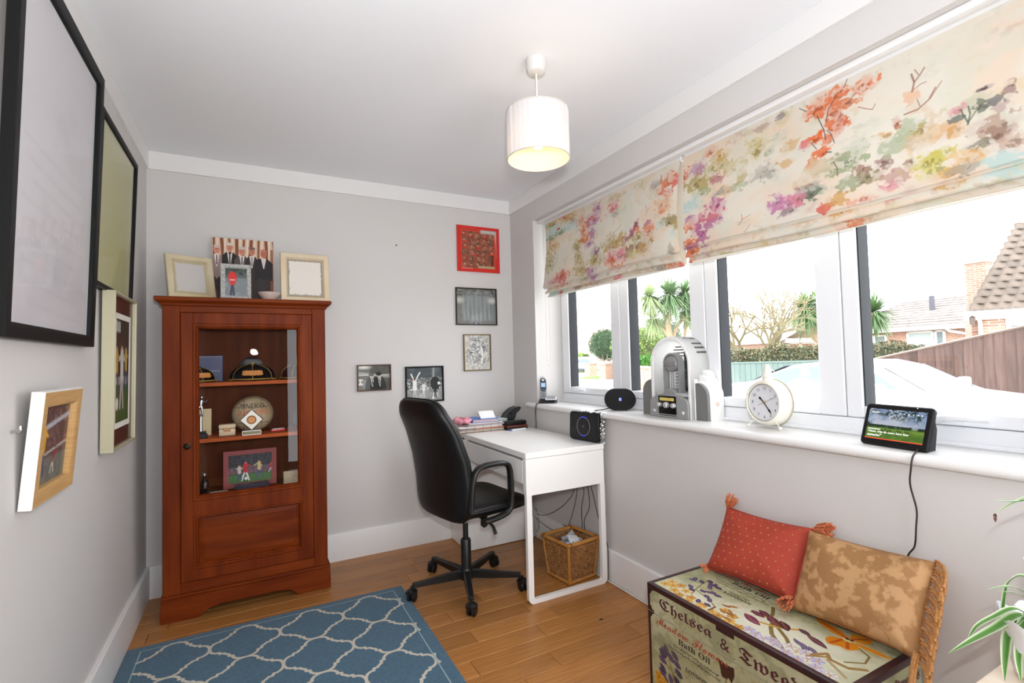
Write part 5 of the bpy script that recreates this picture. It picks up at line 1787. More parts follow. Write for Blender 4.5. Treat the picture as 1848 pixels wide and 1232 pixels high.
BF1 = [(0.464, 0.023, 0.08, 0.022, 25, 0.8, 0.45), (0.684, 0.024, 0.105, 0.034, 44, 0.8, 0.45), (0.73, 0.064, 0.046, 0.02, 16, 0.7, 0.45), (0.622, 0.014, 0.037, 0.014, 49, 0.7, 0.5), (0.488, 0.081, 0.117, 0.043, 33, 0.9, 0.35), (0.668, 0.089, 0.106, 0.028, 33, 0.8, 0.35), (0.459, 0.118, 0.067, 0.02, 7, 0.8, 0.45), (0.567, 0.107, 0.075, 0.017, 7, 0.7, 0.45), (0.562, 0.075, 0.023, 0.01, 49, 0.9, 0.3), (0.972, 0.057, 0.045, 0.038, 29, 0.9, 0.45), (0.928, 0.116, 0.071, 0.038, 29, 0.9, 0.45), (0.934, 0.194, 0.031, 0.039, 29, 0.9, 0.45), (0.9, 0.251, 0.047, 0.026, 29, 0.8, 0.45), (0.969, 0.317, 0.045, 0.025, 12, 0.9, 0.45), (0.81, 0.078, 0.044, 0.039, 60, 0.7, 0.5), (0.851, 0.155, 0.043, 0.058, 60, 0.7, 0.45), (0.858, 0.216, 0.054, 0.026, 60, 0.9, 0.4), (0.929, 0.103, 0.03, 0.016, 49, 0.8, 0.45), (0.779, 0.238, 0.05, 0.04, 25, 0.8, 0.45), (0.798, 0.309, 0.044, 0.059, 27, 0.7, 0.45), (0.49, 0.176, 0.078, 0.043, 44, 0.7, 0.45), (0.451, 0.278, 0.08, 0.058, 25, 0.7, 0.45), (0.615, 0.392, 0.073, 0.035, 49, 0.8, 0.45), (0.524, 0.414, 0.077, 0.021, 55, 0.5, 0.45), (1.127, 0.089, 0.036, 0.033, 54, 0.8, 0.45), (1.143, 0.136, 0.032, 0.024, 22, 0.6, 0.45), (1.135, 0.303, 0.105, 0.041, 25, 0.8, 0.45), (0.977, 0.363, 0.079, 0.037, 25, 0.9, 0.45), (0.827, 0.394, 0.065, 0.039, 25, 0.7, 0.45), (1.206, 0.307, 0.052, 0.04, 44, 0.6, 0.45), (1.15, 0.372, 0.087, 0.041, 58, 0.9, 0.45), (1.112, 0.394, 0.063, 0.03, 60, 0.6, 0.5), (1.203, 0.382, 0.042, 0.023, 55, 0.8, 0.45), (1.146, 0.437, 0.053, 0.018, 60, 0.6, 0.45), (0.923, 0.417, 0.046, 0.025, 29, 0.8, 0.45), (1.32, 0.241, 0.019, 0.023, 14, 0.9, 0.35), (1.285, 0.278, 0.02, 0.029, 15, 0.8, 0.45), (1.233, 0.301, 0.021, 0.017, 11, 0.8, 0.45), (1.326, 0.277, 0.028, 0.022, 60, 0.7, 0.45), (1.412, 0.292, 0.044, 0.043, 60, 0.7, 0.45), (1.413, 0.254, 0.027, 0.014, 29, 0.7, 0.45), (1.324, 0.31, 0.047, 0.023, 25, 0.9, 0.45), (1.338, 0.358, 0.085, 0.023, 18, 0.8, 0.45), (1.369, 0.376, 0.053, 0.033, 44, 0.7, 0.45), (1.263, 0.377, 0.033, 0.028, 16, 0.7, 0.45), (1.287, 0.393, 0.041, 0.023, 41, 0.5, 0.45), (1.532, 0.079, 0.047, 0.036, 60, 0.8, 0.45), (1.494, 0.12, 0.042, 0.021, 60, 0.7, 0.45), (1.593, 0.089, 0.026, 0.026, 49, 0.8, 0.4), (1.543, 0.141, 0.034, 0.02, 49, 0.7, 0.5), (1.512, 0.189, 0.049, 0.037, 65, 0.9, 0.35), (1.5, 0.218, 0.021, 0.021, 60, 0.6, 0.45), (1.557, 0.281, 0.053, 0.025, 13, 0.95, 0.3), (1.501, 0.282, 0.034, 0.021, 33, 0.9, 0.45), (1.574, 0.342, 0.027, 0.026, 33, 0.8, 0.45), (1.596, 0.311, 0.019, 0.021, 25, 0.8, 0.45), (1.453, 0.069, 0.043, 0.021, 22, 0.6, 0.45), (1.354, 0.036, 0.046, 0.028, 38, 0.5, 0.45), (1.13, 0.041, 0.071, 0.018, 45, 0.5, 0.45), (1.557, 0.421, 0.02, 0.031, 6, 0.5, 0.45)]
BF2 = [(1.63, 0.089, 0.032, 0.037, 60, 0.9, 0.45), (1.709, 0.091, 0.052, 0.033, 35, 0.9, 0.45), (1.731, 0.099, 0.03, 0.024, 29, 0.6, 0.5), (1.706, 0.152, 0.073, 0.036, 25, 0.95, 0.3), (1.741, 0.206, 0.043, 0.018, 20, 0.8, 0.45), (1.822, 0.167, 0.031, 0.026, 31, 0.9, 0.35), (1.811, 0.11, 0.061, 0.034, 37, 0.9, 0.35), (1.82, 0.071, 0.027, 0.029, 44, 0.8, 0.45), (1.779, 0.032, 0.032, 0.023, 60, 0.7, 0.5), (1.67, 0.246, 0.061, 0.031, 33, 1, 0.25), (1.867, 0.234, 0.052, 0.023, 46, 0.7, 0.45), (1.926, 0.236, 0.037, 0.016, 23, 0.8, 0.45), (1.833, 0.235, 0.027, 0.014, 22, 0.8, 0.45), (1.81, 0.286, 0.04, 0.03, 34, 0.95, 0.4), (1.811, 0.263, 0.027, 0.015, 29, 0.8, 0.45), (1.786, 0.339, 0.062, 0.024, 43, 0.95, 0.42), (1.66, 0.3, 0.023, 0.018, 29, 0.9, 0.3), (1.736, 0.314, 0.029, 0.018, 55, 0.9, 0.45), (1.704, 0.354, 0.044, 0.031, 34, 0.8, 0.45), (1.666, 0.345, 0.03, 0.024, 60, 0.7, 0.45), (1.74, 0.393, 0.029, 0.036, 24, 0.9, 0.45), (1.77, 0.365, 0.042, 0.021, 29, 0.9, 0.45), (1.654, 0.423, 0.046, 0.025, 60, 0.9, 0.35), (1.653, 0.442, 0.069, 0.018, 29, 0.8, 0.35), (1.835, 0.346, 0.02, 0.014, 29, 0.8, 0.45), (1.917, 0.148, 0.056, 0.033, 42, 0.7, 0.45), (1.94, 0.201, 0.025, 0.022, 25, 0.6, 0.45), (2.006, 0.115, 0.034, 0.032, 25, 0.8, 0.45), (2.006, 0.098, 0.052, 0.038, 48, 0.6, 0.4), (2.062, 0.142, 0.022, 0.016, 7, 0.6, 0.45), (2.036, 0.218, 0.05, 0.031, 22, 0.6, 0.45), (2.075, 0.226, 0.027, 0.031, 22, 0.6, 0.5), (2.149, 0.15, 0.035, 0.025, 44, 0.6, 0.45), (2.13, 0.215, 0.031, 0.015, 44, 0.6, 0.45), (1.91, 0.02, 0.044, 0.028, 36, 0.5, 0.45), (2.107, 0.021, 0.021, 0.011, 5, 0.7, 0.45), (2.027, 0.031, 0.034, 0.016, 16, 0.5, 0.45), (2.109, 0.103, 0.031, 0.025, 23, 0.5, 0.45), (2.128, 0.363, 0.056, 0.03, 53, 1, 0.3), (2.18, 0.368, 0.026, 0.02, 55, 1, 0.3), (2.091, 0.357, 0.032, 0.031, 29, 0.8, 0.4), (2.137, 0.396, 0.041, 0.013, 8, 0.8, 0.4), (2.215, 0.349, 0.037, 0.024, 4, 1, 0.3), (2.248, 0.355, 0.027, 0.019, 23, 0.8, 0.45), (2.216, 0.325, 0.047, 0.006, 21, 0.8, 0.35), (2.197, 0.304, 0.029, 0.015, 51, 0.9, 0.3), (2.237, 0.279, 0.033, 0.028, 51, 0.9, 0.3), (2.244, 0.061, 0.037, 0.033, 60, 0.95, 0.38), (2.315, 0.039, 0.044, 0.027, 60, 0.95, 0.4), (2.393, 0.051, 0.037, 0.026, 60, 0.95, 0.4), (2.343, 0.085, 0.038, 0.021, 50, 0.95, 0.38), (2.301, 0.099, 0.031, 0.021, 57, 0.95, 0.38), (2.304, 0.144, 0.04, 0.027, 60, 1, 0.38), (2.323, 0.141, 0.02, 0.027, 39, 0.9, 0.4), (2.233, 0.167, 0.043, 0.017, 64, 1, 0.35), (2.199, 0.173, 0.022, 0.018, 55, 0.8, 0.45), (2.264, 0.225, 0.026, 0.019, 62, 1, 0.36), (2.235, 0.251, 0.022, 0.016, 62, 1, 0.36), (2.287, 0.181, 0.026, 0.027, 60, 0.7, 0.45), (2.257, 0.016, 0.032, 0.016, 65, 0.8, 0.45), (2.334, 0.282, 0.071, 0.032, 7, 0.8, 0.45), (2.384, 0.248, 0.033, 0.026, 23, 0.8, 0.45), (2.256, 0.275, 0.047, 0.033, 51, 0.95, 0.3), (2.379, 0.357, 0.064, 0.025, 9, 0.95, 0.36), (2.395, 0.33, 0.027, 0.021, 16, 0.95, 0.38), (2.345, 0.356, 0.039, 0.026, 23, 0.8, 0.4), (2.454, 0.326, 0.025, 0.02, 17, 0.9, 0.35), (2.486, 0.383, 0.04, 0.024, 32, 0.95, 0.33), (2.468, 0.407, 0.025, 0.014, 55, 0.7, 0.45), (2.219, 0.356, 0.038, 0.026, 2, 0.9, 0.33), (2.178, 0.364, 0.029, 0.023, 55, 0.95, 0.3), (2.276, 0.421, 0.023, 0.017, 49, 0.95, 0.33), (2.313, 0.405, 0.035, 0.019, 44, 0.9, 0.4), (2.39, 0.423, 0.037, 0.013, 61, 0.8, 0.45), (2.49, 0.28, 0.049, 0.035, 23, 0.95, 0.33), (2.525, 0.255, 0.046, 0.029, 23, 0.8, 0.4), (2.552, 0.267, 0.019, 0.019, 25, 0.8, 0.45), (2.582, 0.294, 0.047, 0.028, 56, 0.9, 0.33), (2.633, 0.302, 0.034, 0.022, 59, 0.95, 0.33), (2.633, 0.306, 0.013, 0.014, 44, 0.9, 0.45), (2.539, 0.3, 0.031, 0.024, 47, 0.8, 0.45), (2.571, 0.37, 0.047, 0.028, 41, 1, 0.33), (2.609, 0.356, 0.031, 0.018, 41, 0.9, 0.38), (2.577, 0.396, 0.044, 0.018, 52, 0.9, 0.33), (2.66, 0.385, 0.04, 0.027, 63, 0.95, 0.33), (2.674, 0.39, 0.019, 0.013, 44, 0.9, 0.42), (2.613, 0.418, 0.035, 0.018, 44, 0.8, 0.4), (2.649, 0.417, 0.03, 0.017, 22, 0.8, 0.45), (2.52, 0.351, 0.016, 0.014, 16, 0.8, 0.45), (2.722, 0.332, 0.045, 0.033, 26, 0.95, 0.33), (2.727, 0.355, 0.027, 0.021, 16, 0.95, 0.4), (2.695, 0.363, 0.019, 0.016, 10, 0.9, 0.38), (2.75, 0.386, 0.03, 0.021, 40, 0.9, 0.33), (2.74, 0.284, 0.018, 0.017, 28, 0.8, 0.45), (2.699, 0.261, 0.015, 0.017, 2, 0.95, 0.35), (2.728, 0.261, 0.025, 0.011, 0, 0.9, 0.38), (2.645, 0.269, 0.017, 0.009, 1, 0.95, 0.33), (2.646, 0.249, 0.02, 0.013, 55, 0.7, 0.45), (2.708, 0.215, 0.019, 0.007, 3, 0.95, 0.35), (2.766, 0.238, 0.015, 0.02, 19, 0.95, 0.3), (2.737, 0.423, 0.044, 0.021, 33, 1, 0.2), (2.537, 0.154, 0.02, 0.019, 65, 0.8, 0.45), (2.493, 0.222, 0.01, 0.019, 30, 0.9, 0.33), (2.462, 0.244, 0.025, 0.012, 44, 0.6, 0.45), (2.668, 0.362, 0.02, 0.008, 22, 0.7, 0.45)]
BTW = [([(2.536, 0.139), (2.541, 0.112), (2.533, 0.083)], 0.006, (150, 100, 84)), ([(2.541, 0.112), (2.556, 0.096), (2.567, 0.08)], 0.005, (150, 100, 84)), ([(2.552, 0.094), (2.541, 0.073)], 0.003, (150, 100, 84)), ([(2.54, 0.134), (2.559, 0.126), (2.572, 0.126)], 0.003, (150, 100, 84)), ([(2.515, 0.2), (2.551, 0.2), (2.579, 0.184), (2.596, 0.155)], 0.005, (150, 100, 84)), ([(2.556, 0.192), (2.549, 0.169)], 0.003, (150, 100, 84)), ([(2.583, 0.182), (2.611, 0.144)], 0.003, (150, 100, 84)), ([(2.383, 0.115), (2.408, 0.133), (2.426, 0.143), (2.434, 0.129)], 0.003, (150, 100, 84)), ([(2.279, 0.122), (2.287, 0.075), (2.303, 0.055)], 0.004, (70, 60, 62)), ([(2.279, 0.183), (2.273, 0.147), (2.248, 0.085)], 0.004, (70, 60, 62)), ([(2.309, 0.207), (2.296, 0.168), (2.283, 0.152)], 0.003, (70, 60, 62)), ([(2.347, 0.0), (2.338, 0.023)], 0.003, (70, 60, 62)), ([(2.21, 0.051), (2.182, 0.026)], 0.003, (70, 60, 62)), ([(2.329, 0.111), (2.321, 0.129)], 0.003, (70, 60, 62)), ([(2.248, 0.205), (2.227, 0.173)], 0.003, (70, 60, 62)), ([(2.28, 0.228), (2.298, 0.234)], 0.005, (70, 60, 62)), ([(2.374, 0.063), (2.348, 0.088)], 0.003, (70, 60, 62)), ([(2.668, 0.299), (2.676, 0.271), (2.673, 0.248)], 0.005, (92, 102, 88)), ([(2.67, 0.295), (2.659, 0.264), (2.656, 0.249)], 0.005, (92, 102, 88)), ([(2.671, 0.292), (2.689, 0.269)], 0.004, (92, 102, 88)), ([(2.317, 0.324), (2.318, 0.298), (2.304, 0.271)], 0.004, (92, 102, 88)), ([(1.927, 0.399), (1.944, 0.381), (1.942, 0.358)], 0.003, (150, 100, 84)), ([(1.944, 0.381), (1.981, 0.369)], 0.002, (150, 100, 84)), ([(1.954, 0.433), (1.98, 0.407)], 0.002, (150, 100, 84)), ([(1.392, 0.215), (1.402, 0.185), (1.388, 0.153)], 0.002, (150, 100, 84)), ([(1.401, 0.196), (1.425, 0.175)], 0.002, (150, 100, 84)), ([(0.655, 0.343), (0.651, 0.308), (0.621, 0.274)], 0.002, (150, 100, 84)), ([(0.651, 0.308), (0.683, 0.279)], 0.002, (150, 100, 84)), ([(1.11, 0.242), (1.09, 0.268)], 0.003, (150, 100, 84)), ([(1.11, 0.242), (1.156, 0.236), (1.202, 0.211)], 0.002, (150, 100, 84)), ([(1.136, 0.194), (1.137, 0.159)], 0.002, (150, 100, 84)), ([(0.765, 0.168), (0.773, 0.136)], 0.002, (150, 100, 84)), ([(1.444, 0.093), (1.46, 0.071)], 0.002, (70, 60, 62))]
M_BLIND = cloth_shade_mat('blind_linen', (230, 226, 214), (230, 226, 214), 0.22, attr='Col', bump=0.15, bscale=700)


def blind_canvas(y0, wid, hgt, feats, n, seed, twigs, zoff=0.0):
    c = Cv(wid, hgt, n, (226, 220, 208))
    big = c.noise((7 * wid, 5 * hgt / .45), seed)
    c.blend(np.clip((big - .45) * 3, 0, .6), (230, 206, 184)); c.blend(np.clip((c.noise((9 * wid, 7), seed + 1) - .52) * 3, 0, .5), (214, 216, 202))
    fine = vnoise(c.w, c.h, (34 * wid, 40 * hgt), seed + 2, 4); fine2 = vnoise(c.w, c.h, (60 * wid, 70 * hgt), seed + 9, 3)
    # loose background wash of small touches
    q = random.Random(seed)
    for _ in range(int(70 * wid)):
        k = q.choice([(206, 190, 160), (216, 186, 160), (190, 186, 150), (206, 176, 170), (222, 196, 150), (196, 200, 184)])
        c.ell(q.uniform(0, wid), q.uniform(0, hgt), q.uniform(.02, .06), q.uniform(.015, .04), k, a=.45, noise=fine, thr=.50)
    d_ = lambda x, v, ry, rz: np.sqrt(((c.X - x) / ry) ** 2 + ((c.Y - v) / rz) ** 2)
    for (yy, zz, ry, rz, ci, a, thr) in feats:
        x, v = yy - y0, zz - zoff
        if x < -.15 or x > wid + .15: continue
        k_ = tuple(.86 * q_ + .14 * m_ for q_, m_ in zip(BCOL[ci], (196, 184, 164)))
        pale = min(k_) > 150
        e = d_(x, v, ry * 1.25, rz * 1.25) + (fine - .5) * 1.6
        c.blend(np.clip((1 - e) * 1.6, 0, 1) * a * .50, tuple(.55 * q_ + .45 * 224 for q_ in k_))
        e = d_(x, v, ry * 1.1, rz * 1.1) + (fine2 - .5) * 2.2
        c.blend(np.clip((.95 - e) * 7, 0, 1) * np.clip((fine - thr + .08) * 8, 0, 1) * a * .72, k_)
        if not pale:
            e = d_(x + ry * .15, v + rz * .2, ry * .8, rz * .8) + (fine2 - .5)
            c.blend(np.clip((.9 - e) * 6, 0, 1) * np.clip((fine2 - .54) * 14, 0, 1) * a * .7, tuple(q_ * .72 for q_ in k_))
    for pts, w, k in twigs:
        P = [(p[0] - y0, p[1] - zoff) for p in pts]
        if P[0][0] < -.1 or P[0][0] > wid + .1: continue
        c.line(P, w * .8, k, .8)
    return c


def roman_blind(label, ya, yb, feats, seed, n, waist):
    t = thing('roman_blind', label, 'blind', ((2.285), (ya + yb) / 2, 2.14))
    inv = Matrix.Translation((-2.285, -(ya + yb) / 2, -2.14))
    wid = ya - yb
    TOP, BOT = 2.138, 1.693

    def edge(u, v):
        # the sides pull in a little half way down
        y = ya - u * wid
        return y - waist[0] * np.sin(np.pi * np.clip(v, 0, 1)) * (1 - u) ** 6 + waist[1] * np.sin(np.pi * np.clip(v * 1.1, 0, 1)) * u ** 6

    def place(fx, fz):
        def f(u, v):
            return (fx(u, v) - 2.285, edge(u, v) - (ya + yb) / 2, fz(u, v) - 2.14)
        return f
    H_ = TOP - BOT
    wav = lambda u: .004 * np.sin(u * 7 + seed) + .003 * np.sin(u * 17 + 2)
    c = blind_canvas(-ya, wid, H_, feats, n, seed, BTW)
    cvx = lambda u, v: 2.297 - .030 * v ** 1.5 - .010 * np.sin(np.pi * v) + wav(u) * v - np.where(v > .985, -.012, 0)
    c.mesh('fabric_drop', place(cvx, lambda u, v: TOP - H_ * v + .006 * np.sin(u * 5 + seed) * v), M_BLIND, t)
    for k, (z0, z1, x0, x1) in enumerate(((1.735, 1.660, 2.288, 2.279), (1.700, 1.638, 2.305, 2.300))):
        c2 = blind_canvas(-ya, wid, z0 - z1, [(a, b - .02 - .35 * (k == 0) + .0, *r) for (a, b, *r) in feats[::2]], int(n * .7), seed + 31 + k, [])
        c2.mesh('folded_hem', place(lambda u, v: x0 + (x1 - x0) * v + wav(u) + np.where(v > .96, .010, 0), lambda u, v: z0 - (z0 - z1) * v + .005 * np.sin(u * 5 + seed) + .003 * np.sin(u * 11)), M_BLIND, t)
    bar = MB(inv); bar.box(2.306, 2.318, yb + .02, ya - .02, 1.632, 1.650, bev=.003)
    bar.build('bottom_bar', mat('blind_lining', (226, 222, 212), rough=.8), t)
    ln = MB(inv); ln.box(2.318, 2.3195, yb + .004, ya - .004, 1.64, TOP)
    ln.build('lining', cloth_shade_mat('blind_lining_cloth', (232, 228, 220), (232, 228, 218), .3), t, smooth=0)
    hr = MB(inv); hr.box(2.300, 2.335, yb + .001, ya - .001, 2.132, 2.158, bev=.003)
    hr.build('headrail', M_TRIM, t)
    return t


roman_blind('watercolour print roman blind over the two far window lights', -.388, -1.6075, BF1, 5, 520, (.035, .012))
roman_blind('watercolour print roman blind over the two near window lights, orange tree on it', -1.6265, -2.880, BF2, 8, 600, (.006, .03))
# wooden batten above the blinds with a rounded lower edge
tag(MB().box(2.262, 2.300, OY0 + .002, OY1 - .002, 2.150, 2.1735, bev=.006, seg=2).build('trim_5', M_TRIM), 'white batten above both blinds under the window head', 'trim', kind='structure')
# bead-chain loop hanging by the left reveal
cc = MB().tube(smooth_path([(2.30, -.362, 2.12), (2.302, -.360, 1.70), (2.300, -.362, 1.40), (2.298, -.366, 1.22), (2.300, -.378, 1.165), (2.304, -.392, 1.20), (2.306, -.397, 1.40), (2.308, -.397, 2.12)]), .0013, n=6).build('blind_cord', mat('cord_white', (206, 202, 196), rough=.6), smooth=60)
tag(cc, 'thin looped blind cord hanging beside the left window reveal', 'cord')

# ================================================================== ON THE SILL
SZ = SILLZ + .0003
M_GREYP = mat('phone_silver', (176, 178, 184), rough=.35)
ph = thing('cordless_phone', 'silver and black cordless phone standing in its base at the sill end', 'phone', (2.285, -.383, SZ), -.62)
# local: x to the right seen from the room, y away (towards the window)


def base_pts(w, d, r): return [(x, y) for x, y in rrect(w, d, r)]


part('base', lambda b: b.add([p for z, s, o in ((0, 1, 0), (.018, .98, .002), (.030, .80, .010)) for p in [(x * s, y * s + o, z + (.010 * (y / .05) if z > 0 else 0)) for x, y in base_pts(.125, .100, .022)]],
                             [(r * 28 + i, r * 28 + (i + 1) % 28, (r + 1) * 28 + (i + 1) % 28, (r + 1) * 28 + i) for r in range(2) for i in range(28)] + [tuple(range(28))[::-1], tuple(56 + i for i in range(28))]), mat('phone_black', (24, 24, 26), rough=.35), ph, 40)
KB = T(.022, -.010, .0268) @ RX(.16)
part('keypad_plate', lambda b: b.prism(rrect(.078, .066, .012), 0, .006, M=KB, bev=.002), mat('phone_white', (226, 226, 230), rough=.3), ph, 40)
b = MB()
for r in range(3):
    for k in range(4):
        b.box(-.027 + .015 * k, -.016 + .015 * k, -.024 + .014 * r, -.014 + .014 * r, .006, .0085, bev=.0015, M=KB)
o = b.build('keys', mat('phone_keys', (96, 98, 104), rough=.4), ph); o['kind'] = 'stuff'
HB = T(-.028, .016, .030) @ RX(.20)
hs = part('handset', lambda b: b.prism(rrect(.048, .158, .022, 8), -.010, .012, M=HB @ RX(PI / 2) @ T(0, .072, 0), bev=.004), M_GREYP, ph, 40)
HF = HB @ RX(PI / 2) @ T(0, .072, .0125)
part('handset_face', lambda b: b.prism(rrect(.040, .090, .018, 8), 0, .0012, M=HF @ T(0, .026, 0)), mat('phone_dark_face', (66, 68, 74), rough=.25), ph, 40)
part('handset_screen', lambda b: b.box(-.014, .014, .012, .040, .0012, .002, M=HF), mat('phone_lcd', (150, 186, 220), rough=.2, emit=(150, 190, 230), estr=.35), ph, 0)
part('earpiece', lambda b: b.ball((0, .060, .0012), (.009, .006, .001), 12, 6, M=HF), mat('phone_white', ()), ph)
b = MB()
for r in range(5):
    for k in range(3):
        b.box(-.015 + .011 * k, -.007 + .011 * k, -.060 + .012 * r, -.053 + .012 * r, .0, .0018, M=HF)
o = b.build('handset_keys', mat('phone_keys', ()), ph); o['kind'] = 'stuff'
cable('cable', 'black phone cable looping over the sill edge down to the desk', [(2.262, -.372, SZ + .008), (2.225, -.385, SZ + .006), (2.192, -.390, SZ - .006), (2.183, -.392, .86), (2.186, -.390, .80), (2.186, -.388, .748)], r=.0022)
cable('cable', 'second thin black phone cable beside the first at the sill edge', [(2.265, -.36, SZ + .006), (2.22, -.378, SZ + .004), (2.190, -.383, SZ - .006), (2.180, -.385, .86), (2.183, -.380, .748)], r=.0018)

sk = thing('wireless_speaker', 'black oval speaker with a small blue light on the sill above the desk', 'speaker', (2.325, -1.085, SZ), 0)
SM = axes((0, 0, 0), (.752, -.659, 0), (0, 0, 1), (-.659, -.752, 0))
stad = rrect(.176, .124, .0615, 14)
part('body', lambda b: b.prism(stad, -.060, -.004, M=SM @ T(0, .0635, 0), bev=.006), mat('speaker_silver_rim', (150, 152, 156), rough=.35, metal=.3), sk, 40)
part('grille', lambda b: b.prism(rrect(.172, .120, .0595, 14), -.004, .004, M=SM @ T(0, .0635, 0), bev=.003), mat('speaker_cloth', (13, 13, 15), rough=.85, bump=.4, bscale=900), sk, 40)
part('feet', lambda b: b.box(-.035, .035, .0, .004, -.052, -.008, M=SM), M_BPL, sk)
part('status_light', lambda b: b.box(.0005, .0075, .056, .072, .004, .0048, M=SM), mat('blue_screen', (60, 90, 255), emit=(60, 84, 255), estr=2.2), sk, 0)
part('badge', lambda b: b.box(-.006, .0004, .056, .072, .004, .0048, M=SM), mat('badge_white', (206, 206, 212), rough=.3), sk, 0)
cable('cable', 'black speaker cable dropping from the sill behind the router', [(2.295, -1.050, SZ + .02), (2.255, -1.035, SZ + .010), (2.20, -1.030, SZ + .004), (2.184, -1.028, SZ - .02), (2.183, -1.026, .86), (2.195, -1.02, .76)], r=.0024)
cable('cable', 'second thin cable beside the speaker cable behind the router', [(2.30, -1.045, SZ + .016), (2.25, -1.022, SZ + .006), (2.20, -1.012, SZ + .004), (2.186, -1.010, SZ - .02), (2.186, -1.008, .86), (2.197, -1.0, .76)], r=.002)

# ------------------------------------------------------------------ jukebox radio
jb = thing('jukebox_radio', 'white and grey retro jukebox radio with an arched top on the sill', 'radio', (2.335, -1.478, SZ))
JM = axes((0, 0, 0), (0, -1, 0), (0, 0, 1), (-1, 0, 0))       # local x to the right, y up, z towards the room
M_JW = mat('jukebox_white', (236, 236, 234), rough=.3)
M_JT = cloth_shade_mat('jukebox_milky', (236, 236, 234), (240, 240, 240), .72)
M_JG = mat('jukebox_grey', (146, 146, 146), rough=.4)
M_JGD = mat('jukebox_grille', (118, 118, 116), rough=.7, bump=.5, bscale=700)


def arch(r, h, n=20, x0=0.0):
    return [(x0 + r, 0)] + [(x0 + r * math.cos(PI * k / n), h - r + r * math.sin(PI * k / n)) for k in range(n + 1)] + [(x0 - r, 0)]


def ring_prism(b, outer, inner, z0, z1, M):
    n = len(outer)
    V = [(x, y, z0) for x, y in outer] + [(x, y, z0) for x, y in inner] + [(x, y, z1) for x, y in outer] + [(x, y, z1) for x, y in inner]
    Fc = []
    for i in range(n - 1):
        j = i + 1
        Fc += [(2 * n + i, 2 * n + j, 3 * n + j, 3 * n + i), (j, i, n + i, n + j), (i, j, 2 * n + j, 2 * n + i), (n + j, n + i, 3 * n + i, 3 * n + j)]
    Fc += [(0, 2 * n, 3 * n, n), (n - 1, 2 * n - 1, 4 * n - 1, 3 * n - 1)]
    b.add(V, Fc, M)


part('arch_shell', lambda b: ring_prism(b, arch(.133, .395), arch(.112, .374), -.100, .020, JM), M_JT, jb, 40)
part('arch_trim', lambda b: ring_prism(b, arch(.124, .386), arch(.114, .376), .020, .026, JM), M_JW, jb, 40)
part('back_wall', lambda b: b.prism(arch(.113, .375), -.100, -.097, M=JM), M_JT, jb, 40)
part('window', lambda b: b.prism([(-.012, .115), (.056, .115), (.056, .262)] + [(.056 * math.cos(a), .262 + .06 * math.sin(a)) for a in [PI / 10 * k for k in range(1, 5)]] + [(-.012, .322)], -.096, -.088, M=JM), mat('smoked_window', (36, 42, 46), rough=.08, spec=.8), jb, 30)
for k in range(5):
    ww = (.016, .040, .052, .056, .058)[k]
    part('inner_slot', lambda b: b.box(-ww - .030, ww - .030, .356 - .015 * k, .3625 - .015 * k, -.097, -.090, M=JM), mat('slot_dark', (62, 56, 52), rough=.6), jb, 0)
# stepped ribs over the shoulder of the arch
for i, a in enumerate([PI * .13 + PI * .062 * k for k in range(3)] + [PI * .36 + PI * .055 * k for k in range(2)]):
    for zz in ((-.090, -.052), (-.046, -.012)) if i >= 3 else ((-.092, -.030),):
        part('vent_slot', lambda b: b.box(-.0042, .0042, .1322, .1342, zz[0], zz[1], M=JM @ T(0, .262, 0) @ RZ(a - PI / 2)), mat('slot_dark', ()), jb, 0)
# centre column with the round speaker
part('column_frame', lambda b: ring_prism(b, [(x - .010, y) for x, y in arch(.053, .315)], [(x - .010, y) for x, y in arch(.043, .305)], -.030, .004, JM), M_JG, jb, 40)
part('column_back', lambda b: b.prism([(x - .010, y) for x, y in arch(.044, .306)], -.036, -.034, M=JM), M_JT, jb, 40)
part('round_grille', lambda b: (b.lathe([(0, .016), (.022, .015), (.026, .012), (.034, .011), (.040, .004), (.041, -.02), (0, -.02)], 36, M=JM @ T(-.010, .262, 0)),
                                [b.box(-.050, .030, .262 + dy - .0028, .262 + dy + .0028, .008, .018, bev=.001, M=JM) for dy in (-.020, -.006, .008)]), mat('jukebox_chrome_grey', (150, 150, 150), rough=.3, metal=.3), jb, 40)
for k in range(2):
    part('column_rod', lambda b: b.cyl((-.026 + .012 * k, .11, -.012), (-.026 + .012 * k, .224, -.012), .003, n=10, M=JM), M_JG, jb)
for x_ in (.006, .024):
    b = MB()
    for k in range(7):
        b.box(x_ - .004, x_ + .004, .118 + .015 * k, .126 + .015 * k, -.020, -.012, bev=.001, M=JM)
    o = b.build('selector_strip', M_JG, jb); o['kind'] = 'stuff'
part('shelf_hump', lambda b: b.prism(arch(.052, .140, 14, -.010), -.060, .024, M=JM, bev=.003), M_JG, jb, 40)
part('disc_tray', lambda b: b.prism(rrect(.20, .016, .004), -.084, .020, M=JM @ T(.008, .112, 0)), mat('jukebox_pale_grey', (186, 188, 188), rough=.35), jb, 40)


def radio_shape():
    pts = [(-.128, 0), (.122, 0), (.122, .066)] + [(.122 - .040 + .040 * math.cos(a), .066 + .034 * math.sin(a)) for a in [PI / 2 * k / 6 for k in range(1, 7)]]
    pts += [(.060, .112), (-.066, .112)] + [(-.128 + .040 - .040 * math.sin(a), .066 + .034 * math.cos(a)) for a in [PI / 2 * k / 6 for k in range(0, 7)]]
    return pts


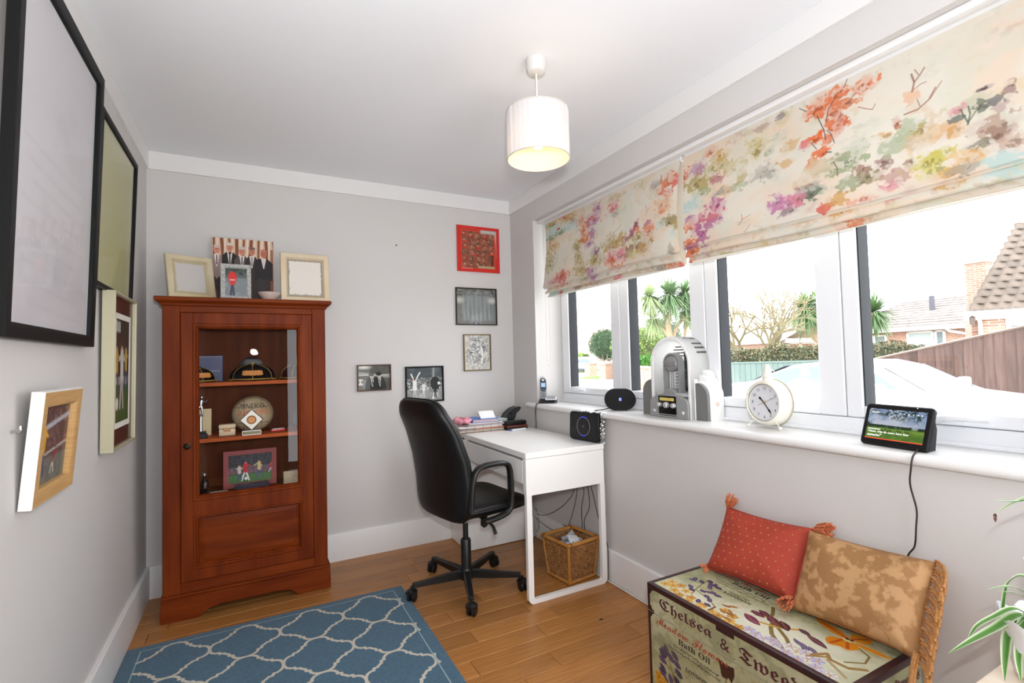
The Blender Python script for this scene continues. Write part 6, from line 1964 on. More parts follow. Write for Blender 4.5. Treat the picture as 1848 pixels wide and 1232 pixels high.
part('radio_housing', lambda b: b.prism(radio_shape(), -.060, .040, M=JM, bev=.003), M_JG, jb, 40)
part('radio_panel', lambda b: b.prism(rrect(.112, .094, .003), .0401, .044, M=JM @ T(-.006, .058, 0)), mat('gloss_black', (12, 12, 13), rough=.15), jb, 40)
part('dial', lambda b: b.box(-.053, .040, .082, .097, .044, .0448, M=JM), mat('dial_yellow', (196, 182, 100), rough=.3, emit=(220, 200, 110), estr=.12), jb, 0)
part('dial_needle', lambda b: b.box(.008, .0095, .082, .097, .0448, .0456, M=JM), mat('needle_red', (206, 60, 40), rough=.4), jb, 0)
for x_, r_ in ((-.050, .0115), (-.006, .015), (.040, .0125)):
    part('knob', lambda b: b.lathe([(0, .018), (r_ * .7, .018), (r_ * .95, .014), (r_, .004), (r_, 0), (0, 0)], 20, M=JM @ T(x_, .062, .044)), mat('knob_chrome', (206, 206, 206), rough=.25, metal=.5), jb, 40)
for x_ in (-.092, .092):
    part('side_knob', lambda b: b.lathe([(0, .012), (.007, .012), (.010, .008), (.0105, 0), (0, 0)], 16, M=JM @ T(x_, .030, .040)), mat('knob_chrome', ()), jb, 40)
part('base_strip', lambda b: [b.box(-.066, .056, .004 + .010 * k, .0075 + .010 * k, .0402, .0445, M=JM) for k in range(2)], mat('base_strip_grey', (176, 176, 176), rough=.3, metal=.3), jb, 0)


def wing(x0, x1, h, r, flip):
    # a panel with a quarter-round top on its outer side
    pts = [(x0, 0), (x1, 0), (x1, h - r)] + [(x1 - r + r * math.cos(a), h - r + r * math.sin(a)) for a in [PI / 2 * k / 8 for k in range(1, 9)]] + [(x0, h)]
    return pts if not flip else [(-x, y) for x, y in pts][::-1]


for fl_, hh, xa, xb in ((True, .188, .134, .212), (False, .178, .134, .205)):
    part('wing_grille', lambda b: b.prism(wing(xa + .004, xb, hh - .008, .062, fl_), -.010, .006, M=JM), M_JGD, jb, 40)
    part('wing_case', lambda b: b.prism(wing(xa - .010, xb + .004, hh, .066, fl_), -.100, -.0101, M=JM, bev=.003), M_JW, jb, 40)
    part('wing_step', lambda b: b.prism(wing(xa - .012, xb - .018, hh + .028, .052, fl_), -.100, -.030, M=JM, bev=.003), M_JW, jb, 40)
    part('wing_step', lambda b: b.prism(wing(xa - .014, xb - .038, hh + .052, .034, fl_), -.100, -.050, M=JM, bev=.003), M_JW, jb, 40)
    part('wing_edge', lambda b: b.box(*((xa - .004, xa + .0038) if not fl_ else (-xa - .0038, -xa + .004)), 0, hh + .01, -.010, .008, bev=.001, M=JM), M_JW, jb)
part('side_port', lambda b: b.lathe([(0, .002), (.010, .002), (.012, 0)], 16, M=JM @ T(.2095, .075, -.055) @ RY(PI / 2)), mat('port_cream', (206, 190, 170), rough=.5), jb)

# ------------------------------------------------------------------ alarm clock
ck = thing('alarm_clock', 'cream round alarm clock on little ball feet on the window sill', 'clock', (2.342, -1.966, SZ))
CM = axes((0, 0, .1035), (0, -1, 0), (0, 0, 1), (-1, 0, 0)) @ RX(-.04) @ RY(-.10)
M_CLK = mat('cream_enamel', (232, 229, 216), rough=.35, coat=.2)
part('case', lambda b: b.lathe([(0, -.060), (.060, -.060), (.080, -.052), (.092, -.034), (.0945, -.010), (.092, .010), (.086, .022), (.080, .0265), (.076, .026), (.0735, .020), (.073, .012), (.0, .012)], 64, M=CM), M_CLK, ck, 40)
part('rear_seam', lambda b: b.lathe([(.0905, -.030), (.0962, -.031), (.0966, -.033), (.0905, -.034)], 64, M=CM), mat('dark_cream', (176, 170, 150), rough=.5), ck)  # seam ring in a darker cream than the case
part('dial', lambda b: b.lathe([(0, .0135), (.0725, .0135), (.0725, .012)], 64, M=CM), mat('dial_white', (226, 226, 230), rough=.5), ck)
part('bezel', lambda b: b.tube([tuple(CM @ Vector((.0745 * math.cos(2 * PI * k / 64), .0745 * math.sin(2 * PI * k / 64), .0195))) for k in range(64)], .0024, n=8, closed=True), mat('bezel_steel', (150, 150, 146), rough=.3, metal=.6), ck)
M_NUM = mat('numeral_blue_grey', (74, 88, 120), rough=.5)
for h in range(1, 13):
    a = PI / 2 - 2 * PI * h / 12
    text(str(h), .017, CM @ T(.057 * math.cos(a), .057 * math.sin(a) - .006, .0140), M_NUM, ck, name='numeral', align='CENTER', depth=.0002, shear=.1)
M_HND = mat('hand_black', (22, 20, 20), rough=.4)


def hand(ang, L, w, tail, z):
    a = PI / 2 - ang

    def f(b):
        b.prism([(-tail, -w * .5), (L * .55, -w * .5), (L * .72, -w * 1.1), (L, 0), (L * .72, w * 1.1), (L * .55, w * .5), (-tail, w * .5)], z, z + .0008, M=CM @ RZ(a))
    return f


part('hour_hand', hand(2 * PI * (10.38 / 12), .034, .0052, .004, .0150), M_HND, ck, 0)
part('minute_hand', hand(2 * PI * (23.5 / 60), .056, .0040, .006, .0162), M_HND, ck, 0)
part('second_hand', hand(2 * PI * (11.0 / 60), .056, .0012, .030, .0174), mat('second_hand_grey', (96, 96, 100), rough=.4), ck, 0)
part('centre_cap', lambda b: b.lathe([(0, .0205), (.003, .0202), (.005, .018), (.005, .015), (0, .015)], 16, M=CM), mat('brass', (176, 140, 70), rough=.3, metal=.8), ck)
part('dial_glass', lambda b: b.lathe([(0, .0235), (.05, .0225), (.0735, .0205)], 48, M=CM), M_GLAZE, ck, 80)
part('bell', lambda b: b.lathe([(0, .163), (.006, .162), (.0095, .157), (.0105, .150), (.013, .140), (.0185, .124), (.0235, .117), (.0240, .112), (.0200, .110), (.0185, .104), (.021, .095), (0, .095)], 28, M=T(.010, 0, .0985 - .0045)), M_CLK, ck, 40)
part('carry_ring', lambda b: b.tube([(.022, .024 * math.cos(PI * k / 12), .218 + .022 * math.sin(PI * k / 12)) for k in range(13)], .0016, n=6), M_CLK, ck)
for sy in (1, -1):
    part('leg', lambda b: (b.tube([tuple(CM @ Vector((sy * .045, -.070, .010))), (-.024, -sy * .068, .012)], .0022, n=8), b.ball((-.025, -sy * .070, .0075), .0075, 12, 8)), M_CLK, ck, 60)
part('rear_foot', lambda b: b.tube([tuple(CM @ Vector((0, -.085, -.035))), (.034, 0, .0035)], .003, n=8), M_CLK, ck)

# ------------------------------------------------------------------ smart display
sd = thing('smart_display', 'black smart display tilted back, lit with a field and a question', 'display', (2.262, -2.442, SZ))
# local axes of the face: x right (towards the camera), y up and back, z out to the room
th0 = .34
DM_ = T(-.012, 0, .0015) @ RZ(-.16) @ axes((0, 0, 0), (0, -1, 0), (math.sin(th0), 0, math.cos(th0)), (-math.cos(th0), 0, math.sin(th0)))
SW, SH_ = .200, .134
part('case', lambda b: b.prism(rrect(SW, SH_, .012), -.016, .0, M=DM_ @ T(0, SH_ / 2 + .002, 0), bev=.004), M_BPL, sd, 40)
part('speaker_wedge', lambda b: b.add([tuple(DM_ @ Vector(p)) for p in ((-SW / 2 + .010, .012, -.0158), (SW / 2 - .010, .012, -.0158), (SW / 2 - .012, SH_ - .006, -.0158), (-SW / 2 + .012, SH_ - .006, -.0158))] +
                                      [tuple(DM_ @ Vector(p)) for p in ((-SW / 2 + .018, -.018, -.070), (SW / 2 - .018, -.018, -.070), (SW / 2 - .02, SH_ * .62, -.058), (-SW / 2 + .02, SH_ * .62, -.058))],
                                      [(0, 3, 2, 1), (4, 5, 6, 7), (0, 1, 5, 4), (1, 2, 6, 5), (2, 3, 7, 6), (3, 0, 4, 7)]), mat('charcoal_cloth', (40, 42, 46), rough=.9), sd, 0)
cv = Cv(.170, .098, 150, (126, 148, 186))
cl = cv.noise((5, 4), 44)
cv.blend(np.clip(cv.Y / .055, 0, 1) * .55, (188, 194, 206)); cv.blend(np.clip((cl - .48) * 3.5, 0, .7) * (cv.Y < .056), (206, 208, 214))
cv.blend((cv.Y > .056 + .003 * cl) * 1.0, (96, 132, 44)); cv.blend((cv.Y > .056) * np.clip((cv.noise((12, 9), 4) - .4) * 3, 0, .7), (70, 106, 34)); cv.blend((cv.Y > .062) * np.clip((.075 - cv.Y) * 50, 0, .4), (150, 176, 70))
hz = .056 + .0035 * vnoise(cv.w, cv.h, (14, 2), 9)
cv.blend(((cv.Y > hz - .007) & (cv.Y < hz + .002)) * np.clip((vnoise(cv.w, cv.h, (16, 3), 12) - .25) * 5, 0, 1), (34, 52, 34))
lf = vnoise(cv.w, cv.h, (30, 18), 15, 4)
for (x, y, rx, ry) in ((.025, .004, .05, .016), (.065, .010, .03, .022), (.105, .012, .03, .024), (.155, .012, .028, .026), (.12, .002, .06, .012), (.0, .05, .014, .012)):
    cv.ell(x, y, rx, ry, (36, 52, 42), noise=lf, thr=.45)
for x in (.058, .066, .074, .096, .104, .118, .126, .05):
    cv.ell(x, .068 + .002 * math.sin(x * 300), .0032, .0018, (30, 30, 32)); 
so_ = cv.mesh('screen', flat(DM_ @ T(0, SH_ / 2 + .0035, .0008), .170, .098), emit_attr_mat('lit_screen', .85), sd)
M_SCT = mat('screen_text', (240, 240, 240), emit=(245, 245, 245), estr=.9)
TM = lambda x, y: DM_ @ T(x - .085, SH_ / 2 + .0035 + .049 - y, .0012)
text('10:23', .009, TM(.008, .0145), M_SCT, sd, name='screen_clock', width=.020, height=.0055, depth=.0001)
b = MB()
x = .006
q = random.Random(8)
while x < .042:
    w = q.uniform(.0012, .0030); b.box(x, x + w, -.0026, 0, 0, .0002, M=TM(0, .0655)); x += w + .0007
o = b.build('screen_caption', M_SCT, sd, smooth=0); o['kind'] = 'stuff'
text('"Alexa, why do cows have four', .009, TM(.006, .0795), M_SCT, sd, name='screen_text', width=.124, height=.0082, depth=.0001, shear=.2)
text('stomachs?"', .009, TM(.006, .0895), M_SCT, sd, name='screen_text', width=.044, height=.0078, depth=.0001, shear=.2)
part('listening_bar', lambda b: b.box(0, .170, -.0026, 0, .0, .0003, M=TM(0, .0955)), mat('bar_red', (214, 66, 44), emit=(220, 60, 40), estr=.7), sd, 0)
for k, (x, y, r) in enumerate(((.027, .0115, .0011), (.031, .0115, .0011), (.034, .0115, .0009), (.095, .0115, .0012), (.107, .0115, .0012), (.120, .0115, .0015), (.133, .0115, .0012), (.146, .0115, .0014), (.157, .0115, .0015))):
    part('status_icon', lambda b: b.box(-r, r, -r, r, 0, .0002, M=TM(x, y)), M_SCT, sd, 0)
part('camera_dot', lambda b: b.cyl((.055, SH_ - .004, .0), (.055, SH_ - .004, .001), .0018, n=12, M=DM_), mat('badge_white', ()), sd)
cable('cable', 'brown power cable hanging down the wall from the smart display', [(2.275, -2.505, SZ + .010), (2.225, -2.520, SZ + .006), (2.190, -2.524, SZ - .008), (2.186, -2.520, .87), (2.205, -2.508, .82), (2.215, -2.516, .75), (2.212, -2.514, .70), (2.218, -2.505, .64), (2.216, -2.486, .60), (2.218, -2.475, .50)], r=.0024, m=mat('brown_cable', (44, 24, 22), rough=.5))
# ================================================================== STORAGE TRUNK
KX0, KX1, KY0, KY1, KH, KL = 1.800, 2.150, -1.835, -2.535, .375, .278     # front, back, far end, near end, height, lid seam
tk = thing('storage_trunk', 'floral painted storage trunk with old style lettering below the window', 'trunk', (0, 0, 0))
M_TKL = mat('trunk_leather', (58, 26, 28), rough=.38, rgb2=(40, 16, 20), vscale=18)
M_TKB = mat('trunk_panel', (150, 150, 116), rough=.5)
part('body', lambda b: b.box(KX0, KX1, KY1, KY0, .004, KL - .0008, bev=.003), M_TKB, tk)
lid = part('lid', lambda b: b.box(KX0, KX1, KY1, KY0, KL + .0008, KH - .001, bev=.004, seg=2), M_TKB, tk)
# dark leather edging strips
E_ = .0165


def edging(name, x0, x1, y0, y1, z0, z1, par=tk):
    part(name, lambda b: b.box(x0, x1, y0, y1, z0, z1, bev=.0025, seg=2), M_TKL, par)


o_ = .0022
edging('leather_edge', KX0 - o_, KX0 + E_, KY1 - o_, KY0 + o_, KH - E_, KH + o_, lid)          # front top edge
edging('leather_edge', KX1 - E_, KX1 + o_, KY1 - o_, KY0 + o_, KH - E_, KH + o_, lid)
edging('leather_edge', KX0 - o_ * .9, KX1 + o_ * .9, KY0 - E_ * .8, KY0 + o_ * 1.2, KH - E_ * .9, KH + o_ * .9, lid)
edging('leather_edge', KX0 - o_ * .9, KX1 + o_ * .9, KY1 - o_ * 1.2, KY1 + E_, KH - E_ * 1.2, KH + o_ * .9, lid)
for yy in (KY0, KY1):
    a_, b_ = (yy - .010, yy + o_) if yy == KY0 else (yy - o_, yy + .010)
    edging('leather_edge', KX0 - o_ * .8, KX0 + .010, a_, b_, .004, KL - .001)
    edging('leather_edge', KX0 - o_ * .8, KX0 + .010, a_, b_, KL + .001, KH - .006, lid)
edging('leather_edge', KX0 - o_ * .8, KX0 + .012, KY1, KY0, .003, .018)
# small shaped corner guards on the front face, above and below the seam


def guard(name, y, z, sy, sz, par, s=.020):
    def f(b):
        pts = [(0, 0), (s, 0), (s * .92, s * .25), (s * .55, s * .36), (s * .42, s * .55), (s * .30, s * .92), (0, s)]
        pts = [(px_ * sy, pz_ * sz) for px_, pz_ in pts]
        if sy * sz < 0: pts = pts[::-1]
        b.prism(pts, 0, .0014, M=axes((KX0 - .0006, y, z), (0, -1, 0), (0, 0, 1), (-1, 0, 0)))
    part(name, f, M_TKL, par, 0)


guard('corner_guard', KY0 - .009, KH - .014, 1, -1, lid)
guard('corner_guard', KY0 - .009, KL + .001, 1, 1, lid)
guard('corner_guard', KY0 - .009, KL - .001, 1, -1, tk)
guard('corner_guard', KY1 + .009, KH - .014, -1, -1, lid)
part('hinge_strap', lambda b: b.box(KX0 - .0028, KX0 - .001, KY0 - .372, KY0 - .305, KH - .030, KH - .015, bev=.0008), M_TKL, lid)
part('seam_tape', lambda b: b.box(KX0 - .0012, KX0 + .002, KY1, KY0, KL - .0013, KL + .0013), mat('seam_pale', (176, 170, 150), rough=.5), tk, 0)

# ---- the painted top (u along the trunk from its far end, v from the wall to the front edge)
PURP, DKP, MAR, YEL, ORG, OLV, LIL, BRN = (74, 58, 92), (44, 36, 62), (92, 44, 62), (214, 160, 62), (206, 122, 28), (126, 112, 62), (176, 164, 186), (104, 72, 48)


def petal(c, x, y, L, w, ang, col_, a=1.0, edge=None):
    """a leaf/petal from (x, y) outwards"""
    dx, dy = math.cos(ang), math.sin(ang)
    pts1, pts2 = [], []
    for k in range(9):
        t_ = k / 8
        ww = w * math.sin(PI * min(1, t_ * .96 + .02)) ** .8
        px_, py_ = x + dx * L * t_, y + dy * L * t_
        pts1.append((px_ - dy * ww / 2, py_ + dx * ww / 2)); pts2.append((px_ + dy * ww / 2, py_ - dx * ww / 2))
    c.poly(pts1 + pts2[::-1], col_, a)
    if edge: c.line([(x + dx * L * .1, y + dy * L * .1), (x + dx * L * .8, y + dy * L * .8)], w * .16, edge, .8)


def aged_panel(W_, H_, n, seed):
    c = Cv(W_, H_, n, (168, 168, 130))
    c.blend(np.clip((c.noise((7, 5), seed) - .42) * 3, 0, .8), (190, 190, 158)); c.blend(np.clip((c.noise((11, 8), seed + 1) - .55) * 5, 0, .7), (140, 142, 108))
    c.blend(np.clip((vnoise(c.w, c.h, (60, 30), seed + 2) - .56) * 6, 0, .5), (146, 138, 100))
    return c


def blossom(c, x, y, r, col_, n, rot, mid, edge=None):
    for k in range(n):
        petal(c, x, y, r, r * .85, rot + 2 * PI * k / n, col_, .95, edge)
    c.ell(x, y, r * .2, r * .2, mid)


TU, TV = .700, .350
cv = aged_panel(TU, TV, 400, 61)
# pale glow round the flower groups
for x, y, rx, ry in ((.16, .30, .16, .06), (.42, .26, .16, .10), (.55, .31, .16, .06), (.60, .20, .12, .06)):
    cv.ell(x, y, rx, ry, (216, 216, 196), a=.8, soft=60)
q = random.Random(12)
for (x, y) in ((.03, .28), (.071, .274), (.084, .326), (.112, .293), (.119, .338), (.156, .317), (.166, .342), (.214, .326), (.217, .345), (.261, .334), (.03, .315), (.055, .30), (.29, .338), (.317, .299), (.333, .335), (.28, .289), (.371, .341)):
    blossom(cv, x, y, .021, q.choice([(214, 168, 74), (222, 180, 96), (196, 146, 60)]), 5, q.uniform(0, 2), (150, 96, 40), (158, 104, 44))
cv.line([(.138, .293), (.12, .25), (.105, .202), (.095, .15)], .005, OLV); cv.line([(.12, .25), (.2, .272), (.246, .298)], .005, OLV); cv.line([(.115, .22), (.16, .2)], .004, OLV); cv.line([(.246, .298), (.25, .335)], .008, BRN)
for (x, y) in ((.05, .201), (.059, .17), (.085, .174), (.101, .147), (.137, .149), (.089, .244), (.137, .238), (.133, .185), (.168, .215), (.175, .258), (.188, .305), (.216, .31), (.203, .266), (.12, .165), (.15, .17), (.108, .265), (.155, .235), (.19, .23)):
    petal(cv, x - .010, y - .006, .034, .019, q.uniform(-.2, 1.1), q.choice([PURP, DKP, (60, 48, 84), (88, 62, 92)]), 1, (120, 108, 150))
for (x, y) in ((.245, .262), (.262, .25), (.278, .27), (.262, .29), (.285, .30), (.30, .33)):
    petal(cv, x, y, .036, .015, q.uniform(-.6, .9), q.choice([(176, 126, 66), (158, 110, 56), (140, 100, 54)]), 1, (100, 70, 36))
# irises
cv.line([(.350, .125), (.372, .16), (.385, .19)], .012, (110, 100, 56)); cv.line([(.400, .20), (.424, .251), (.45, .285), (.53, .343)], .013, OLV); cv.line([(.440, .235), (.487, .268), (.516, .298)], .012, (120, 104, 54)); cv.line([(.388, .25), (.43, .235), (.48, .185)], .010, (196, 146, 60)); cv.line([(.33, .215), (.38, .2)], .010, (176, 130, 60))
for (x, y, L, w, an, c_) in ((.322, .205, .055, .026, .15, MAR), (.325, .245, .075, .034, .35, (112, 48, 74)), (.335, .18, .05, .026, .3, (80, 36, 56)), (.35, .26, .05, .025, .2, (120, 60, 84)), (.375, .19, .055, .034, .5, MAR), (.415, .185, .062, .034, .65, (74, 40, 44)), (.40, .215, .04, .022, .2, BRN), (.472, .178, .045, .022, .25, (70, 44, 60)), (.505, .190, .078, .026, .32, (92, 50, 66))):
    petal(cv, x, y, L, w, an, c_, 1, (150, 96, 80))
for (x, y) in ((.497, .247), (.52, .25), (.545, .25), (.53, .265)):
    petal(cv, x, y, .045, .016, .5, (92, 76, 112), 1, (150, 140, 160))
for (x, y) in ((.423, .327), (.451, .33), (.396, .321), (.53, .338), (.545, .301), (.567, .298), (.567, .34), (.518, .298), (.559, .292), (.614, .335), (.638, .34), (.581, .315), (.60, .30), (.654, .335), (.49, .325), (.47, .315)):
    blossom(cv, x, y, .021, q.choice([(200, 196, 204), (212, 206, 196), (186, 178, 200), (206, 190, 150)]), 5, q.uniform(0, 2), (206, 160, 70), (128, 116, 160))
cv.line([(.574, .283), (.593, .24), (.613, .262), (.661, .259), (.69, .225)], .012, (150, 116, 66)); cv.line([(.60, .26), (.57, .30)], .008, (150, 116, 66)); cv.line([(.61, .27), (.68, .31)], .010, (166, 146, 110))
# the big orange flower
cv.line([(.60, .118), (.662, .150), (.672, .194), (.640, .238)], .006, (128, 104, 50))
for (x, y, L, w, an, c_, e) in ((.585, .110, -.13, .034, .36 - .0, ORG, (176, 60, 24)), (.585, .105, -.128, .036, -.25 + 1.0 * .0 + .55, (206, 128, 34), (170, 66, 26)), (.585, .100, .065, .060, -1.0, (216, 142, 30), (176, 70, 26)), (.585, .115, .060, .060, 1.1 - .0, (212, 134, 26), (170, 70, 30)), (.60, .112, .105, .026, -.05, (216, 150, 44), (190, 80, 36)), (.575, .118, .065, .055, 1.75, (208, 128, 24), (168, 66, 30))):
    petal(cv, x, y, L, w, an, c_, 1, e)
cv.ell(.585, .112, .014, .012, (216, 200, 130)); cv.ell(.580, .105, .006, .006, (70, 44, 30)); cv.ell(.592, .104, .005, .006, (70, 44, 30))
MT_top = lambda u, v: (KX1 - E_ * .9 - (KX1 - KX0 - 1.85 * E_) * v - 0, KY0 - E_ * .8 - (KY0 - KY1 - 1.8 * E_) * u, KH + .0005 + 0 * u)
cv.mesh('painted_top', MT_top, mat('trunk_print', rough=.42, attr='Col', spec=.45), lid)
# ---- the painted front, lid strip and body strip
cf = aged_panel(.70, .375, 330, 91)
cf.line([(.115, .30), (.098, .239), (.085, .20)], .004, OLV); cf.line([(.098, .26), (.06, .25)], .003, OLV); cf.line([(.104, .28), (.13, .25)], .003, OLV)
for (x, y, an) in ((.057, .223, .6), (.086, .195, 1.2), (.117, .202, .6), (.055, .251, .3), (.125, .231, .4), (.132, .257, .5), (.104, .288, 1.2), (.053, .293, .5), (.07, .21, .9), (.10, .215, .8), (.06, .275, .7), (.125, .285, .7), (.14, .305, .6), (.08, .31, 1.0)):
    petal(cf, x - .012, y - .010, .040, .021, an, q.choice([DKP, PURP, (54, 44, 72)]), 1, (110, 100, 140))
for (x, y) in ((.042, .319), (.046, .34), (.07, .33), (.06, .36), (.09, .35)):
    blossom(cf, x, y, .024, (206, 150, 44), 5, q.uniform(0, 2), (150, 96, 40), (150, 96, 40))
cf.poly([(.305, .118), (.335, .122), (.368, .118), (.366, .145), (.356, .170), (.345, .158), (.338, .168), (.318, .166), (.314, .140)], (64, 38, 28)); cf.line([(.335, .165), (.334, .25)], .005, OLV)
for (x, y, an) in ((.43, .13, 1.2), (.445, .12, .4), (.42, .16, 2.0), (.45, .15, 1.0)):
    petal(cf, x, y, .06, .036, an, (206, 136, 34), 1, (170, 80, 30))
cf.ell(.085, .185, .06, .018, (120, 124, 96), a=.6, soft=30)
lo, hi = .0988, .375


def front_slice(name, v0, v1, par):
    k0, k1 = int(round(v0 / .375 * (cf.h - 1))), int(round(v1 / .375 * (cf.h - 1)))
    s = Cv.__new__(Cv); s.W = .70; s.H = v1 - v0; s.w = cf.w; s.h = k1 - k0 + 1
    s.X, s.Y = np.meshgrid(np.linspace(0, .70, s.w), np.linspace(0, s.H, s.h)); s.px = cf.px; s.a = cf.a[k0:k1 + 1]
    return s.mesh(name, lambda u, v: (KX0 - .0005 + 0 * u, KY0 - .002 - .696 * u, KH - v0 - (v1 - v0) * v), MATS['trunk_print'], par)


front_slice('painted_front', .0125, .0955, lid)
front_slice('painted_front', .1, .371, tk)

# ---- lettering


def fraktur(s, bold=True):
    return ''.join(chr(0x1D56C + ord(ch) - 65) if 'A' <= ch <= 'Z' else chr(0x1D586 + ord(ch) - 97) if 'a' <= ch <= 'z' else ch for ch in s)


def serif(s):
    return ''.join(chr(0x1D400 + ord(ch) - 65) if 'A' <= ch <= 'Z' else chr(0x1D41A + ord(ch) - 97) if 'a' <= ch <= 'z' else ch for ch in s)


def script(s):
    return ''.join(chr(0x1D4D0 + ord(ch) - 65) if 'A' <= ch <= 'Z' else chr(0x1D4EA + ord(ch) - 97) if 'a' <= ch <= 'z' else ch for ch in s)


MFR = lambda u, v: axes((KX0 - .0012, KY0 - u, KH - v), (0, -1, 0), (0, 0, 1), (-1, 0, 0))
M_INKM = mat('maroon_ink', (82, 34, 44), rough=.5); M_INKR = mat('red_ink', (172, 70, 48), rough=.5); M_INKD = mat('dark_ink', (62, 54, 48), rough=.5)
text(fraktur('Chelsea'), .05, MFR(.058, .0765), M_INKM, lid, width=.230, height=.045, depth=.0002)
text(fraktur('&'), .05, MFR(.318, .0800), M_INKM, lid, width=.034, height=.034, depth=.0002)
text('.', .03, MFR(.306, .072), M_INKM, lid, depth=.0002); text('.', .03, MFR(.366, .090), M_INKM, lid, depth=.0002)
text(fraktur('Tweeds'), .05, MFR(.386, .0830), M_INKM, lid, width=.230, height=.044, depth=.0002)
text(script('Meadow Flowers'), .03, MFR(.040, .1290), M_INKR, tk, width=.305, height=.027, depth=.0002)
text(serif('Bath Oil'), .02, MFR(.142, .1545), M_INKD, tk, width=.135, height=.020, depth=.0002)
for k, (u0, v0, w_) in enumerate(((.120, .168, .110), (.095, .182, .150), (.235, .172, .075), (.225, .184, .09))):
    b = MB()
    P = [(u0 + w_ * t_ / 40, v0 - .003 * math.sin(t_ * 1.25) * math.sin(t_ * .37 + k) - .002 * math.sin(t_ * 1.9 + k)) for t_ in range(41)]
    b.tube([tuple(MFR(*p) @ Vector((0, 0, 0))) for p in P], .0007, n=5)
    b.build('handwriting', M_INKD, tk, smooth=60)
text(serif('LONDON'), .02, MFR(.172, .2290), M_INKD, tk, width=.088, height=.013, depth=.0002)
MTP = lambda u, v: axes((KX1 - v, KY0 - u, KH + .0012), (0, -1, 0), (1, 0, 0), (0, 0, 1))
text(script('Meadow Flowers'), .03, MTP(.050, .070), M_INKR, lid, width=.24, height=.024, depth=.0002)
text(serif('Bath Oil'), .02, MTP(.160, .098), M_INKD, lid, width=.145, height=.022, depth=.0002)
text(serif('LONDON'), .02, MTP(.192, .180), M_INKD, lid, width=.108, height=.013, depth=.0002)
for k, (u0, v0, w_) in enumerate(((.108, .112, .20), (.12, .128, .21), (.20, .158, .08))):
    P = [(u0 + w_ * t_ / 40, v0 - .003 * math.sin(t_ * 1.25) * math.sin(t_ * .37 + k) - .002 * math.sin(t_ * 1.9 + k)) for t_ in range(41)]
    MB().tube([tuple(MTP(*p) @ Vector((0, 0, 0))) for p in P], .0007, n=5).build('handwriting', M_INKD, lid, smooth=60)
MSD = lambda x, z: axes((x, KY1 - .0032, z), (1, 0, 0), (0, 0, 1), (0, -1, 0))
text(fraktur('Tweeds'), .04, MSD(2.005, .306), M_INKM, lid, width=.130, height=.032, depth=.0002)

# ================================================================== CUSHIONS ON THE TRUNK


def cushion_outline(w, h, pinch=.010):
    def f(t):
        s = t * 4
        k = int(s) % 4; u = s - int(s)
        e = u * 2 - 1
        b_ = pinch * (1 - e * e)
        return ((w / 2 - b_, h * u), (w / 2 - w * u, h - b_), (-w / 2 + b_, h - h * u), (-w / 2 + w * u, b_))[k]
    return f


def tassel(name, p, d, par, L=.058, seed=0):
    """a knot with a skirt of cords hanging along d"""
    q = random.Random(seed)
    d = Vector(d).normalized(); a = d.cross(Vector((.3, .2, 1))).normalized(); c_ = d.cross(a)
    b = MB()
    p = Vector(p)
    b.ball(tuple(p), .0095, 12, 8)
    for k in range(34):
        an = 2 * PI * k / 34 * 1.0 + q.uniform(-.1, .1); r0 = .004; r1 = .021 * math.sqrt(q.uniform(.15, 1))
        e = a * math.cos(an) + c_ * math.sin(an)
        l_ = L * q.uniform(.85, 1.08)
        b.tube([tuple(p + e * r0), tuple(p + d * l_ * .3 + e * r1 * .85), tuple(p + d * l_ * .7 + e * r1), tuple(p + d * l_ + e * r1 * 1.15)], .0021, n=5)
    return b.build(name, mat('tassel_cord', (196, 104, 70), rough=.7, rgb2=(222, 142, 96), vscale=160), par, smooth=60)


def cushion(name, label, org, xdir, ydir, w, h, th, m, pinch=.010):
    x = Vector(xdir).normalized(); y = Vector(ydir); y = (y - x * y.dot(x)).normalized(); z = x.cross(y)
    M = axes(org, x, y, z)
    t = thing(name, label, 'cushion', M=M)
    return t, (lambda a, b, hh: (a, b, hh))


# terracotta cushion: bottom edge on the lid, leaning back on the wall
t, fn = cushion('terracotta_cushion', 'terracotta tasselled cushion with ochre dots leaning on the wall', (2.062, -2.058, KH + .020), (0.0, -1, .035), (.135, 0, .205), .352, .250, .115, None)
M_TER = mat('terracotta_silk', (170, 68, 52), rough=.65, spec=.2, bump=.08, bscale=500, vary=.08, vscale=30)
ol = cushion_outline(.350, .250)
TH = .105


def cush_h(a, b, w, h):
    s = max(abs(2 * a / w), abs(2 * (b - h / 2) / h))
    s = min(1, ((abs(2 * a / w)) ** 4 + (abs(2 * (b - h / 2) / h)) ** 4) ** .25)
    return s


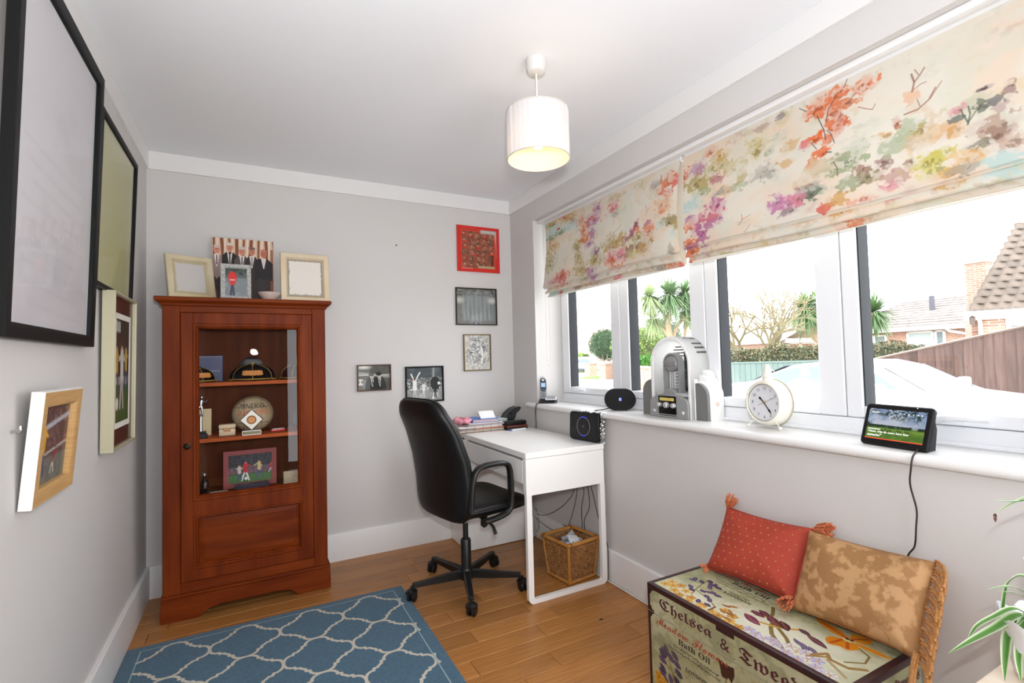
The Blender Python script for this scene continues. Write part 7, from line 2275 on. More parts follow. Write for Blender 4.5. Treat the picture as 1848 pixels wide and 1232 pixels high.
part('cover', lambda b: b.puff(ol, TH, n=64, rings=12, p=2.1, fn=lambda a, b_, h: (a, b_, h + .004 * math.sin(17 * a + 3) * math.sin(13 * b_ + 1) * (abs(h) > .006))), M_TER, t, 80)
part('piping', lambda b: b.tube([(*ol(k / 80), 0) for k in range(80)], .0036, n=6, closed=True), mat('terracotta_piping', (160, 52, 40), rough=.6), t, 80)
b = MB()
for r in range(9):
    for k in range(11):
        a_, b_ = -.150 + .030 * k + (.015 if r % 2 else 0) - .004, .022 + .0258 * r
        # height of the cover there: radial lookup along the outline ray
        best = 0
        dx, dy = a_, b_ - .125
        ang = math.atan2(dy, dx)
        # find s by comparing with the outline in that direction
        m_ = None
        for i in range(64):
            ox, oy = ol(i / 64); oy -= .125
            da = abs((math.atan2(oy, ox) - ang + PI) % (2 * PI) - PI)
            if m_ is None or da < m_[0]: m_ = (da, math.hypot(ox, oy))
        s = math.hypot(dx, dy) / m_[1]
        if s > .93: continue
        h_ = TH / 2 * (1 - s ** 2.1) ** (1 / 2.1) + .004 * math.sin(17 * a_ + 3) * math.sin(13 * b_ + 1)
        b.ball((a_, b_, h_ + .0002), (.0034, .0034, .0011), 8, 4)
o = b.build('woven_dots', mat('ochre_thread', (180, 108, 62), rough=.6), t, 60); o['kind'] = 'stuff'
tassel('tassel', (-.172, .254, .004), (.50, .62, .45), t, L=.046, seed=1)
tassel('tassel', (.176, .252, 0), (.95, .10, .30), t, seed=2)
tassel('tassel', (.166, .006, .014), (.25, -.45, .85), t, L=.062, seed=3)
tassel('tassel', (-.176, .004, .0), (-.4, -.5, .2), t, L=.02, seed=4)

t, fn = cushion('gold_cushion', 'gold damask cushion with a rope fringe leaning on the wall', (2.052, -2.402, KH + .020), (0.03, -1, .035), (.145, 0, .215), .345, .262, .125, None)
M_DAM = mat('gold_damask', (158, 116, 74), rough=.55, spec=.25, rgb2=(188, 146, 102), vscale=26, contrast=(.47, .55), bump=.06, bscale=400)
og = cushion_outline(.345, .258, .006)
TG = .118
part('cover', lambda b: b.puff(og, TG, n=64, rings=12, p=2.2, fn=lambda a, b_, h: (a, b_ - .010 * (a > .1) * ((a - .1) / .07) * (b_ < .1), h + .006 * math.sin(15 * a + 1) * math.sin(11 * b_ + 2) * (abs(h) > .006))), M_DAM, t, 80)
part('piping', lambda b: b.tube([(*og(k / 80), 0) for k in range(80)], .0030, n=6, closed=True), mat('gold_piping', (150, 98, 54), rough=.6), t, 80)
# bullion fringe along the near short side: a heading cord and a row of twisted ropes
q = random.Random(4)
b = MB()
for k in range(30):
    v = .262 - .270 * k / 29
    hang = Vector((.040 + .010 * math.sin(k), -.055 - .03 * (k / 29), .016 + .010 * math.sin(k * 1.7)))
    p0 = Vector((.172, v, .004))
    P = []
    for j in range(9):
        s = j / 8
        p = p0 + Vector((.034 * math.sin(s * 1.6), -.060 * s * s - .012 * s, .020 * s)) + Vector((.004 * math.sin(k * 2.1 + 3 * s), 0, .004 * math.cos(k * 1.3)))
        P.append(tuple(p))
    b.tube(P, [.0034 + .0007 * (j % 2) for j in range(9)], n=6)
o = b.build('rope_fringe', mat('fringe_rope', (164, 108, 60), rough=.7, rgb2=(196, 142, 84), vscale=120), t, 60); o['kind'] = 'stuff'
b = MB()
for k in range(18):
    p0 = Vector((.166 + .0015 * k % .01, .010 - .002 * k, .012 + .002 * (k % 5)))
    P = [tuple(p0 + Vector((.012 * s + .004 * math.sin(k), -.100 * s, .020 * math.sin(s * 2) + .006 * math.cos(k * 1.9)))) for s in (0, .25, .5, .75, 1)]
    b.tube(P, .0035, n=6)
o = b.build('corner_fringe', MATS['fringe_rope'], t, 60); o['kind'] = 'stuff'

# ================================================================== SIDE TABLE AND SPIDER PLANT
tb_ = thing('side_table', 'cream topped side table in the near corner under the plant', 'table', (1.895, -2.985, 0))
part('table_top', lambda b: b.box(-.295, .300, -.160, .160, .572, .600, bev=.006, seg=2), mat('cream_table', (222, 206, 186), rough=.4, rgb2=(210, 190, 168), vscale=30), tb_)
for sx in (-1, 1):
    for sy in (-1, 1):
        part('leg', lambda b: b.cyl((sx * .265, sy * .130, 0), (sx * .255, sy * .125, .572), .014, .020, n=14), mat('cream_table', ()), tb_)
part('apron', lambda b: (b.box(-.25, .25, .118, .130, .52, .572), b.box(-.25, .25, -.130, -.118, .52, .572)), mat('cream_table', ()), tb_)
pt = thing('plant_pot', 'white scalloped plant pot on the cream side table', 'pot', (1.800, -2.888, .6002))
NP_ = 72
prof = [(0, .0), (.040, .0), (.044, .004), (.050, .04), (.058, .085), (.066, .108)]
b = MB()


def pot_f(u, v):
    a = 2 * PI * u
    i = v * (len(prof) - 1); k = min(int(i), len(prof) - 2); s = i - k
    r = prof[k][0] * (1 - s) + prof[k + 1][0] * s; z = prof[k][1] * (1 - s) + prof[k + 1][1] * s
    sc = max(0, (v - .8) / .2)
    return (r * (1 + .05 * sc * math.cos(9 * a)) * math.cos(a), r * (1 + .05 * sc * math.cos(9 * a)) * math.sin(a), z + .006 * sc * math.cos(9 * a))


b.grid(pot_f, NP_ + 1, 16)
b.grid(lambda u, v: tuple(Vector(pot_f(1 - u, .55 + .45 * v)) * .96 + Vector((0, 0, .003))), NP_ + 1, 8)
b.build('pot', mat('white_glaze', (236, 236, 240), rough=.2, coat=.4), pt, smooth=60)
part('compost', lambda b: b.lathe([(0, .085), (.052, .084)], 24), mat('compost', (46, 32, 22), rough=.95), pt)
sp = thing('spider_plant', 'green and white striped spider plant spilling from the white pot', 'plant', (1.800, -2.888, .685))
SP0 = Vector((1.800, -2.888, .685))


def leaf_mat():
    if 'spider_leaf' in MATS: return MATS['spider_leaf']
    return mat('spider_leaf', rough=.45, attr='Col', spec=.4)


def leaf(pts, w, up=(0, 0, 1), pale=False, parent=None, name='leaf'):
    P = [Vector(p) - SP0 for p in smooth_path(pts, 8)]
    n = len(P)
    L = [0]
    for i in range(1, n): L.append(L[-1] + (P[i] - P[i - 1]).length)
    nw = 9
    c = Cv(1, 1, nw, (0, 0, 0)); c.h = n; c.w = nw
    c.X, c.Y = np.meshgrid(np.linspace(0, 1, nw), np.linspace(0, 1, n)); c.W = c.H = 1
    c.a = np.ones((n, nw, 3)) * np.array((88, 138, 58), float)
    d = np.abs(c.X - .5) * 2
    c.blend(np.clip((d - .62) * 6, 0, 1), (226, 232, 206)); c.blend(np.clip((.24 - d) * 5, 0, .35), (60, 110, 44))
    if pale: c.blend(np.ones_like(d) * .55, (216, 226, 196))
    xyz = np.zeros((n, nw, 3))
    for i in range(n):
        dd = (P[min(n - 1, i + 1)] - P[max(0, i - 1)]).normalized()
        s = dd.cross(Vector(up)).normalized(); nn = s.cross(dd)
        t_ = L[i] / L[-1]
        ww = w * (min(1, .45 + t_ * 2.2)) * max(0.02, (1 - t_ ** 2.6)) ** .8
        for j in range(nw):
            e = (j / (nw - 1) - .5)
            p = P[i] + s * (e * ww) + nn * (abs(e) * ww * .35)
            xyz[i, j] = p
    return c.mesh(name, lambda u, v: (xyz[..., 0], xyz[..., 1], xyz[..., 2]), leaf_mat(), parent or sp)


base = (1.800, -2.880, .700)
for pts, w in (
        ([base, (1.775, -2.862, .712), (1.735, -2.842, .690), (1.695, -2.820, .668), (1.660, -2.797, .644)], .022),
        ([base, (1.775, -2.858, .722), (1.745, -2.836, .705), (1.718, -2.820, .688), (1.698, -2.812, .665)], .016),
        ([base, (1.800, -2.868, .775), (1.797, -2.846, .765), (1.798, -2.836, .728), (1.802, -2.828, .672)], .018),
        ([base, (1.790, -2.876, .745), (1.765, -2.862, .766), (1.740, -2.852, .769), (1.715, -2.836, .763)], .010),
        ([base, (1.790, -2.874, .738), (1.770, -2.862, .754), (1.740, -2.846, .758)], .009),
        ([base, (1.785, -2.866, .708), (1.760, -2.852, .680), (1.742, -2.850, .635), (1.728, -2.852, .602)], .020),
        ([base, (1.790, -2.874, .716), (1.770, -2.868, .695), (1.750, -2.866, .645), (1.742, -2.870, .604)], .018),
        ([base, (1.815, -2.890, .80), (1.845, -2.900, .84), (1.885, -2.915, .83)], .016),
        ([base, (1.820, -2.870, .78), (1.850, -2.855, .80), (1.890, -2.842, .77)], .016),
        ([base, (1.790, -2.91, .78), (1.77, -2.95, .82), (1.75, -2.99, .80)], .016),
        ([base, (1.810, -2.92, .77), (1.83, -2.96, .79), (1.85, -3.0, .76)], .016),
        ([base, (1.806, -2.884, .82), (1.802, -2.880, .88), (1.80, -2.886, .935), (1.80, -2.892, .95)], .003)):
    leaf(pts, w)
leaf([(1.800, -2.890, .935), (1.785, -2.878, .928), (1.770, -2.862, .924), (1.748, -2.843, .9265)], .010)
leaf([(1.800, -2.890, .943), (1.785, -2.874, .930), (1.768, -2.857, .915), (1.750, -2.846, .902)], .009, pale=True)
leaf([(1.800, -2.890, .943), (1.825, -2.895, .950), (1.855, -2.902, .930)], .010)
leaf([(1.749, -2.8455, .9015), (1.7485, -2.8455, .894), (1.7495, -2.845, .885)], .006, name='withered_tip')
MATS['spider_leaf'].node_tree.nodes['Principled BSDF'].inputs['Subsurface Weight'].default_value = 0.0
for o in sp.children:
    if o.name.startswith('withered_tip'):
        o.data.materials.clear(); o.data.materials.append(mat('withered', (96, 58, 44), rough=.8)); o['label'] = 'brown withered leaf tip'
# ================================================================== OUTSIDE
GZ = -.34                                    # drive level
M_DRIVE = mat('pale_concrete', (206, 204, 198), rough=.9, rgb2=(190, 188, 182), vscale=2)
gm = MB(); gm.box(2.56, 60, -20, 60, GZ - .3, GZ)
struct('ground', 'pale concrete drive and road outside the window', 'ground', gm, M_DRIVE)
M_GRASS = mat('lawn_grass', (112, 150, 66), rough=.95, rgb2=(88, 124, 50), vscale=3)
M_BRICK = mat('red_brick', (190, 122, 90), rough=.85)


def brick_nodes(m, scale=1.0, c1=(182, 136, 114), c2=(160, 114, 94), mortar=(190, 178, 166)):
    nt = m.node_tree
    tc = nt.nodes.new('ShaderNodeTexCoord')
    geo = nt.nodes.new('ShaderNodeNewGeometry')
    # run the courses round the walls: u = x + y, v = z
    sx = nt.nodes.new('ShaderNodeSeparateXYZ'); nt.links.new(geo.outputs['Position'], sx.inputs[0])
    ad = nt.nodes.new('ShaderNodeMath'); ad.operation = 'ADD'
    nt.links.new(sx.outputs['X'], ad.inputs[0]); nt.links.new(sx.outputs['Y'], ad.inputs[1])
    cb = nt.nodes.new('ShaderNodeCombineXYZ')
    nt.links.new(ad.outputs[0], cb.inputs['X']); nt.links.new(sx.outputs['Z'], cb.inputs['Y'])
    br = nt.nodes.new('ShaderNodeTexBrick')
    br.inputs['Color1'].default_value = (*lin(c1), 1); br.inputs['Color2'].default_value = (*lin(c2), 1); br.inputs['Mortar'].default_value = (*lin(mortar), 1)
    br.inputs['Scale'].default_value = 1.0; br.inputs['Brick Width'].default_value = .225 * scale; br.inputs['Row Height'].default_value = .075 * scale; br.inputs['Mortar Size'].default_value = .010 * scale
    nt.links.new(cb.outputs[0], br.inputs['Vector'])
    nt.links.new(br.outputs['Color'], nt.nodes['Principled BSDF'].inputs['Base Color'])


brick_nodes(M_BRICK)
M_OUTW = mat('white_render', (226, 224, 220), rough=.7)
M_OUTG = mat('house_glass', (120, 136, 142), rough=.1, spec=.8)


def at(px, py, k):
    """a point k metres out along the view direction, seen at (px, py) of the photograph"""
    return CAM + (F_ + R_ * ((px - 924) / 890.784) - U_ * ((py - 616) / 890.784)) * k


# ------------------------------------------------------------------ brown fence beyond the drive
fe = thing('wooden_fence', 'brown feather edge board fence rising to the right beyond the white car', 'fence', (9.3, 0, 0))
M_FB = mat('brown_fence_board', (100, 79, 72), rough=.85, rgb2=(78, 60, 54), vscale=3, vstretch=(9, 9, 1), objvar=.28)
ftop = lambda y: 1.295 - .232 * y
pitch = .108
yb = -2.6
while yb < 1.55:
    b = MB()
    y1 = yb + pitch + .022
    V = [(0, yb, GZ), (-.016, y1, GZ), (.012, y1, GZ), (.012, yb, GZ), (0, yb, ftop(yb)), (-.016, y1, ftop(y1)), (.012, y1, ftop(y1)), (.012, yb, ftop(yb))]
    b.add(V, [(0, 3, 2, 1), (4, 5, 6, 7), (0, 1, 5, 4), (1, 2, 6, 5), (2, 3, 7, 6), (3, 0, 4, 7)])
    b.build('board', M_FB, fe, smooth=0, recalc=True)
    yb += pitch
part('capping_rail', lambda b: b.tube([(0, -2.62, ftop(-2.62) + .012), (0, 1.6, ftop(1.6) + .012)], 1, n=4, flat=(.045, .02), up=(1, 0, 0)), mat('fence_cap', (150, 128, 116), rough=.85), fe, 0)

# ------------------------------------------------------------------ white saloon car on the drive
car = thing('white_car', 'white saloon car parked on the drive right outside the window', 'car', (6.9, -.1, GZ))
M_CAR = mat('white_car_paint', (236, 236, 238), rough=.25, coat=.6)
prof = [(2.06, .38, .62), (2.04, .36, .84), (1.98, .36, 1.02), (1.86, .35, 1.10), (1.55, .34, 1.145), (1.28, .34, 1.15), (.8, .34, 1.155), (0, .34, 1.15), (-.62, .34, 1.14), (-.80, .34, 1.12), (-1.2, .34, 1.07), (-1.7, .35, 1.00), (-2.05, .36, .90), (-2.22, .38, .76), (-2.28, .42, .58)]


def body_pt(u, v):
    i = u * (len(prof) - 1); k = min(int(i), len(prof) - 2); s = i - k
    y = prof[k][0] * (1 - s) + prof[k + 1][0] * s; zb = prof[k][1] * (1 - s) + prof[k + 1][1] * s; zt = prof[k][2] * (1 - s) + prof[k + 1][2] * s
    endf = min(1, max(0, (2.06 - abs(y - (-.11))) / .5)) if abs(y + .11) > 1.56 else 1
    hw = .70 + .16 * max(0, endf) ** .5
    a = PI * v
    c_, s_ = math.cos(a), math.sin(a)
    x = hw * math.copysign(abs(c_) ** .28, c_)
    z = zb + (zt - zb) * abs(s_) ** .42
    return (x, y, z)


part('body', lambda b: (b.grid(body_pt, 43, 25), b.box(-.62, .62, -2.1, 1.9, .24, .44)), M_CAR, car, 50)
gh = [(1.26, 1.13, .62), (.98, 1.28, .60), (.66, 1.40, .585), (.2, 1.452, .58), (-.1, 1.445, .58), (-.28, 1.40, .585), (-.50, 1.28, .61), (-.76, 1.12, .66)]


def gh_pt(u, v):
    i = u * (len(gh) - 1); k = min(int(i), len(gh) - 2); s = i - k
    y = gh[k][0] * (1 - s) + gh[k + 1][0] * s; zt = gh[k][1] * (1 - s) + gh[k + 1][1] * s; hw = gh[k][2] * (1 - s) + gh[k + 1][2] * s
    a = PI * v
    c_, s_ = math.cos(a), math.sin(a)
    tz = abs(s_) ** .40
    x = (hw + .13 * (1 - tz)) * math.copysign(abs(c_) ** .30, c_)
    return (x, y, 1.08 + (zt - 1.08) * tz)


part('cabin', lambda b: b.grid(gh_pt, 43, 25), M_CAR, car, 50)
M_CGL = mat('car_glass', (96, 112, 122), rough=.06, spec=.9)
for sx in (-1, 1):
    X0 = .742 * sx
    part('side_window', lambda b: b.add([(X0 * 1.0, .95, 1.165), (X0 * 1.0, .12, 1.16), (X0 * .90, .12, 1.385), (X0 * .905, .52, 1.365), (X0 * .94, .80, 1.28)], [(0, 1, 2, 3, 4)]) and b.add([(X0 * 1.0, .07, 1.16), (X0 * 1.0, -.60, 1.16), (X0 * .945, -.44, 1.27), (X0 * .905, -.26, 1.365), (X0 * .90, .07, 1.385)], [(0, 1, 2, 3, 4)]), M_CGL, car, 0)
part('windscreen', lambda b: b.add([(-.54, -.742, 1.138), (.54, -.742, 1.138), (.45, -.325, 1.383), (-.45, -.325, 1.383)], [(0, 1, 2, 3)]), M_CGL, car, 0)
part('rear_window', lambda b: b.add([(-.56, 1.235, 1.165), (.56, 1.235, 1.165), (.48, .735, 1.385), (-.48, .735, 1.385)], [(0, 3, 2, 1)]), M_CGL, car, 0)
for sx in (-1, 1):
    part('tail_light', lambda b: b.box(sx * .60, sx * .835, 1.88, 2.035, .90, 1.00, bev=.02), mat('tail_red', (206, 40, 40), rough=.2), car)
    part('wing_mirror', lambda b: b.box(sx * .86, sx * 1.0, -.56, -.46, 1.10, 1.22, bev=.03, seg=2), M_CAR, car)
    for yy in (1.30, -1.35):
        part('wheel', lambda b: (b.lathe([(0, -.10), (.20, -.10), (.30, -.09), (.32, -.05), (.32, .05), (.30, .09), (.20, .10), (0, .10)], 28, M=T(sx * .74, yy, .32) @ RY(PI / 2))), mat('tyre_black', (30, 30, 32), rough=.7), car, 40)

# ------------------------------------------------------------------ neighbour's tiled house on the right
nh = thing('neighbour_house', 'brick house with a steep tiled roof beyond the brown fence', 'house', (17.5, 0, 0))
e0, e1 = at(1738, 562, 13.0), at(1960, 553, 11.6)      # eaves line
ev = Vector((e1.x - e0.x, e1.y - e0.y, 0)); elen = ev.length; ev.normalize()
nv = Vector((-ev.y, ev.x, 0))
if nv.x < 0: nv = -nv
EZ = 2.17
inv = Matrix.Translation((-17.5, 0, 0))
# roof slope with single curved tiles
slope = 1.05
tile_me = None
cn = math.cos(math.atan(slope)); sn = math.sin(math.atan(slope))
UP = nv * cn + Vector((0, 0, sn))
NRM = ev.cross(UP)
if NRM.z < 0: NRM = -NRM
TW, TL = .25, .27
b = MB()
prof_t = [(-.125, .0), (-.08, .026), (-.03, .038), (.02, .026), (.06, .004), (.09, -.002), (.125, .0)]
V = []
for (u_, h_) in prof_t: V.append((u_, 0, h_ + .022))
for (u_, h_) in prof_t: V.append((u_, .32, h_))
for (u_, h_) in prof_t: V.append((u_, 0, h_ + .002))
b.add(V, [(i, i + 1, 7 + i + 1, 7 + i) for i in range(6)] + [(14 + i, 14 + i + 1, i + 1, i) for i in range(6)])
M_TILE = mat('concrete_tile', (84, 74, 66), rough=.9, rgb2=(112, 100, 90), vscale=7, objvar=.16)
tl0 = b.build('tile', M_TILE, nh, smooth=50)
MT0 = axes(tuple(e0 - Vector((17.5, 0, 0))), tuple(ev), tuple(UP), tuple(NRM))
first = True
for r in range(13):
    off = .19 + r * TL * .335 + .0
    n_ = int((elen + .2 - off) / TW)
    for k in range(n_):
        o = tl0 if first else tl0.copy()
        if not first: col.objects.link(o); o.parent = nh
        first = False
        o.matrix_local = Matrix(MT0) @ T(.125 + off - .04 + TW * k, r * TL - .05, 0) @ RZ(0.0)
part('roof_deck', lambda b: b.add([tuple(inv @ (e0 + ev * .02 + Vector((0, 0, -.03)))), tuple(inv @ (e0 + ev * elen + Vector((0, 0, -.03)))), tuple(inv @ (e0 + ev * elen + UP * 3.2 + Vector((0, 0, -.03)))), tuple(inv @ (e0 + ev * (.12 + 3.2 * .335) + UP * 3.2 + Vector((0, 0, -.03))))] + [tuple(inv @ (e0 + ev * elen + nv * 5 + Vector((0, 0, -.03)))), tuple(inv @ (e0 + ev * .3 + nv * 5 + Vector((0, 0, -.03))))],
                                  [(0, 1, 2, 3), (3, 2, 4, 5), (0, 3, 5)]), mat('roof_felt', (120, 108, 96), rough=.9), nh, 0)
part('gutter', lambda b: b.tube([tuple(inv @ (e0 - ev * .10 - nv * .06 + Vector((0, 0, -.07)))), tuple(inv @ (e0 + ev * elen - nv * .06 + Vector((0, 0, -.07))))], .062, n=10), M_OUTW, nh)
part('fascia', lambda b: b.box(0, elen, -.02, .02, -.20, 0, M=axes(tuple(inv @ (e0 + nv * .02 + Vector((0, 0, -.04)))), ev, nv, (0, 0, 1))), M_OUTW, nh, 0)
part('wall', lambda b: (b.box(.16, .78, .16, .34, GZ - EZ, -.02, M=axes(tuple(inv @ e0), ev, nv, (0, 0, 1))), b.box(.16, .34, .16, 5, GZ - EZ, -.02, M=axes(tuple(inv @ e0), ev, nv, (0, 0, 1))), b.box(.78, elen, .30, .40, GZ - EZ, -.02, M=axes(tuple(inv @ e0), ev, nv, (0, 0, 1)))), M_BRICK, nh, 0)
part('garage_frame', lambda b: (b.box(.79, elen, .18, .30, -.42, -.04, M=axes(tuple(inv @ e0), ev, nv, (0, 0, 1))), b.box(.79, .90, .18, .30, GZ - EZ, -.42, M=axes(tuple(inv @ e0), ev, nv, (0, 0, 1)))), M_OUTW, nh, 0)
part('garage_door', lambda b: [b.box(.91, elen, .22, .26, -.42 - .18 * (k + 1) + .012, -.42 - .18 * k, bev=.008, M=axes(tuple(inv @ e0), ev, nv, (0, 0, 1))) for k in range(8)], mat('grey_door', (126, 134, 144), rough=.5), nh, 0)
part('downpipe', lambda b: b.tube([tuple(inv @ (e0 + ev * .28 - nv * .04 + Vector((0, 0, -.10)))), tuple(inv @ (e0 + ev * .30 + nv * .06 + Vector((0, 0, -.22)))), tuple(inv @ (e0 + ev * .32 + nv * .09 + Vector((0, 0, -.36)))), tuple(inv @ (e0 + ev * .32 + nv * .09 + Vector((0, 0, GZ - EZ))))], .045, n=10), M_OUTW, nh)
part('wall_lantern', lambda b: b.lathe([(0, -.12), (.05, -.12), (.07, .06), (.02, .12), (0, .14)], 8, M=T(*(inv @ (e0 + ev * .17 + nv * .02 + Vector((0, 0, -.24)))))), mat('lantern_brown', (92, 76, 70), rough=.5), nh)
c0 = at(1768, 520, 16.5)
MC = inv @ Matrix.Translation((c0.x, c0.y, 0))
chm = part('chimney', lambda b: b.box(-.27, .27, -.27, .27, 0.5, 4.00, bev=.01, M=MC), M_BRICK, nh, 0)
part('chimney_crown', lambda b: (b.box(-.32, .32, -.32, .32, 4.00, 4.08, bev=.01, M=MC), b.box(-.29, .29, -.29, .29, 4.08, 4.13, bev=.01, M=MC)), mat('chimney_crown', (214, 176, 150), rough=.85), chm, 0)

# ------------------------------------------------------------------ bungalow behind the hedge
g0, g1 = at(1520, 603, 26.0), at(1752, 578, 20.5)
bv = Vector((g1.x - g0.x, g1.y - g0.y, 0)); blen = bv.length; bv.normalize()
bn = Vector((-bv.y, bv.x, 0))
if bn.x < 0: bn = -bn
bg = thing('bungalow', 'low brick bungalow with a long grey tiled roof behind the hedge', 'bungalow', (g0.x, g0.y, 0))
MBG = axes((0, 0, 0), bv, bn, (0, 0, 1))
gz = 2.24
part('wall', lambda b: b.box(0, blen + .6, .35, 6, GZ, gz - .02, M=MBG), M_BRICK, bg, 0)
part('roof', lambda b: b.add([(-.3, 0, gz), (blen + .8, 0, gz), (blen + .3, 4.2, gz + 1.55), (.5, 4.2, gz + 1.55), (-.3, 8, gz), (blen + .8, 8, gz)], [(0, 1, 2, 3), (3, 2, 5, 4), (0, 3, 4), (1, 5, 2), (0, 4, 5, 1)], M=MBG), mat('bungalow_roof', (138, 128, 124), rough=.9), bg, 0)
M_COURSE = mat('roof_course', (150, 142, 138), rough=.9, rgb2=(120, 112, 108), vscale=5, objvar=.08)
for k in range(11):
    y_, z_ = 4.2 * k / 11, gz + 1.55 * k / 11
    part('tile_course', lambda b: b.add([(-.3 + .07 * k, y_ - .03, z_ + .055), (blen + .8 - .045 * k, y_ - .03, z_ + .055), (blen + .8 - .045 * (k + 1), y_ + .40, z_ + .155), (-.3 + .07 * (k + 1), y_ + .40, z_ + .155), (-.3 + .07 * k, y_ - .03, z_ - .01), (blen + .8 - .045 * k, y_ - .03, z_ - .01)], [(0, 1, 2, 3), (4, 5, 1, 0)], M=MBG), M_COURSE, bg, 0)
part('fascia', lambda b: b.box(-.3, blen + .8, -.04, .0, gz - .20, gz - .0, M=MBG), M_OUTW, bg, 0)
part('downpipe', lambda b: b.tube([tuple(MBG @ Vector(p)) for p in ((blen - 1.0, -.05, gz - .1), (blen - .8, .05, gz - .3), (blen + .1, .30, gz - .55), (blen + .12, .30, GZ))], .06, n=8), M_OUTW, bg)
part('vent_pipe', lambda b: b.cyl((blen * .52, 2.1, gz + .6), (blen * .52, 2.1, gz + 1.5), .11, n=12, M=MBG), mat('vent_grey', (86, 86, 96), rough=.6), bg)


def house_window(x0, x1, z0, z1, mullions, par, M, y=.33, fill=None):
    w = part('window', lambda b: (b.box(x0, x1, y - .05, y + .04, z0, z0 + .08, M=M), b.box(x0, x1, y - .05, y + .04, z1 - .08, z1, M=M), b.box(x0, x0 + .09, y - .05, y + .04, z0, z1, M=M), b.box(x1 - .09, x1, y - .05, y + .04, z0, z1, M=M),
                                  [b.box(m - .05, m + .05, y - .05, y + .04, z0, z1, M=M) for m in mullions]), M_OUTW, par, 0)
    part('pane', lambda b: b.box(x0 + .08, x1 - .08, y, y + .02, z0 + .07, z1 - .07, M=M), fill or M_OUTG, w, 0)
    return w


fr = lambda px: blen * ((px - 1520) / 232) ** .92
house_window(blen * .19, blen * .36, GZ + 1.0, gz - .3, [blen * .25], bg, MBG)
house_window(blen * .52, blen * .72, GZ + .1, gz - .22, [], bg, MBG, fill=mat('pale_blue_door', (176, 190, 190), rough=.6))
house_window(blen * .725, blen * .80, GZ + 1.0, gz - .22, [], bg, MBG)

# ------------------------------------------------------------------ gabled house left of the bungalow
h0, h1, hp = at(1392, 612, 21), at(1560, 612, 21), at(1490, 572, 21)
gv = Vector((h1.x - h0.x, h1.y - h0.y, 0)); gl = gv.length; gv.normalize(); gn = Vector((-gv.y, gv.x, 0))
if gn.x < 0: gn = -gn
gh_ = thing('gabled_house', 'brick house with a white edged gable behind the bare trees', 'house', (h0.x, h0.y, 0))
MG = axes((0, 0, 0), gv, gn, (0, 0, 1))
zb_, zp_ = 1.74, 2.72
part('gable_wall', lambda b: b.add([(0, 0, GZ), (gl, 0, GZ), (gl, 0, zb_), (gl / 2, 0, zp_), (0, 0, zb_), (0, 6, GZ), (gl, 6, GZ), (gl, 6, zb_), (gl / 2, 6, zp_), (0, 6, zb_)], [(0, 1, 2, 3, 4), (9, 8, 7, 6, 5), (0, 4, 9, 5), (1, 6, 7, 2)], M=MG), M_BRICK, gh_, 0)
for sg in (0, 1):
    xa = -.25 if sg == 0 else gl + .25
    part('roof_slope', lambda b: b.add([(xa, -.25, zb_ - .14), (gl / 2, -.25, zp_ + .05), (gl / 2, 6.2, zp_ + .05), (xa, 6.2, zb_ - .14), (xa, -.25, zb_ - .24), (gl / 2, -.25, zp_ - .05)], [(0, 1, 2, 3), (0, 4, 5, 1)], M=MG), mat('pale_roof', (150, 140, 132), rough=.9), gh_, 0)
    part('barge_board', lambda b: b.add([(xa, -.27, zb_ - .34), (gl / 2, -.27, zp_ - .12), (gl / 2, -.27, zp_ + .06), (xa, -.27, zb_ - .13), (xa, -.22, zb_ - .34), (gl / 2, -.22, zp_ - .12), (gl / 2, -.22, zp_ + .06), (xa, -.22, zb_ - .13)], [(0, 1, 2, 3), (7, 6, 5, 4), (3, 2, 6, 7), (0, 4, 5, 1)], M=MG), M_OUTW, gh_, 0)
house_window(gl * .16, gl * .56, .85, 1.62, [gl * .30, gl * .46], gh_, MG, y=-.03, fill=mat('warm_blind', (190, 140, 116), rough=.7))
part('flat_canopy', lambda b: b.box(gl * .12, gl * .98, -.6, .0, 1.60, 1.78, M=MG), M_OUTW, gh_, 0)
# long low garage left of it
q0, q1 = at(1300, 612, 26), at(1384, 612, 25)
pv = Vector((q1.x - q0.x, q1.y - q0.y, 0)); pl_n = pv.length; pv.normalize(); pn = Vector((-pv.y, pv.x, 0))
if pn.x < 0: pn = -pn
lg = thing('low_garage', 'long low brick garage with a white fascia behind the bare trees', 'garage', (q0.x, q0.y, 0))
MQ = axes((0, 0, 0), pv, pn, (0, 0, 1))
part('wall', lambda b: b.box(-1.5, pl_n, 0, 4, GZ, 1.62, M=MQ), M_BRICK, lg, 0)
part('fascia', lambda b: b.box(-1.6, pl_n + .1, -.12, -.02, 1.45, 1.68, M=MQ), M_OUTW, lg, 0)
part('roof', lambda b: b.add([(-1.6, -.1, 1.68), (pl_n, -.1, 1.68), (pl_n, 4, 2.35), (-1.6, 4, 2.35)], [(0, 1, 2, 3)], M=MQ), mat('pale_roof', ()), lg, 0)

# ------------------------------------------------------------------ greenery


def leaf_cloud(b, n, pos, size, seed, droop=0.0):
    q = random.Random(seed)
    for _ in range(n):
        p = Vector(pos(q))
        s = size * q.uniform(.6, 1.3)
        a = Vector((q.uniform(-1, 1), q.uniform(-1, 1), q.uniform(-1, 1) - droop)).normalized(); c_ = a.cross(Vector((q.uniform(-1, 1), q.uniform(-1, 1), 1))).normalized()
        b.add([tuple(p - a * s), tuple(p + c_ * s * .45), tuple(p + a * s), tuple(p - c_ * s * .45)], [(0, 1, 2, 3)])


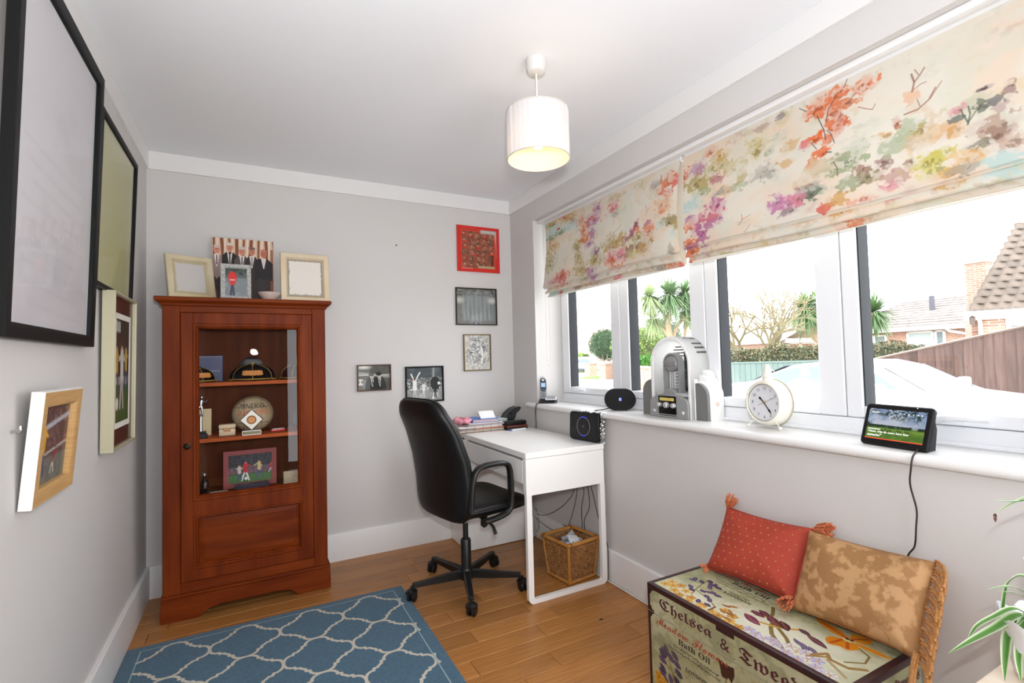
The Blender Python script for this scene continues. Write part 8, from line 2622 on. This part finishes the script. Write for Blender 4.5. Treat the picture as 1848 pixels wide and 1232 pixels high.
def hedge(name, label, p0, p1, h, th, rgb, rgb2, seed, n=2600, z0=GZ, wob=.10, size=.06):
    p0, p1 = Vector((p0.x, p0.y, 0)), Vector((p1.x, p1.y, 0))
    d = (p1 - p0); L = d.length; d.normalize(); nn = Vector((-d.y, d.x, 0))
    t = thing(name, label, 'hedge', (p0.x, p0.y, z0))
    M = axes((0, 0, 0), d, nn, (0, 0, 1))
    m = mat('foliage_%d' % seed, rgb, rough=.85, rgb2=rgb2, vscale=6)
    q = random.Random(seed)
    ph_ = [q.uniform(0, 6) for _ in range(4)]
    top = lambda x: h + wob * math.sin(2.1 * x + ph_[0]) * .6 + wob * .5 * math.sin(5.3 * x + ph_[1])
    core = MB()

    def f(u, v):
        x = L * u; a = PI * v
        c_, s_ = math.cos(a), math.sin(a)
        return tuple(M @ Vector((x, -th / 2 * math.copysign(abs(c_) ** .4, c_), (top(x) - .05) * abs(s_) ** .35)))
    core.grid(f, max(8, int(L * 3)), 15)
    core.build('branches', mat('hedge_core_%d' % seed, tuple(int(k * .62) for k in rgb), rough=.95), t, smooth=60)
    b = MB(M)

    def pos(q_):
        x = q_.uniform(0, L); a = PI * q_.uniform(.02, .98)
        c_, s_ = math.cos(a), math.sin(a)
        return (x, -th / 2 * math.copysign(abs(c_) ** .4, c_) * q_.uniform(.95, 1.12), top(x) * abs(s_) ** .35 * q_.uniform(.95, 1.05))
    leaf_cloud(b, n, pos, size, seed)
    o = b.build('leaves', m, t, smooth=0); o['kind'] = 'stuff'
    return t


hedge('hedge', 'mixed green and rusty hedge behind the white car', at(1268, 640, 15.5), at(1665, 634, 15.5), 1.66, .8, (98, 112, 82), (128, 116, 90), 41, n=9000, size=.055)
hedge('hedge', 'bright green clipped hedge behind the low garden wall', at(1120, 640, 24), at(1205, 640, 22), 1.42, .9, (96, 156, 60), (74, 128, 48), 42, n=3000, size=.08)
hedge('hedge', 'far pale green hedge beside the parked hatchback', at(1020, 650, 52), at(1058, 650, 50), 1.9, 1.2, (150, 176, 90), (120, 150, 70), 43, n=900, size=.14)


def bush(name, label, c, rx, ry, rz, rgb, rgb2, seed, n=2200, size=.09, stems=False):
    t = thing(name, label, 'bush', (c.x, c.y, GZ))
    zc = c.z - GZ
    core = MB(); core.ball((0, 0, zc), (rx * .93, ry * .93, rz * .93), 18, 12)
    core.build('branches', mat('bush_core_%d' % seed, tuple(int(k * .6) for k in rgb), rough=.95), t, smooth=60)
    b = MB()

    def pos(q_):
        while True:
            v = Vector((q_.gauss(0, 1), q_.gauss(0, 1), q_.gauss(0, 1)))
            if v.length > .1: break
        v.normalize()
        k = q_.uniform(.9, 1.08) + .06 * math.sin(5 * v.x + seed) * math.sin(6 * v.z)
        return (v.x * rx * k, v.y * ry * k, zc + v.z * rz * k)
    leaf_cloud(b, n, pos, size, seed)
    o = b.build('leaves', mat('bush_leaf_%d' % seed, rgb, rough=.8, rgb2=rgb2, vscale=2), t, smooth=0); o['kind'] = 'stuff'
    if stems:
        s = MB(); q = random.Random(seed)
        for k in range(14):
            a = 2 * PI * k / 14
            s.tube([(q.uniform(-.2, .2), q.uniform(-.2, .2), 0), (rx * .5 * math.cos(a), ry * .5 * math.sin(a), zc * .5), (rx * .9 * math.cos(a), ry * .9 * math.sin(a), zc)], .03, n=5)
        o = s.build('stems', mat('grey_stems', (150, 136, 126), rough=.9), t); o['kind'] = 'stuff'
    else:
        MB().cyl((0, 0, 0), (0, 0, zc), .12, n=8).build('trunk', mat('grey_stems', (150, 136, 126), rough=.9), t)
    return t


bush('rounded_bush', 'dark rounded evergreen bush on bare stems behind the brick gate piers', at(1095, 622, 42) + Vector((0, 0, 0)), 1.45, 1.45, 1.25, (70, 104, 62), (52, 84, 48), 51, n=2600, size=.10, stems=True)
bush('rounded_bush', 'pale green rounded bush above the clipped hedge', at(1152, 618, 32), 1.65, 1.65, .95, (140, 166, 88), (112, 142, 70), 52, n=2200, size=.11)
bush('rounded_bush', 'grey green bush under the cabbage palm', at(1194, 610, 38), 1.4, 1.4, 1.5, (120, 140, 112), (96, 118, 92), 53, n=2000, size=.11)


def bare_tree(name, label, base, h, spread, seed, rgb, lean=0.0, depth=6, r0=.12, fork=None):
    t = thing(name, label, 'tree', (base.x, base.y, GZ))
    q = random.Random(seed)
    tr = MB(); tw = MB()

    def grow(p, d, L, r, lev):
        pts = [p]
        for k in range(3):
            d = (d + Vector((q.uniform(-.22, .22), q.uniform(-.22, .22), q.uniform(-.06, .16)))).normalized()
            pts.append(pts[-1] + d * (L / 3))
        (tr if lev < 3 else tw).tube([tuple(k) for k in pts], [r, r * .9, r * .8, r * .7], n=(7 if lev < 2 else 4 if lev < 4 else 3), cap=False)
        if lev >= depth: return
        nb = 3 if lev < 4 else 2
        for k in range(nb):
            a = q.uniform(0, 2 * PI); s = spread * q.uniform(.6, 1.25)
            u_ = d.cross(Vector((0, 0, 1)) if abs(d.z) < .95 else Vector((1, 0, 0))).normalized(); w_ = d.cross(u_)
            nd = (d + (u_ * math.cos(a) + w_ * math.sin(a)) * s).normalized()
            grow(pts[q.choice((2, 3, 3))], nd, L * q.uniform(.66, .86), max(r * .62, .011), lev + 1)
    grow(Vector((0, 0, 0)), Vector((lean, 0, 1)).normalized(), h * .26, r0, 0)
    tr.build('trunk', mat('bark_%d' % seed, rgb, rough=.95), t, smooth=60)
    o = tw.build('twigs', mat('twig_%d' % seed, tuple(min(255, int(k * 1.12)) for k in rgb), rough=.95), t, smooth=60); o['kind'] = 'stuff'
    return t


bare_tree('bare_tree', 'bare spreading tree left of the two behind the teal fence', at(1352, 640, 18.5), 4.6, .75, 3, (128, 120, 92), depth=6)
bare_tree('bare_tree', 'upright bare tree with pale trunk behind the rusty hedge', at(1388, 640, 17.5), 4.9, .62, 6, (136, 128, 100), depth=6)
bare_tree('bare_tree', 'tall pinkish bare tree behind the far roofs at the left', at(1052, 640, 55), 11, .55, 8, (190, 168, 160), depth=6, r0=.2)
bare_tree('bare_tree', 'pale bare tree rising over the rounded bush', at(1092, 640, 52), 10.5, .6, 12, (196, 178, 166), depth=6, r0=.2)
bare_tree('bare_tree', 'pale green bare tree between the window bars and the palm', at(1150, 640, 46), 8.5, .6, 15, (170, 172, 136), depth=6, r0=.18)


def sword_head(b, c, R, n, seed, w=.06, droop=.30):
    """a tuft of sword leaves"""
    q = random.Random(seed)
    for k in range(int(n * 1.5)):
        v = Vector((q.gauss(0, 1), q.gauss(0, 1), q.gauss(.05, .9))).normalized()
        L = R * q.uniform(.8, 1.08)
        s = v.cross(Vector((0, 0, 1)))
        s = s.normalized() if s.length > 1e-3 else Vector((1, 0, 0))
        P = []
        for j in range(4):
            t_ = j / 3
            P.append(Vector(c) + v * L * t_ + Vector((0, 0, -droop * L * t_ * t_ * (1 - .4 * v.z))))
        W_ = [w * .6, w, w * .7, .004]
        V = []
        for p, ww in zip(P, W_): V += [tuple(p - s * ww / 2), tuple(p + s * ww / 2)]
        b.add(V, [(2 * i, 2 * i + 1, 2 * i + 3, 2 * i + 2) for i in range(3)])


def cabbage_palm(name, label, base, heads, limbs, seed):
    """heads: list of (offset, radius); limbs: list of point lists with radii"""
    t = thing(name, label, 'palm tree', (base.x, base.y, GZ))
    o0 = Vector((base.x, base.y, GZ))
    for i, (c, R, n) in enumerate(heads):
        b = MB(); sword_head(b, c - o0, R, n, seed + i)
        o = b.build('crown', mat('cordyline_leaf_%d' % (i % 2), ((128, 156, 108), (148, 170, 118))[i % 2], rough=.55, rgb2=((98, 132, 88), (172, 186, 140))[i % 2], vscale=1.3), t, smooth=0); o['kind'] = 'stuff'
    for pts, r in limbs:
        MB().tube(smooth_path([tuple(p - o0) for p in pts], 5), r, n=9).build('trunk', mat('pale_palm_bark', (186, 164, 136), rough=.9, rgb2=(160, 138, 110), vscale=6), t, smooth=60)
    return t


K = 26
g_ = at(1213, 660, K); g_.z = GZ
P_ = lambda px, py, dk=0: at(px, py, K + dk)
cabbage_palm('cabbage_palm', 'tall cabbage palm with forked pale trunks and leafy crowns', g_,
             [(P_(1208, 532), 1.35, 300), (P_(1178, 574, .4), .95, 190), (P_(1240, 560, .6), 1.1, 230), (P_(1172, 534, -.3), 1.05, 220), (P_(1236, 527, .2), 1.2, 240)],
             [([g_, P_(1212, 625), P_(1205, 580), P_(1213, 556), P_(1208, 536)], .15), ([P_(1205, 580), P_(1192, 556, .2), P_(1174, 540, .0)], .09), ([P_(1208, 610), P_(1196, 592, .2), P_(1180, 578, .4)], .09), ([P_(1215, 615), P_(1221, 590, .3), P_(1240, 565, .6)], .09), ([P_(1225, 640), P_(1234, 612, .3), P_(1240, 575, .5)], .08), ([P_(1213, 556), P_(1224, 545), P_(1236, 532, .2)], .08)], 60)
K = 18.8
g_ = at(1518, 655, K); g_.z = GZ
cabbage_palm('cabbage_palm', 'cabbage palm showing either side of the window bar', g_,
             [(P_(1452, 556), .95, 300), (P_(1480, 548, .4), .9, 220), (P_(1576, 562, .2), .95, 320), (P_(1520, 545, .8), .95, 220)],
             [([g_, P_(1512, 630), P_(1470, 610), P_(1452, 562)], .10), ([P_(1516, 640), P_(1550, 605), P_(1574, 566)], .09), ([P_(1515, 630), P_(1520, 560, .6)], .09)], 70)

# ------------------------------------------------------------------ teal board fence beyond the car
f0, f1 = at(1285, 657, 13.5), at(1500, 653, 13.5)
tv = Vector((f1.x - f0.x, f1.y - f0.y, 0)); tl_ = tv.length; tv.normalize()
tf = thing('teal_fence', 'faded teal board fence between the jukebox and the white car', 'fence', (f0.x, f0.y, GZ))
MTF = axes((0, 0, 0), tv, Vector((-tv.y, tv.x, 0)), (0, 0, 1))
nb = int(tl_ / .15)
for k in range(nb):
    part('board', lambda b: b.box(.15 * k, .15 * k + .142, -.012, .012, 0, f0.z - GZ, M=MTF), mat('teal_board', (108, 126, 121), rough=.8, objvar=.08), tf, 0)
part('cap_rail', lambda b: b.box(-.05, tl_, -.035, .035, f0.z - GZ, f0.z - GZ + .04, M=MTF), mat('teal_board', ()), tf, 0)

# ------------------------------------------------------------------ garden wall, gate piers, lawn, parked hatchback, far house
w0, w1 = at(1118, 659, 21.5), at(1225, 668, 15.5)
vv = Vector((w1.x - w0.x, w1.y - w0.y, 0)); wl_ = vv.length; vv.normalize()
gw = thing('garden_wall', 'low red brick garden wall stepping down outside the far windows', 'wall', (w0.x, w0.y, GZ))
MW = axes((0, 0, 0), vv, Vector((-vv.y, vv.x, 0)), (0, 0, 1))
part('brickwork', lambda b: b.add([(0, -.11, 0), (wl_, -.11, 0), (wl_, -.11, 1.05), (0, -.11, 1.12), (0, .11, 0), (wl_, .11, 0), (wl_, .11, 1.05), (0, .11, 1.12)], [(0, 1, 2, 3), (7, 6, 5, 4), (3, 2, 6, 7), (0, 3, 7, 4), (1, 5, 6, 2)], M=MW), M_BRICK, gw, 0)
part('coping', lambda b: b.add([(0, -.15, 1.12), (wl_, -.15, 1.05), (wl_, -.15, 1.12), (0, -.15, 1.19), (0, .15, 1.12), (wl_, .15, 1.05), (wl_, .15, 1.12), (0, .15, 1.19)], [(0, 1, 2, 3), (7, 6, 5, 4), (3, 2, 6, 7), (0, 3, 7, 4), (1, 5, 6, 2), (0, 4, 5, 1)], M=MW), mat('stone_coping', (170, 150, 140), rough=.85), gw, 0)
part('stone_block', lambda b: [b.box(.3 + 1.2 * k, .85 + 1.2 * k, -.125, -.10, .62, .98, M=MW) for k in range(int(wl_ / 1.2))], mat('grey_stone', (150, 140, 138), rough=.9), gw, 0)
for (px, k, lab) in ((1066, 38, 'left brick gate pier with a pale cap across the road'), (1094, 34, 'right brick gate pier joined to a short wall across the road')):
    c = at(px, 660, k)
    p = thing('gate_pier', lab, 'pier', (c.x, c.y, GZ))
    part('shaft', lambda b: b.box(-.34, .34, -.34, .34, 0, 1.0), M_BRICK, p, 0)
    part('cap', lambda b: b.box(-.39, .39, -.39, .39, 1.0, 1.10, bev=.02), mat('stone_coping', ()), p, 0)
    if k == 34: part('side_wall', lambda b: b.box(.30, 2.2, -.1, .1, 0, .95, M=RZ(-.7)), M_BRICK, p, 0)
l0 = at(1080, 678, 36)
lw = MB()
lw.ball((l0.x, l0.y, GZ + .0), (1.6, 1.2, .16), 20, 8)
tag(lw.build('grass_verge', M_GRASS, smooth=60), 'small green verge between the gate piers', 'grass', kind='stuff')
l1 = at(1165, 712, 13.5)
lw = MB(); lw.box(l1.x - 3.2, l1.x + .6, l1.y - 2.0, l1.y + 2.0, GZ - .05, GZ + .03)
tag(lw.build('front_lawn', M_GRASS, smooth=0), 'strip of front lawn before the garden wall', 'grass', kind='stuff')
pc = at(1046, 660, 47)
hc = thing('parked_hatchback', 'distant white hatchback parked across the road', 'car', (pc.x, pc.y, GZ), -.9)
hp_ = [(-1.9, .45), (-1.85, .85), (-1.0, .98), (-.35, 1.45), (1.0, 1.50), (1.75, 1.05), (1.9, .9), (1.9, .45)]
part('body', lambda b: b.prism([(x, z) for x, z in hp_], -.8, .8, M=axes((0, 0, 0), (1, 0, 0), (0, 0, 1), (0, -1, 0)), bev=.10), M_CAR, hc, 40)
part('sill_skirt', lambda b: b.box(-1.86, 1.86, -.81, .81, .28, .55, bev=.05), mat('dark_skirt', (70, 78, 92), rough=.5), hc)
part('side_window', lambda b: b.add([(-.85, -.805, 1.0), (1.45, -.805, 1.02), (.95, -.805, 1.38), (-.32, -.805, 1.36)], [(0, 1, 2, 3)]), M_CGL, hc, 0)
for x_ in (-1.2, 1.2):
    for s_ in (-1, 1):
        part('wheel', lambda b: b.lathe([(0, -.1), (.3, -.1), (.32, 0), (.3, .1), (0, .1)], 20, M=T(x_, s_ * .72, .32) @ RX(PI / 2)), mat('tyre_black', ()), hc, 40)
r0 = at(1025, 640, 62)
fh = thing('distant_house', 'pale distant house with a large tiled roof at the far left', 'house', (r0.x, r0.y, GZ), -.5)
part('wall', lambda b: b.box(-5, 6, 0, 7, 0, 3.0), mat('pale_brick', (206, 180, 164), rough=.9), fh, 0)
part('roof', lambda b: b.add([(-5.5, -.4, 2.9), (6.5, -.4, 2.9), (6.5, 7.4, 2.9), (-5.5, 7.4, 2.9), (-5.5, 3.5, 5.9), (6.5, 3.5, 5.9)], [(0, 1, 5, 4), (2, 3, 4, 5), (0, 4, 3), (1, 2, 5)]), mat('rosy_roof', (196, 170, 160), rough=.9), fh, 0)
for k in range(10):
    part('tile_course', lambda b: b.box(-5.5, 6.5, -.4 + 3.9 * k / 10 - .04, -.4 + 3.9 * k / 10 + .02, 2.9 + 3.0 * k / 10, 2.98 + 3.0 * k / 10), mat('rosy_course', (180, 152, 142), rough=.9), fh, 0)
part('porch_gable', lambda b: b.add([(.5, -2.4, 0), (3.3, -2.4, 0), (3.3, -2.4, 2.2), (1.9, -2.4, 3.5), (.5, -2.4, 2.2), (.5, .5, 0), (3.3, .5, 0), (3.3, .5, 2.2), (1.9, .5, 3.5), (.5, .5, 2.2)], [(0, 1, 2, 3, 4), (1, 6, 7, 2), (2, 7, 8, 3), (3, 8, 9, 4), (4, 9, 5, 0)]), mat('pale_render_green', (206, 210, 190), rough=.9), fh, 0)
